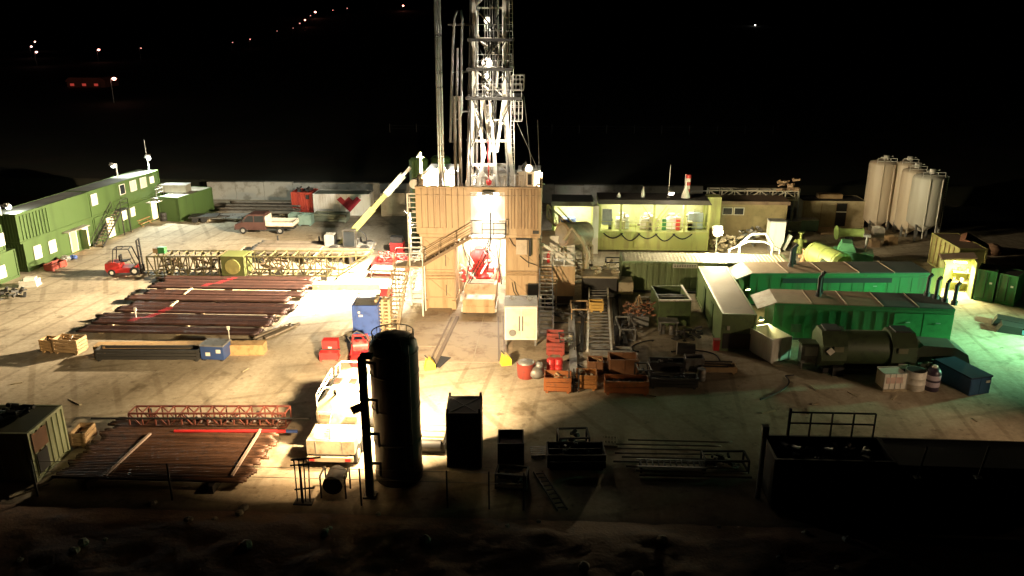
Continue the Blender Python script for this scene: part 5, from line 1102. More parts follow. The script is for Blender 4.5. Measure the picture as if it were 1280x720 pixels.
for x in (.2, b1.x-a1.x-.2): MB().c(x, .35, -.22, .1, .7, .3).build('leg', DARK, t)
a1, b1 = G(667, 592), G(697, 640); t = thing('ladder', 'dark aluminium ladder lying flat on the near dark ground', 'ladder', a1+Vector((0, 0, .05))); D = b1-a1; sd = Vector((.45, .12, 0))
for o in (0, 1): MB().bar(sd*o+Vector((0, 0, .05)), D+sd*o+Vector((0, 0, .05)), .06, .09).build('side_rail', DARK, t)
for i in range(9): MB().bar(D*((i+.5)/9)+Vector((0, 0, .05)), D*((i+.5)/9)+sd+Vector((0, 0, .05)), .05).build('rung', DARK, t)
p = G(947, 622); t = thing('gate_post', 'dark upright post at the end of the near dark skip', 'post', p); MB().tube((0, 0, 0), (0, 0, 3.3), .13, 10).b(-.15, -.15, 3.3, .15, .15, 3.9).build('shaft', GREY, t)
c, rz, L = front(G(962, 632), G(1112, 636), 2.4)
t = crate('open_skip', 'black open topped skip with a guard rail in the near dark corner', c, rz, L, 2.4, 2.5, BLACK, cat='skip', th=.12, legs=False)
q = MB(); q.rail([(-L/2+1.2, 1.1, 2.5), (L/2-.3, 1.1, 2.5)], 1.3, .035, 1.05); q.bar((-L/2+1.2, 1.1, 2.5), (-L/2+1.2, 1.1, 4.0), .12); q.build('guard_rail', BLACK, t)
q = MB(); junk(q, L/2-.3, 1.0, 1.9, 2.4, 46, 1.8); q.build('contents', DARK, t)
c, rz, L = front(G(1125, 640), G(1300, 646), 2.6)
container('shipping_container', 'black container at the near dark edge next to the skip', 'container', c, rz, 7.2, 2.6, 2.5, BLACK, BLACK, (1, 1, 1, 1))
for (px, lb) in ((1146, 'thin dark rod standing on the near black container, one nearer the skip'), (1222, 'thin dark rod standing on the near black container, one further from the skip')):
    p = G(px, 600, 2.4); solo('aerial_rod', lb, 'rod', MB().tube((0, 0, 0), (.2, 0, 1.6), .05, 6).c(0, 0, .03, .3, .3, .06), BLACK, (p.x, p.y, 2.5))
a1, b1 = G(1150, 673, .5), G(1300, 678, .5); solo('kerb_edging', 'pale concrete kerb edging at the very near corner', 'kerb', MB().bar((0, 0, 0), b1-a1, .2, .3), CONC, a1)

# clutter between stairs, catwalk and pits
def frame_skid(label, loc, rz, L, W, H, m, n=10, fm=None):
    t = thing('pipe_skid', label, 'skid', loc, rz); q = MB()
    for sx in (-1, 1):
        for sy in (-1, 1): q.bar((sx*L/2, sy*W/2, 0), (sx*L/2, sy*W/2, H), .09)
    for z in (.08, H):
        for s in (-1, 1): q.bar((-L/2, s*W/2, z), (L/2, s*W/2, z), .09); q.bar((s*L/2, -W/2, z), (s*L/2, W/2, z), .09)
    q.build('frame', m, t); q = MB(); junk(q, L/2-.1, W/2-.1, .1, H*.9, n, 1.3); q.build('pipework', fm or GREY, t); return t
frame_skid('brown framed valve skid by the black narrow beam', G(724, 398), .03, 1.3, 2.0, 1.1, TAN, 16, DARK)
frame_skid('dark framed pump skid at the catwalk head near the lime tanks', G(771, 345), 0, 2.0, 1.6, 1.5, DARK, 20, TANL)
frame_skid('dim grey frame full of pipes between catwalk rails and rusty pump', G(781, 418), .05, 1.1, 2.6, .9, GREY, 16, DARK)
frame_skid('tan framed manifold in the gap below the brown drum', G(728, 352), 0, 1.6, 1.5, 1.8, TANL, 24, TANL)
frame_skid('low dark frame of fittings in front of the tall ribbed tank', G(703, 398), 0, 1.5, 2.2, .8, DARK, 18, GREY)
frame_skid('dark hose frame next to the brown open box', G(803, 478), .1, .8, 1.2, 1.1, DARK, 14, DARK)
for i, (p0, p1, m, lb) in enumerate((((722, 470), (722, 428), DARK, 'dark hose lying along the pale steel beam'), ((756, 462), (700, 452), RUBBER, 'black hose snaking past the red drums'), ((790, 440), (812, 428), RUBBER, 'black hose looping from the catwalk to the rusty pump'), ((838, 440), (905, 452), RUBBER, 'black hose curving past the fallen barrel'), ((1000, 470), (960, 500), RUBBER, 'thin black cable trailing from the grey electric cabinet'))):
    a = G(*p0); b = G(*p1); pts = [(b-a)*f+Vector((.5*math.sin(f*7+i), .5*math.cos(f*6+i)-.5*math.cos(i), .06)) for f in [k/14 for k in range(15)]]
    solo('ground_hose', lb, 'hose', MB().path(pts, .05, 6), m, a)

# stones and timber scraps
for i in range(26):
    x = random.uniform(-24, 14); y = random.uniform(27.5, 32.6); s_ = random.uniform(.1, .3); q = MB(); q.ball((0, 0, 0), s_, 8, random.uniform(.55, .8)); q.v = [v*random.uniform(.8, 1.15) for v in q.v]; q.sm = [False]*len(q.sm)
    solo('stone', 'grey brown stone lying on the dark earth bank', 'stone', q, CONC, (x, y, bz(x, y)+s_*.3), random.uniform(0, 6), 'stones on the dark earth bank')
for i in range(18):
    x = random.choice([random.uniform(-40, -12), random.uniform(2, 26)]); y = random.uniform(43, 51.5) if x > 0 else random.uniform(42, 52)
    L = random.uniform(.35, 1.3); solo('timber_scrap', 'small loose timber scrap lying on the open yard ground', 'timber', MB().c(0, 0, .04, L, random.uniform(.08, .2), .06), WOODP, (x, y, 0), random.uniform(0, 3), 'loose timber scraps on the yard')

frame_skid('dark frame skid with tan pipes between red crates and the steep stairs foot', G(708, 436), .05, 1.0, 1.6, .9, DARK, 16, TANL)
frame_skid('grey low frame of fittings beside the rusty pump base box', G(806, 386), 0, 1.3, 1.2, .8, GREY, 14, DARK)
frame_skid('black frame skid alone in the dark below the orange crates', G(716, 560), .1, 1.6, 1.1, .9, BLACK, 12, DARK)
frame_skid('black frame skid close to the small dark bin', G(640, 606), -.1, 1.5, .9, .8, BLACK, 12, DARK)
frame_skid('black low frame beyond the roller rack in the dark yard', G(905, 585), .05, 2.2, 1.0, .7, BLACK, 12, DARK)
frame_skid('tan frame of lit pipework behind the steep stairs at the column', G(688, 384), 0, .9, 1.3, 2.2, TANL, 18, WHITE)
# ================================================================== MUD TANKS
def XY2(px, py, Y): v = PY(px, py, Y); return v.x, v.z
def mudunit(label, px0, px1, Y, pyd, pyr, dep, roofm, segs, extra=True):
    x0, zd = XY2(px0, pyd, Y); x1, zr = XY2(px1, pyr, Y); cx = (x0+x1)/2; t = thing('mud_tank', label, 'mud tank', (cx, Y+dep/2, 0)); w = (x1-x0)/2; d = dep/2
    q = MB(); q.b(-w, -d+.06, .2, w, d, zd)
    tk = q.build('tank', MUDG, t); q = MB(); n = segs
    for i in range(n+1):
        x = -w+.06+i*(2*w-.12)/n; q.b(x-.06, -d, .2, x+.06, -d+.057, zd-.02)
    q.b(-w, -d-.02, zd-.16, w, -d+.055, zd+.02).b(-w, -d-.01, .2, w, -d+.055, .34); q.build('stiffener', MUDG, tk)
    posts = [-w+.1, -w+(2*w)*.2, 0, w*.55, w-.1] if extra else [-w+.1, w-.1]
    for x in posts: MB().b(x-.1, -d+.02, zd+.03, x+.1, -d+.22, zr).build('post', MUDG, t)
    for x in (-w+.1, w-.1): MB().b(x-.1, d-.3, zd+.03, x+.1, d-.1, zr).build('post', MUDG, t)
    q = MB()
    if extra:
        q.bar((0, -d+.12, zd+.9), (1.2, -d+.12, zr-.1), .1); q.bar((0, -d+.12, zd+.9), (-1.2, -d+.12, zr-.1), .1); q.bar((.1, -d+.12, zd+.5), (1.4, -d+.12, zr-.4), .08); q.build('brace', MUDG, t)
    MB().b(-w, d-.08, zd+.02, w, d, zr).build('rear_wall', mat('pale_lime_panel', (.55, .56, .32), .6), t)
    MB().prism([(-w-.1, zr), (w+.1, zr), (w-.2, zr+.45), (-w-.1, zr+.45)], -d-.05, d+.2).build('roof', roofm, t)
    q = MB(); q.rail([(-w+.1, -d+.1, zd), (w-.1, -d+.1, zd)], .95, .025, 1.2); q.build('handrail', MUDG, t)
    for i in range(3):
        x = -w+(i+.7)*2*w/3.4
        MB().b(x-.6, -.04, zr-.13, x+.6, .04, zr-.06).build('ceiling_tube', LITS, t)
        ld = bpy.data.lights.new('tube_light', 'AREA'); ld.shape = 'RECTANGLE'; ld.size = 1.2; ld.size_y = .15; ld.energy = 150; ld.color = (1, .95, .62)
        lo = bpy.data.objects.new('tube_light', ld); COL.objects.link(lo); lo.parent = t; lo.location = (x, 0, zr-.16)
    return t, w, d, zd, zr, cx
t, w, d, zd, zr, cx = mudunit('lime green mud tank with shale shakers under a dark roof', 748, 889, 78, 289, 256.5, 3.2, ROOFD, 3)
q = MB()
for i in range(3):
    x = -w*.55+i*w*.45
    q.b(x-.65, -.6, zd+.05, x+.65, .8, zd+.75); q.prism([(x-.6, zd+.75), (x+.6, zd+.75), (x+.6, zd+1.25), (x-.6, zd+.95)], -.5, .7); q.tube((x-.3, 0, zd+1.4), (x+.3, 0, zd+1.4), .17, 10)
q.build('shaker', WHITE, t)
q = MB()
for k in range(26):
    a = Vector((random.uniform(-w+.5, w-.4), random.uniform(-.9, 1.2), zd+random.uniform(.1, 1.6))); q.tube(a, a+Vector((random.uniform(-.9, .9), random.uniform(-.3, .3), random.uniform(-.5, .5))), random.uniform(.05, .14), 8)
for k in range(7): x = random.uniform(-w+.6, w-.5); q.b(x-.2, -.9, zd+.05, x+.25, -.4, zd+random.uniform(.5, 1.5))
q.build('pipework', TANL, t)
for x, m_ in ((-w*.78, DARK), (w*.2, RIGG), (w*.45, RED)): MB().b(x-.18, -1.0, zd+.05, x+.2, -.6, zd+1.1).build('motor_box', m_, t)
q = MB(); q.b(w*.66, -.3, zd+.05, w*.92, .4, zd+1.6); q.build('control_cabinet', mat('bluish_cabinet', (.3, .36, .4), .5), t); q = MB(); q.b(-w+.35, -d+.25, zd+.6, -w+1.3, -d+.32, zd+2.2); q.build('notice_board', mat('bluish_cabinet', (0, 0, 0)), t)
q = MB()
for k in range(5):
    x = -w+.5+k*1.7; pts = [(x+1.9*f, -d-.08, zd-.15-.75*math.sin(PI*f)*(1 if k % 2 else .7)) for f in [i/8 for i in range(9)]]; q.path(pts, .06, 6)
q.build('draped_hose', RUBBER, t)
o = MB().prism([(w-.06, zd), (w+1.35, zd), (w+1.35, zr+.4), (w-.02, zr+.4)], .2, d+.1).build('end_panel', MUDG, t)
t2, w2, d2, zd2, zr2, _ = mudunit('lime green mud tank with a grey roof next to the rig stairs', 690, 744, 79, 290, 258, 3.2, mat('grey_roof_felt', (.2, .2, .17), .8), 2, False)
MB().lathe([(.9, 0), (.9, 1.2), (.4, 1.3)], 18, Matrix.Translation((-.6, -.6, zd2))).build('blue_barrel', BLUE, t2)
q = MB(); q.bar((-1.6, -d2+.1, zr2-.1), (.6, -d2+.1, zd2+.2), .14); q.build('brace', MUDG, t2)
p = PY(745, 262, 77.4); solo('white_pillar', 'white square pillar between the two lime mud tanks', 'pillar', MB().b(-.28, -.25, 0, .28, .25, p.z+.4), WHITE, (p.x, 77.4, 0))
for (px, lb, hgt) in ((773, 'small white domed vent on the dark mud tank roof', .5), (803, 'slim pale cone vent on the dark mud tank roof', 1.0)):
    x, z = XY2(px, 250, 79.5); solo('roof_vent', lb, 'vent', MB().lathe([(.2, 0), (.2, hgt*.3), (.03, hgt)], 12), WHITE, (x, 79.3, zr+.45))
x, z = XY2(834, 248, 80); solo('whip_aerial', 'tall thin aerial rising from the dark mud tank roof', 'aerial', MB().tube((0, 0, 0), (.05, 0, 3.2), .03, 6).c(0, 0, .03, .3, .3, .06), GALV, (x, 79.4, zr+.45))
x, z = XY2(854, 247, 80.5); solo('cone_tent', 'white pointed cone standing behind the dark roof by the windsock', 'cone', MB().lathe([(.45, 0), (.42, .2), (.06, 1.35), (.03, 1.6)], 14), WHITE, (x, 79.2, zr+.46))
x, z = XY2(858.5, 247, 78.8); _, z2 = XY2(859, 221, 78.8)
t = thing('windsock', 'red and white banded windsock hanging from its pole', 'windsock', (x, 80.3, 0)); MB().tube((0, 0, 0), (0, 0, z2), .05, 8).build('pole', GALV, t)
for i in range(5):
    a = z2-.05-i*.36; MB().tube((.28, 0, a), (.28+.02*i, 0, a-.35), .27-.02*i, 12, .26-.02*i).build('sock_band', (RED, PLASW)[i % 2], t)
# lamp glare unit
# white flood on roof
x, z = XY2(838, 246, 77)
# ---------------------------------------------------------------- behind: site hut with window, truss bridge
c, rz, L = front(PY(884, 276, 83)*1, PY(962, 276, 83), 3.0); c.z = 0
a = XY2(884, 255, 83)[1]
t = thing('site_hut', 'brown hut with a double window behind the glaring floodlight', 'hut', (c.x, 84.5, 0)); w = (XY2(985, 255, 83)[0]-XY2(884, 255, 83)[0])/2; cxx = (XY2(985, 255, 83)[0]+XY2(884, 255, 83)[0])/2; t.location.x = cxx
MB().b(-w, -1.5, 0, w, 1.5, a).build('wall', mat('brown_green_wall', (.3, .24, .12), .6), t); MB().b(-w-.2, -1.7, a, w+.2, 1.7, a+.35).build('roof', ROOFB, t)
x, z = XY2(917, 264, 83); plate_w(t, x-.62-cxx, z, 1.05, .8, -1.5, 'dark'); plate_w(t, x+.55-cxx, z, 1.05, .8, -1.5, 'dark')
A = PY(886, 249, 86); E = PY(997, 250, 86)
t = thing('lattice_bridge', 'white lattice bridge on legs above the brown hut roof', 'lattice bridge', ((A.x+E.x)/2, 86, 0)); h = PY(890, 238, 86).z-A.z
MB().truss(A, E, h, 7, .14, (0, 1, 0), 1.2).build('lattice', mat('bridge_pale', (.5, .46, .36), .5), t, True)
for f in (.05, .5, .97): p = A.lerp(E, f); MB().bar((p.x, 86.6, 0), (p.x, 86.6, p.z), .18).build('leg', GREY, t, True)
a = PY(864, 239, 88); b = PY(1000, 236, 88); q = MB(); q.bar(a-a, b-a, .1).bar(Vector((0, 0, -.5)), b-a+Vector((0, 0, -.5)), .08); solo('hand_rail', 'thin pale rail line behind the lattice bridge', 'rail', q.bar((0, 0, -a.z), (0, 0, 0), .1).bar(b-a, Vector((b.x-a.x, 0, -a.z)), .1), GALV, a)
p = PY(985, 240, 85.5); q = MB(); junk(q, 1.2, .7, 0, 1.2, 22, 2.0); o = solo('valve_gear', 'cluttered brown valve gear on top of the bridge end', 'valve gear', q, mat('brown_valves', (.3, .2, .12), .5), (p.x, 85.6, h+A.z))
for i, (px, py, w_, h_, m, lb) in enumerate(((972, 290, 2.0, 1.1, DGREEN, 'dark green crate near the white hopper, hut side'), (989, 291, 1.9, 1.2, GREY, 'grey crate beside the dark green one below the pump hut'), (1010, 290, 2.1, 1.25, TEAL, 'pale teal crate at the foot of the beige open hut'), (994, 277, 1.4, 1.1, PLASW, 'white crate standing at the back behind the grey one'), (978, 279, 1.7, 1.6, DARK, 'black machine crate behind the green and grey crates'))):
    p = G(px, py); t = thing('supply_crate', lb, 'crate', p+Vector((0, .6, 0))); MB().b(-w_/2, -.6, .1, w_/2, .6, h_).build('body', m, t); MB().b(-w_/2-.04, -.64, h_, w_/2+.04, .64, h_+.08).build('lid', GALV, t)
    for s_ in (-1, 1): MB().c(s_*w_*.35, 0, .05, .14, 1.15, .1).build('runner', DARK, t)
c, rz, L = front(G(1000, 284), G(1079, 285), 3.2)
t = container('open_hut', 'beige open hut with a dark doorway and shelf beside the silos', 'hut', c, rz, L, 3.2, 3.0, mat('beige_hut_sheet', (.5, .42, .26), .6, dirt=(.4, .32, .18)), ROOFD, (0, 1, 1, 1))
for x0, x1 in ((.54, .7),): MB().b(-L/2+L*x0, -1.64, .2, -L/2+L*x1, -1.57, 2.75).build('doorway', BLACK, t); MB().b(-L/2+L*x0, -1.7, 1.75, -L/2+L*x1, -1.6, 1.85).build('shelf', WHITE, t)
for x in (.02, .3, .53, .7): MB().b(-L/2+L*x, -1.62, .18, -L/2+L*x+.06, -1.56, 2.8).build('batten', TAN, t)
p = PY(1038, 252, 89); MB().b(-1.4, -.4, 3.02, 1.2, .6, 3.5).build('roof_load', TAN, t)
p = G(1045, 289); solo('ramp_slab', 'tan ramp slab on the ground in front of the beige open hut', 'slab', MB().prism([(-2.2, 0), (2.2, 0), (2.0, .12), (-2.0, .12)], -1.6, 1.4), TAN, p)
# ---------------------------------------------------------------- silos
SILO = mat('silo_cream', (.62, .52, .4), .5, dirt=(.52, .41, .29), scale=.5, streak=True)
SILOW = mat('silo_white', (.6, .58, .5), .5, dirt=(.5, .46, .38), scale=.5, streak=True)
def silo(label, pxc, pyb, pyt, wpx, m, cone=True):
    p = G(pxc, pyb); k = (p.xy.length**2+CAMH**2)**.5; r = wpx/(FPX/(p.y*math.cos(PITCH)+(CAMH-5)*math.sin(PITCH)))/2
    z = h = PY(pxc, pyt, p.y).z; t = thing('silo', label, 'silo', (p.x, p.y+r*.8, 0)); lo = 1.9 if m is SILOW else 1.1
    MB().lathe([(.3, lo-1.0), (r, lo), (r, h-.5), (r*.93, h-.2), (r*.4, h), (.05, h+.05)], 32).build('shell', m, t)
    for i in range(4): a = PI/4+i*PI/2; MB().bar((r*.92*math.cos(a), r*.92*math.sin(a), 0), (r*.92*math.cos(a), r*.92*math.sin(a), lo+.2), .18).build('leg', GREY, t)
    q = MB()
    for a in (-1.9, -1.1): q.tube((r*1.03*math.cos(a), r*1.03*math.sin(a), .5), (r*1.03*math.cos(a), r*1.03*math.sin(a), h-.3), .07, 8)
    q.build('fill_pipe', m, t); q = MB(); q.tube((.2, 0, h), (.2, 0, h+.5), .3, 12).bar((-.4, 0, h+.25), (.9, 0, h+.4), .08); q.rail([(-r*.7, -r*.6, h-.4), (r*.7, -r*.6, h-.4)], .7, .025, .8); q.build('top_filter', WHITE, t)
    q = MB(); a = -.25; q.bar((r*1.06*math.cos(a), r*1.06*math.sin(a)-.2, .8), (r*1.06*math.cos(a), r*1.06*math.sin(a)-.2, h-.1), .07); q.bar((r*1.06*math.cos(a), r*1.06*math.sin(a)+.2, .8), (r*1.06*math.cos(a), r*1.06*math.sin(a)+.2, h-.1), .07)
    for i in range(24): z_ = .9+i*(h-1.2)/24; q.bar((r*1.06*math.cos(a), r*1.06*math.sin(a)-.2, z_), (r*1.06*math.cos(a), r*1.06*math.sin(a)+.2, z_), .04)
    q.build('ladder', WHITE, t)
silo('cream silo standing a little apart, next to the beige open hut', 1098, 288, 202, 33, SILO)
silo('cream silo at the back of the close group of three', 1126, 290, 203, 27, SILO)
silo('cream silo in the middle of the close group of three', 1136, 296, 212, 29, SILO)
silo('whiter silo at the front of the group with green tint on its flank', 1156, 303, 220, 38, SILOW)
for (px, py, m, s, lb) in ((1097, 294, PLASW, 1.0, 'white stuffed bag at the foot of the lone silo'), (1113, 305, TAN, .9, 'tan stuffed bag in the heap between silos and pumps'), (1092, 308, mat('brown_bag', (.25, .17, .1), .7), .8, 'brown stuffed bag nearest the green pumps')):
    q = MB(); q.b(-s*.55, -s*.5, .12, s*.55, s*.5, s*.9).ball((0, 0, s*.85), s*.5, 10, .45).b(-s*.6, -s*.55, 0, s*.6, s*.55, .12); solo('bulk_bag', lb, 'bag', q, m, G(px, py), random.uniform(-.3, .3))
# ---------------------------------------------------------------- pumps
def hcyl(name, label, pA, pB, r, m, capm=None, z=1.2):
    A = G(*pA, z); E = G(*pB, z); t = thing(name, label, 'tank', ((A.x+E.x)/2, (A.y+E.y)/2, 0)); d = (E-A).normalized()
    q = MB(); q.tube(A-d*r*.25, A, r*.75, 24, r); q.tube(A, E, r, 24); q.tube(E, E+d*r*.25, r, 24, r*.75); q.build('shell', m, t, True)
    q = MB()
    for f in (.08, .5, .92): c = A.lerp(E, f); MB().tube(c-d*.05, c+d*.05, r*1.03, 24).build('band', capm or m, t, True)
    q = MB()
    for f in (.2, .8): c = A.lerp(E, f); MB().b(c.x-.3, c.y-.5, 0, c.x+.3, c.y+.5, z-r*.7).build('saddle', DARK, t, True)
    return t
PUMPG = mat('pump_yellow_green', (.3, .36, .1), .45, dirt=(.2, .24, .08)); PUMPG2 = mat('pump_green', (.1, .3, .14), .45)
hcyl('pressure_tank', 'big yellow green cylinder tank lying beside the pumps', (1018, 316), (1052, 331), 1.05, PUMPG, z=1.7)
hcyl('pressure_tank', 'shorter dark cylinder with pale end in front of the big green one', (1030, 331), (1048, 338), .8, DGREEN, MUDG, z=1.3)
t = thing('mud_pump', 'green mud pump block beyond the cylinder tanks', 'pump', G(1068, 335)+Vector((0, .8, 0)), -.3)
MB().b(-1.7, -1.0, .2, 1.7, 1.0, 1.5).prism([(-1.4, 1.5), (.2, 1.5), (-.2, 2.3), (-1.1, 2.3)], -.8, .8).build('body', PUMPG2, t); MB().b(-1.9, -1.1, 0, 1.9, 1.1, .2).build('skid', DARK, t); MB().tube((1.0, 0, 1.5), (1.0, 0, 2.9), .09, 8).b(.7, -.3, 2.9, 1.3, .3, 3.1).build('relief_valve', GALV, t)
for y in (-.5, 0, .5): MB().tube((1.7, y, .8), (2.3, y, .8), .2, 10).build('fluid_end', GALV, t)
t = thing('horn_duct', 'bright green flared duct lying behind the mud pump', 'duct', G(1044, 301)); MB().lathe([(.75, 0), (.45, .5), (.42, 2.6), (.5, 2.7)], 18, Matrix.Translation((0, 0, .9)) @ Matrix.Rotation(PI/2, 4, 'Y')).build('duct_shell', mat('bright_green_duct', (.35, .5, .15), .5), t); MB().c(1.4, 0, .25, .5, .9, .5).build('saddle', DARK, t)
for (px, py, m, s, lb) in ((999, 316, PUMPG, 1.0, 'small yellow green pump with valve by the corrugated container end'), (1003, 333, TAN, .8, 'tan valve block by the short dark cylinder'), (985, 313, DARK, 1.0, 'dark upright pump with bars beside the white hopper')):
    q = MB(); q.tube((0, 0, 0), (0, 0, 1.4*s), .3*s, 14).tube((0, 0, 1.4*s), (0, 0, 2.1*s), .12, 8).tube((-.55*s, 0, 1.2*s), (.55*s, 0, 1.2*s), .16, 10).tube((0, 0, 2.05*s), (0, 0, 2.1*s), .3*s, 14); junk(q, .6*s, .5*s, 0, 1.0*s, 10); solo('valve_pump', lb, 'pump', q, m, G(px, py))
t = thing('hopper', 'white tall hopper bin standing at the end of the corrugated container', 'hopper', G(967, 314)); MB().prism([(-.4, .2), (.4, .2), (.75, 1.3), (.75, 3.1), (-.75, 3.1), (-.75, 1.3)], -.6, .6).build('bin', WHITE, t); MB().b(-.8, -.65, 3.1, .8, .65, 3.2).build('rim', GALV, t); MB().bar((.9, 0, .2), (1.5, 0, 1.7), .5, .3).build('chute', WHITE, t)
for sx in (-.5, .5): MB().c(sx, 0, .35, .1, .9, .7).build('leg', GREY, t)
for (pts, r, lb) in (([(925, 305), (940, 293), (957, 292), (966, 305)], .12, 'pale hose arching from the glaring lamp to the hopper'), ([(912, 312), (935, 302), (955, 302), (975, 312)], .1, 'lower pale hose behind the corrugated container roof')):
    P = [PY(px, py, 73.5) for px, py in pts]; P = [P[0].lerp(P[1], f) for f in (0, .5)]+[P[1].lerp(P[2], f) for f in (0, .5)]+[P[2].lerp(P[3], f) for f in (0, .5, 1)]; P = [Vector((P[0].x, 73.5, .2))]+P+[Vector((P[-1].x, 73.5, .2))]; solo('pale_hose', lb, 'hose', MB().path([p-P[0] for p in P], r, 8), WHITE, P[0])
q = MB(); junk(q, 1.6, 1.0, 0, 1.6, 30, 2.0); solo('pipe_manifold', 'lit manifold of valves and pipes under the glaring floodlight', 'manifold', q, TANL, G(908, 318)+Vector((0, 1, 0)))
q = MB(); junk(q, 1.4, .8, 0, 1.8, 24, 2.0); solo('pipe_manifold', 'dim brown manifold between glaring floodlight and hopper', 'manifold', q, GREY, G(943, 314)+Vector((0, 2, 0)))

# ---------------------------------------------------------------- green corrugated containers
c, rz, L = front(G(776, 363), G(985, 367), 2.9)
CORG = mat('corrugated_green', (.22, .28, .14), .5, dirt=(.15, .18, .09), scale=.7, streak=True)
t = container('long_container', 'long green corrugated container with pale ribbed roof and white name plate', 'container', c, rz, L, 2.9, 2.6, CORG, mat('pale_yellow_roof', (.5, .47, .33), .6, dirt=(.38, .34, .22)), (1, 1, 1, 1), pitch=.5, roofribs=True, d=.13)
xa, za = face_xz(t, 2.9, 841, 332.5); xb, zb2 = face_xz(t, 2.9, 872, 331); MB().b(xa, -1.5, za-.15, xb, -1.452, za+.2).build('name_plate', PLASW, t)
q = MB()
for i in range(9):
    for j in range(2): q.b(xa+.12+i*(xb-xa-.2)/9, -1.505, za-.06+j*.13, xa+.12+(i+.7)*(xb-xa-.2)/9, -1.5, za+.0+j*.13)
q.build('plate_marking', DARK, t)
q = MB(); q.b(-L/2, -1.9, 0, L/2*.2, -1.5, .1); q.build('foot_beam', DARK, t)
# long cabin running in depth
n1 = G(899, 438); n2 = G(942, 440); f1 = G(874, 382)
dv = Vector((f1.x-n1.x, f1.y-n1.y, 0)); dv = Vector((-.0, 1, 0)) if dv.length < .1 else dv.normalized(); Wd = (n2-n1).length; Ld = 11.3
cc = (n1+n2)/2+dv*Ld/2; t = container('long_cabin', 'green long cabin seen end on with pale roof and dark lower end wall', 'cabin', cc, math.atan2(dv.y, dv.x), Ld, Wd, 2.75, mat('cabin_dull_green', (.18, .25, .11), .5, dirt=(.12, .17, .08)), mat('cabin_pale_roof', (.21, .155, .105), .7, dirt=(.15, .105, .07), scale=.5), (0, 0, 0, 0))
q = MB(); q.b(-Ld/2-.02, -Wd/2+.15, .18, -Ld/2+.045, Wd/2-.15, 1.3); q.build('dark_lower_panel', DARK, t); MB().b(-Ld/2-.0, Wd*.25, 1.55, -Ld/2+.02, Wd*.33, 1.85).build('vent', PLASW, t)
for x in (-2, 1.5): MB().b(x, Wd/2-.045, .2, x+.85, Wd/2+.01, 2.2).build('door', mat('cabin_door_green', (.1, .16, .07), .5), t)
p = G(895, 437); t = thing('fire_point', 'small red fire box at the corner of the long cabin', 'fire box', p); MB().b(-.22, -.2, 0, .22, .2, .75).build('body', RED, t); MB().b(-.24, -.22, .75, .24, .22, .8).build('lid', DRED, t)
# two generator houses
GENG = RIGG; GR = mat('generator_brown_roof', (.2, .13, .08), .6, dirt=(.13, .08, .05), scale=.8)
def genhouse(label, pA, pB, W, H, stacks, doors, slope):
    c, rz, L = front(G(*pA), G(*pB), W); t = thing('generator_house', label, 'generator house', c, rz)
    q = MB(); q.b(-L/2+.9, -W/2+.03, .15, L/2, W/2-.03, H); q.build('wall', GENG, t)
    q = MB(); q.b(-L/2, -W/2+.2, .0, -L/2+.9, W/2-.2, .15).b(-L/2+.9, -W/2, 0, L/2, W/2, .15); q.build('skid', DARK, t)
    q = MB(); q.prism([(-L/2-.25, H-.55), (-L/2-.25, H-.45), (-L/2+1.05, H+.08), (-L/2+1.05, H)], -W/2, W/2) if slope else q.b(-L/2-.2, -W/2, H-.3, -L/2+1.0, W/2, H-.22); q.build('porch_roof', ROOFP, t)
    n = 5
    for i in range(n):
        x0 = -L/2+1.06+i*(L-1.06)/n; MB().b(x0, -W/2-.04, H, x0+(L-1.06)/n-.07, W/2+.04, H+.08).build('roof_panel', (ROOFB, GR, GR, ROOFD, ROOFD)[i] if i else mat('gen_pale_roof', (.34, .26, .18), .6), t)
    for i in range(1, n): x0 = -L/2+1.06+i*(L-1.06)/n-.07; MB().b(x0+.005, -W/2-.05, H, x0+.065, W/2+.05, H+.11).build('roof_seam', mat('roof_seam_tan', (.3, .22, .14), .6), t)
    for (a, b) in doors:
        d = MB().b(a, -W/2-.0, .3, b, -W/2+.028, H-.45).build('door', mat('gen_door_green', (.035, .24, .07), .4), t)
        MB().bar(((a+b)/2-.15, -W/2-.03, H*.6), ((a+b)/2+.15, -W/2-.03, H*.6), .05).build('handle', GALV, d)
    q = MB()
    for i in range(14): x0 = -L/2+1.5+i*(L-1.9)/14; q.b(x0, -W/2+.004, .2, x0+.045, -W/2+.027, H-.4)
    q.build('panel_rib', RIGG, t)
    for k in range(3): x0 = -L/2+2.2+k*1.5; MB().b(x0, -W/2-.008, .6, x0+.7, -W/2+.026, 1.2).build('vent', DGREEN, t)
    MB().b(-L/2+3.2, -W/2-.01, H-.38, L/2-.02, -W/2+.029, H-.3).b(-L/2+.9, -W/2-.015, H-.12, L/2, -W/2+.029, H-.01).build('rail_trim', mat('gen_trim_green', (.02, .15, .04), .5), t)
    q = MB()
    for (x, y) in stacks: MB().tube((x, y, H+.06), (x, y, H+1.5), .14, 12).tube((x, y, H+1.5), (x+.2, y, H+1.75), .13, 12).tube((x, y, H+.06), (x, y, H+.35), .22, 12).build('exhaust_stack', BLACK, t)
    MB().b(-L/2+.92, -W/2+.3, H*.1, -L/2+.94, -W/2+1.3, H*.8).build('louvre', MUDG, t)
    return t, L
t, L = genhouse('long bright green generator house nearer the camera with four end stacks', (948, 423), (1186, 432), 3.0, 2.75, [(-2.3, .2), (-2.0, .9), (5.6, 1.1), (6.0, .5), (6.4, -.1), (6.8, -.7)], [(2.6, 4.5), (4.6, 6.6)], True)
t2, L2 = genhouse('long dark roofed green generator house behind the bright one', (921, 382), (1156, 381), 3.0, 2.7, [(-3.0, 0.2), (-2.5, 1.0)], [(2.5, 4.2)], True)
MB().b(-L2/2+3.5, -1.52, 1.9, L2/2-3, -1.5, 2.3).build('dark_band', BLACK, t2)

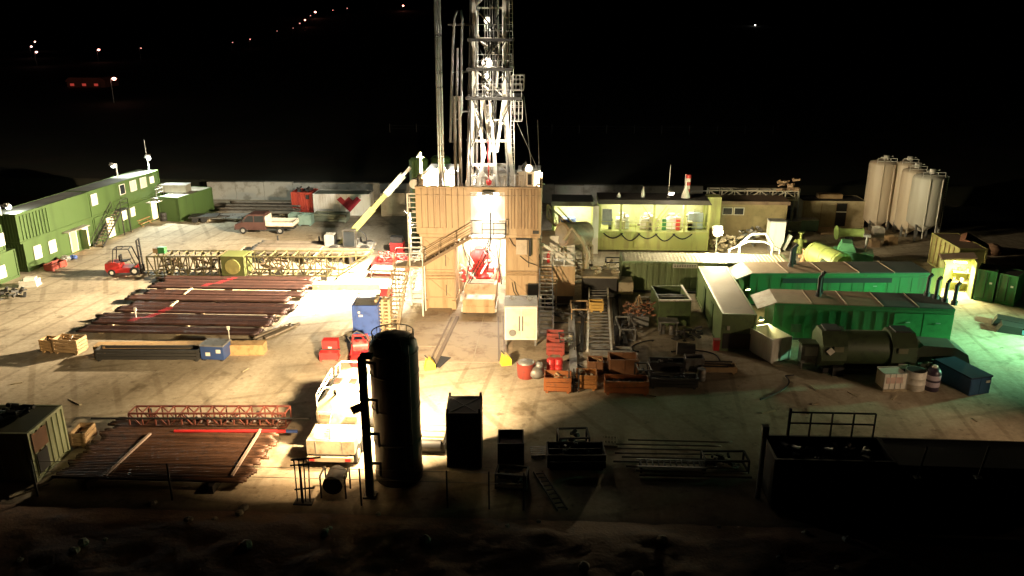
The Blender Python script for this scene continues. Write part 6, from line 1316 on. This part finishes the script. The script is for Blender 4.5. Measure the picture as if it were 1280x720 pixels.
# ---------------------------------------------------------------- middle yard
c, rz, L = front(G(822, 407), G(862, 407), 3.6)
t = crate('open_skip', 'green open topped steel skip with inner baffles in front of the corrugated container', c, rz, L, 3.6, 2.0, mat('skip_green', (.12, .17, .07), .5, dirt=(.09, .11, .06)), cat='skip', th=.1, legs=False)
MB().b(-L/2+.12, .2, .1, L/2-.12, .3, 1.8).b(-L/2+.3, -.6, 1.85, L/2-.12, -.52, 1.93).build('baffle', GREY, t); MB().b(-L/2-.03, -1.83, 1.95, L/2+.03, -1.68, 2.06).b(L/2-.1, -1.68, 1.95, L/2+.04, 1.8, 2.06).build('rim', PLASW, t)
p = G(798, 409); t = thing('trash_pump', 'rusty red brown pump cluster on a grey box by the green skip', 'pump', p+Vector((0, .6, 0))); MB().b(-.75, -.6, 0, .75, .6, .85).build('base_box', GREY, t); q = MB(); junk(q, 1.3, .9, .8, 1.7, 46, 1.1); q.build('pump_cluster', mat('rusty_red_cluster', (.32, .15, .08), .6, dirt=(.18, .09, .06), scale=4), t); q = MB(); q.path([(-.3, 0, 1.6), (0, 0, 2.4), (.3, 0, 1.6)], .05, 6).path([(0, -.3, 1.6), (0, 0, 2.4), (0, .3, 1.6)], .05, 6); q.build('lifting_eye', TAN, t)
t = thing('trestle_table', 'grey trestle table with drums under it beside the green skip', 'table', G(835, 419)+Vector((0, .4, 0))); MB().b(-.75, -.5, .98, .75, .5, 1.06).build('table_top', GREY, t)
for sx in (-.6, .6):
    for sy in (-.4, .4): MB().c(sx, sy, .49, .08, .08, .98).build('leg', GREY, t)
for (px, py, lb) in ((829, 419, 'small grey can beneath the trestle table, skip wall side'), (840, 420, 'small grey can beneath the trestle table, cabin side')): drum('can', lb, G(px, py)+Vector((0, .35, 0)), GREY, .2, .7, cat='can')
q = MB(); junk(q, 1.1, .6, 0, .8, 26, 1.5); solo('scrap_heap', 'dark heap of scrap between trestle table and long cabin', 'scrap heap', q, DARK, G(858, 425))
t = thing('fallen_barrel', 'dark barrel lying on its side with a pale rim near the long cabin', 'barrel', G(857, 443)); MB().tube((-.6, 0, .42), (.6, -.15, .42), .42, 20).build('shell', DARK, t); MB().tube((-.66, .01, .42), (-.6, 0, .42), .44, 20).build('rim', PLASW, t)
c, rz, L = front(G(961, 456), G(988, 453), 3.0)
t = crate('white_skip', 'white open skip standing beside the porch of the generator house', c, rz+.12, 1.65, 2.6, 1.75, WHITE, cat='skip', th=.07, fill=lambda q, x, y, z, H: q.b(-x, -y, z, x, y, H-1.1), fillm=mat('skip_soil', (.05, .042, .03), .9))
p = G(1012, 462); t = thing('control_cabinet', 'small grey electric cabinet on legs between white skip and green tank', 'cabinet', p+Vector((0, .35, 0))); MB().b(-.65, -.35, .45, .65, .35, 1.75).build('body', GREY, t); MB().b(-.45, -.39, 1.0, .45, -.35, 1.6).build('door', GALV, t); MB().prism([(-.75, 1.75), (.75, 1.75), (.75, 1.85), (-.75, 1.85)], -.45, .45).build('hood', DGREEN, t)
for sx in (-.55, .55): MB().c(sx, -.25, .22, .08, .08, .45).c(sx, .25, .22, .08, .08, .45).build('leg', GREY, t)
# horizontal dark green tank with hex ends
A = G(1030, 470); E = G(1138, 474); c = (A+E)/2; L = (E-A).length; t = thing('fuel_tank', 'dark army green horizontal tank with boxy many sided ends', 'tank', (c.x, c.y+1.3, 0), -.02)
MB().tube((-L/2+.8, 0, 1.6), (L/2-.8, 0, 1.6), 1.12, 28).build('shell', DGREEN, t)
for sx in (-1, 1):
    a, b = sorted((sx*(L/2-1.3), sx*(L/2+.25))); q = MB(); q.lathe([(1.36, a), (1.36, b)], 8, Matrix.Translation((0, 0, 1.6)) @ Matrix.Rotation(PI/2, 4, 'Y') @ Matrix.Rotation(PI/8, 4, 'Z'), False); q.build('end_housing', DGREEN, t)
    MB().b(sx*(L/2-.5)-.5, -.5, 2.84, sx*(L/2-.5)+.5, .6, 2.95).build('hatch', BLACK, t)
    MB().b(sx*(L/2-.9)-.35, -1.2, 0, sx*(L/2-.9)+.35, 1.2, .6).build('cradle', BLACK, t)
    MB().b(sx*(L/2-.7)-.3, -1.395, 1.75, sx*(L/2-.7)+.3, -1.355, 2.1).build('side_plate', mat('dim_plate', (.16, .16, .1), .4), t)
x = -L/2+.2; MB().add([(x, -1.4, 1.5), (x+.28, -1.4, 1.78), (x, -1.4, 2.06), (x-.28, -1.4, 1.78), (x, -1.36, 1.5), (x+.28, -1.36, 1.78), (x, -1.36, 2.06), (x-.28, -1.36, 1.78)], [(0, 1, 2, 3), (7, 6, 5, 4), (0, 4, 5, 1), (1, 5, 6, 2), (2, 6, 7, 3), (3, 7, 4, 0)]).build('hazard_diamond', PLASW, t)
MB().b(L/2-.85, -1.4, .75, L/2-.3, -1.36, 1.05).build('label_plate', PLASW, t)
for i in range(5): pass
MB().b(-L/2, -1.0, .1, L/2, 1.0, .45).build('skid', BLACK, t)
# IBC, drums, scrap at its end
p = G(1120, 490); t = thing('ibc_container', 'dirty white plastic container cube on a pallet in front of the fuel tank end', 'ibc container', p+Vector((-.1, .6, 0)), .12); MB().b(-.75, -.5, .15, .65, .55, 1.15).build('bottle', PLASW, t); MB().b(-.65, -.53, .55, .4, -.5, .95).build('label_plate', mat('pinkish_label', (.6, .42, .36), .6), t); MB().b(-.8, -.55, 0, .7, .6, .14).build('pallet', WOODP, t); q = MB()
for i in range(5): q.bar((-.77+i*.36, -.52, .15), (-.77+i*.36, -.52, 1.2), .03)
q.bar((-.77, -.52, 1.2), (.67, -.52, 1.2), .04).bar((-.77, .56, 1.2), (.67, .56, 1.2), .04); q.build('cage', GALV, t)
drum('white_drum', 'big round white tub between the plastic cube and dark labelled drum', G(1147, 490)+Vector((0, .6, 0)), PLASW, .62, 1.25, lid=DARK)
t = thing('labelled_drum', 'purplish black drum with white label plates at the end of the row', 'drum', G(1168, 491)+Vector((0, .5, 0))); MB().lathe([(.42, 0), (.44, .03), (.44, 1.2), (.3, 1.45), (.15, 1.5)], 20).build('body', mat('purple_black', (.05, .035, .06), .4), t)
for z in (.3, .75): MB().lathe([(.446, z), (.45, z+.01), (.45, z+.3), (.446, z+.31)], 20).build('label_band', mat('violet_white_label', (.5, .42, .5), .5), t)
MB().lathe([(.16, 1.5), (.18, 1.52), (.18, 1.62), (.1, 1.66)], 14).build('cap', PLASW, t)
q = MB(); junk(q, 1.6, .8, 0, 1.0, 40, 1.3); solo('scrap_heap', 'greenish heap of hoses and sheeting behind the white tub', 'scrap heap', q, SKIN, G(1150, 476)+Vector((0, .9, 0)))
q = MB(); q.prism([(-2.0, .3), (-1.7, 1.2), (-1.0, 1.7), (1.0, 1.65), (1.8, 1.2), (2.1, .3), (2.1, 0), (-2.0, 0)], -.8, .9); solo('covered_machine', 'dark tarpaulin covered machine by the end of the fuel tank', 'machine', q, SKIN, G(1168, 460)+Vector((0, .4, 0)), -.1)
c, rz, L = front(G(1198, 492), G(1225, 495), 2.9)
t = crate('blue_skip', 'blue covered skip standing at an angle beside the drums', (c.x-.2, c.y+.1, 0), .32, 1.55, 3.0, 1.1, mat('skip_blue', (.04, .1, .22), .45), cat='skip', legs=False); MB().b(-.8, -1.55, 1.1, .8, 1.55, 1.2).build('cover', mat('cover_navy', (.02, .04, .09), .6), t); MB().b(.35, -1.56, .75, .65, -1.52, .9).build('label_plate', PLASW, t)
# far right: yellow green container, lit shelter, green boxes
A = G(1159, 328); E = G(1193, 350)
d_ = (A-E); c, rz, L = front(A, E, 2.4)
t = container('store_container', 'yellow green plank sided container between silos and lit shelter', 'container', c, rz, L, 2.4, 2.9, mat('container_yellow_green', (.42, .4, .14), .55, dirt=(.3, .27, .1)), ROOFB, (0, 0, 0, 0))
for i in range(6): MB().b(-L/2+.2+i*(L-.4)/6, -1.24, .2, -L/2+.26+i*(L-.4)/6, -1.17, 2.75).build('batten', TAN, t)
A = G(1174, 370); E = G(1214, 374); c, rz, L = front(A, E, 2.6); H = 3.1
t = thing('lit_shelter', 'open fronted yellow green shelter lit inside with shelves', 'shelter', c, rz)
MB().b(-L/2, 1.2, 0, L/2, 1.3, H).build('rear_wall', MUDG, t); MB().b(-L/2, -1.3, 0, -L/2+.08, 1.2, H-.3).build('side_wall', MUDG, t); MB().b(L/2-.08, -1.3, 0, L/2, 1.2, H).build('side_wall', MUDG, t)
MB().prism([(-L/2-.15, H-.25), (L/2+.1, H+.1), (L/2+.1, H+.2), (-L/2-.15, H-.12)], -.4, 1.45).build('roof', ROOFB, t)
MB().add([(-L/2+.02, -1.3, 0), (-L/2-1.0, -1.9, 0), (-L/2-1.0, -1.9, H-.6), (-L/2+.02, -1.3, H-.6), (-L/2+.06, -1.36, 0), (-L/2-.96, -1.96, 0), (-L/2-.96, -1.96, H-.6), (-L/2+.06, -1.36, H-.6)], [(0, 1, 2, 3), (7, 6, 5, 4), (0, 4, 5, 1), (1, 5, 6, 2), (2, 6, 7, 3), (3, 7, 4, 0)]).build('door', MUDG, t)
for z in (.8, 1.7): MB().b(-.2, .3, z, L/2-.1, 1.18, z+.07).build('shelf', TAN, t)
for k in range(5): MB().b(-.1+k*.3, .5, .87+.9*(k % 2), .1+k*.3, .9, 1.2+.9*(k % 2)).build('box', (TAN, DARK, PLASW)[k % 3], t)
MB().b(-.4, -.3, H-.35, .6, -.2, H-.27).build('ceiling_tube', LITS, t)
ld = bpy.data.lights.new('shelter_tube', 'AREA'); ld.size = .9; ld.energy = 900; ld.color = (1, .93, .45); lo = bpy.data.objects.new('shelter_tube', ld); COL.objects.link(lo); lo.parent = t; lo.location = (0, -.5, H-.45)
for (a, b, H, lb) in (((1216, 374), (1240, 378), 2.6, 'green steel cabinet container right next to the lit shelter'), ((1243, 378), (1266, 383), 2.5, 'green steel cabinet container further from the lit shelter')):
    c, rz, L = front(G(*a), G(*b), 2.2); t = container('green_cabinet', lb, 'container', c, rz, L, 2.2, H, RIGG, ROOFD, (0, 0, 1, 1)); MB().b(-.03, -1.13, .25, .03, -1.08, H-.2).build('door_seam', BLACK, t); MB().b(.25, -1.14, 1.5, .45, -1.09, 1.65).build('latch', PLASW, t)
for (px, py, lb) in ((1206, 306, 'brown sheet roof leaning behind the lit shelter'),):
    p = PY(px, py, 74); t = thing('brown_hut', lb, 'hut', (p.x, 74, 0), -.5); MB().b(-1.6, -1.2, 0, 1.6, 1.2, 2.2).build('wall', ROOFB, t); MB().prism([(-1.9, 2.2), (1.9, 2.2), (0, 3.1)], -1.4, 1.4).build('roof', mat('reddish_roof', (.3, .13, .07), .7), t)
p = G(1225, 318); q = MB(); 
for k in range(6): q.ball((random.uniform(-1.5, 1.5), random.uniform(-1, 1), .4), random.uniform(.6, 1.1), 10, .7)
solo('spoil_heap', 'dim brown spoil heap in the dark behind the green cabinets', 'heap', q, mat('brown_spoil', (.25, .14, .08), .9, bump=.5), p)
for (px, py, rz_, lb) in ((1268, 415, -.4, 'black sheeted bundle on the green lit ground, edge of the yard'), (1262, 407, -.5, 'black sheeted bundle just behind the other on the green lit ground')):
    q = MB(); q.prism([(-1.2, 0), (1.2, 0), (1.0, .5), (-.9, .6)], -.6, .6); t = thing('sheeted_bundle', lb, 'bundle', G(px, py), rz_); q.build('sheet', BLACK, t); MB().b(.4, -.62, .08, 1.0, -.6, .4).build('blue_label', mat('bluish_label', (.15, .35, .5), .5), t)
c, rz, L = front(G(1262, 366), G(1296, 392), 2.4)
container('shipping_container', 'dark container at the far edge beyond the green lit ground', 'container', c+Vector((1.5, 0, 0)), rz, L, 2.4, 2.5, DARK, ROOFD)
# ================================================================== LIGHT
WARM = (1.0, .74, .42); WW = (1.0, .83, .58); NEU = (1.0, .93, .78); GRN = (1.0, .97, .74)
# flood on the flank of the black tank, turned away from the camera and up the yard
lp_ = Vector((tcx-.35, tcy+1.45, 6.0))
flood('floodlight', 'main warm floodlight bracketed on the black upright tank, turned up the yard', lp_, lp_+Vector((-.4, .917, -.68))*10, 10500, WARM, .7, 30, spread=138, housing=BLACK)
flood('floodlight', 'warm floodlight clamped on the black riser post, aimed at the white truck', (pb.x-.45, pb.y+.1, 4.6), (pb.x-3.3, pb.y+2.6, .9), 330, (1, .66, .34), .5, 40, spread=78, housing=BLACK)
# above the rig door
xm, zm = XY(609, 248, 59.4)
flood('floodlight', 'glaring white floodlight above the lit rig doorway', (xm, 59.7, zm+.2), (xm, 57.5, 1.0), 500, NEU, .9, 30, spread=110, ball=.3)
ld = bpy.data.lights.new('door_glare_fill', 'POINT'); ld.energy = 330; ld.shadow_soft_size = .2; ld.color = (1, .95, .84); lo = bpy.data.objects.new('door_glare_fill', ld); COL.objects.link(lo); lo.location = (xm, 59.45, zm-.1)  # added point light that overexposes the panel behind the door floodlight
ld = bpy.data.lights.new('doorway_light', 'AREA'); ld.size = 1.6; ld.energy = 160; ld.color = NEU; lo = bpy.data.objects.new('doorway_light', ld); COL.objects.link(lo); lo.location = (xm, 60.5, zt-.3); lo.rotation_euler = (math.radians(35), 0, 0); ld.spread = math.radians(120)
# under the floor
for (x, y, e_) in ((-6.9, 64, 800), (-3.6, 64, 800), (-5.2, 68, 1200)):
    flood('floodlight', 'bulkhead floodlight under the rig floor, %s' % {64: 'column side' if x < -5 else 'cabin side', 68: 'rear middle'}[y], (x, y, 5.6), (x*.6-2.2, y+1.2, 0), e_, NEU, .5, 40)
# rig floor floods
fl = PY(553, 212, 67.5); flood('floodlight', 'glaring floodlight above the white cabin, boom side of the rig floor', fl, fl+Vector((-24, -6, -10)), 45000, (1, .8, .52), .9, 30, spread=140, ball=.3, post=(fl.x, fl.y, 6.36))
flood('floodlight', 'floodlight on the rig floor shining out over the telehandler', fl+Vector((.2, -2.5, .3)), fl+Vector((-14, 9, -8)), 12000, NEU, .7, 50, post=(fl.x+.2, fl.y-2.5, 6.36))
fr_ = PY(657, 213, 66); flood('floodlight', 'glaring floodlight above the control cabin, pit side of the rig floor', fr_+Vector((0, -.6, .4)), fr_+Vector((14, .5, -6)), 4500, (1, .8, .52), .9, 30, spread=125, ball=.3, post=(fr_.x, fr_.y-.6, 6.36))
# inward floor light
ld = bpy.data.lights.new('floor_light', 'AREA'); ld.size = 1.0; ld.energy = 350; ld.color = NEU; lo = bpy.data.objects.new('floor_light', ld); COL.objects.link(lo); lo.location = (-5.5, 64.2, 12.2); lo.rotation_euler = (math.radians(35), 0, 0)
# lower left of the rig (white hot yard)
xs_, zs_ = XY(520, 300, 62)
flood('floodlight', 'floodlight on the caged ladder lighting the pale yard below', (xs_-.5, 61.8, 7.6), (xs_-7.0, 63.5, 0), 2800, NEU, .6, 40, spread=112)
# mast lamps
for (px, py, sz, e_, st, lb) in ((609, 73, .95, 4200, 110, 'largest glaring lamp inside the mast between two platforms'), (609, 22, .55, 2000, 80, 'smaller glaring lamp high in the mast above the top platform'), (608, 92, .5, 1500, 60, 'lamp just below the largest one inside the mast')):
    p = PY(px, py, 66.2); flood('floodlight', lb, p, p+Vector((-.2, -3, -7)), e_*.035, (1, .86, .66), .4, 60, spread=95, ball=sz*.42)
    ld = bpy.data.lights.new('mast_glare_fill', 'POINT'); ld.energy = e_*.07; ld.shadow_soft_size = .2; ld.color = NEU; lo = bpy.data.objects.new('mast_glare_fill', ld); COL.objects.link(lo); lo.location = p+Vector((0, .3, -.9))  # added point light, blows out the members around each mast lamp
flood('floodlight', 'unseen floodlight added on the rig floor to brighten the mast', (-4.6, 61.6, 8.6), (-4.9, 66.0, 24), 1050, (1, .9, .72), .5, 20, spread=70)  # both upward floods are hidden additions that brighten the mast members
flood('floodlight', 'second unseen upward floodlight added behind the legs to brighten the mast', (-6.6, 68.6, 8.6), (-5.0, 66.0, 22), 900, (1, .9, .72), .5, 20, spread=70)
# mud tank flood
p = PY(897, 287, 71.5); flood('floodlight', 'strongest glaring floodlight at the corner of the lime mud tank', p, p+Vector((-2, -10, -5)), 3000, (1, .82, .48), .9, 60, ball=.4, post=(p.x, p.y, 0))
ld = bpy.data.lights.new('corner_glare_fill', 'POINT'); ld.energy = 2300; ld.shadow_soft_size = .25; ld.color = (1, .82, .46); lo = bpy.data.objects.new('corner_glare_fill', ld); COL.objects.link(lo); lo.location = p+Vector((.1, -1.3, .6))  # added point light overexposing what stands around the corner floodlight
flood('floodlight', 'second lamp beneath the strongest floodlight, turned to the pumps', p+Vector((.5, .3, -.4)), p+Vector((14, -2, -4)), 2600, (1, .87, .55), .5, 50)
p = PY(839, 246, 77.2); flood('floodlight', 'small white lamp on the front edge of the dark mud tank roof', p+Vector((0, 0, .3)), p+Vector((.5, -5, -6)), 200, NEU, .5, 40)
# off-frame green lamp and low brown lamp
p = Vector((41, 52.5, 0)); flood('floodlight', 'mint green floodlight on a post past the dark container, lighting the green ground', (p.x, p.y, 4.5), (31, 55.5, .3), 2600, (.36, 1.0, .54), .6, 40, spread=95, post=(p.x, p.y, 0))
p = G(1440, 600); flood('floodlight', 'dim warm floodlight on a post past the near black container', (p.x, p.y, 5.0), (15, 48, 0), 190, (1, .7, .42), .5, 40, spread=85, post=(p.x, p.y, 0))
for (px, py, lb, e_) in ((952, 400, 'yellow lamp under the porch of the bright generator house', 70), (935, 362, 'yellow lamp under the porch of the rear generator house', 50)):
    p = G(px, py, 2.0); flood('floodlight', lb, p, p+Vector((.4, -1.5, -2)), e_, (1, .85, .35), .3, 30)
# ------------------------------------------------------------------ night sky
W = bpy.data.worlds.new('World'); S.world = W; W.use_nodes = True; nt = W.node_tree
sk = nt.nodes.new('ShaderNodeTexSky'); sk.sky_type = 'NISHITA'; sk.sun_disc = False; sk.sun_elevation = math.radians(-8); sk.sun_rotation = math.radians(120)
bg = nt.nodes['Background']; nt.links.new(sk.outputs[0], bg.inputs['Color']); bg.inputs['Strength'].default_value = 0.004
S.view_settings.view_transform = 'Standard'; S.view_settings.look = 'None'; S.view_settings.exposure = 0; S.view_settings.gamma = 1; S.view_settings.use_curve_mapping = False
S.cycles.use_denoising = True; S.cycles.max_bounces = 6; S.cycles.diffuse_bounces = 3; S.cycles.sample_clamp_indirect = 8
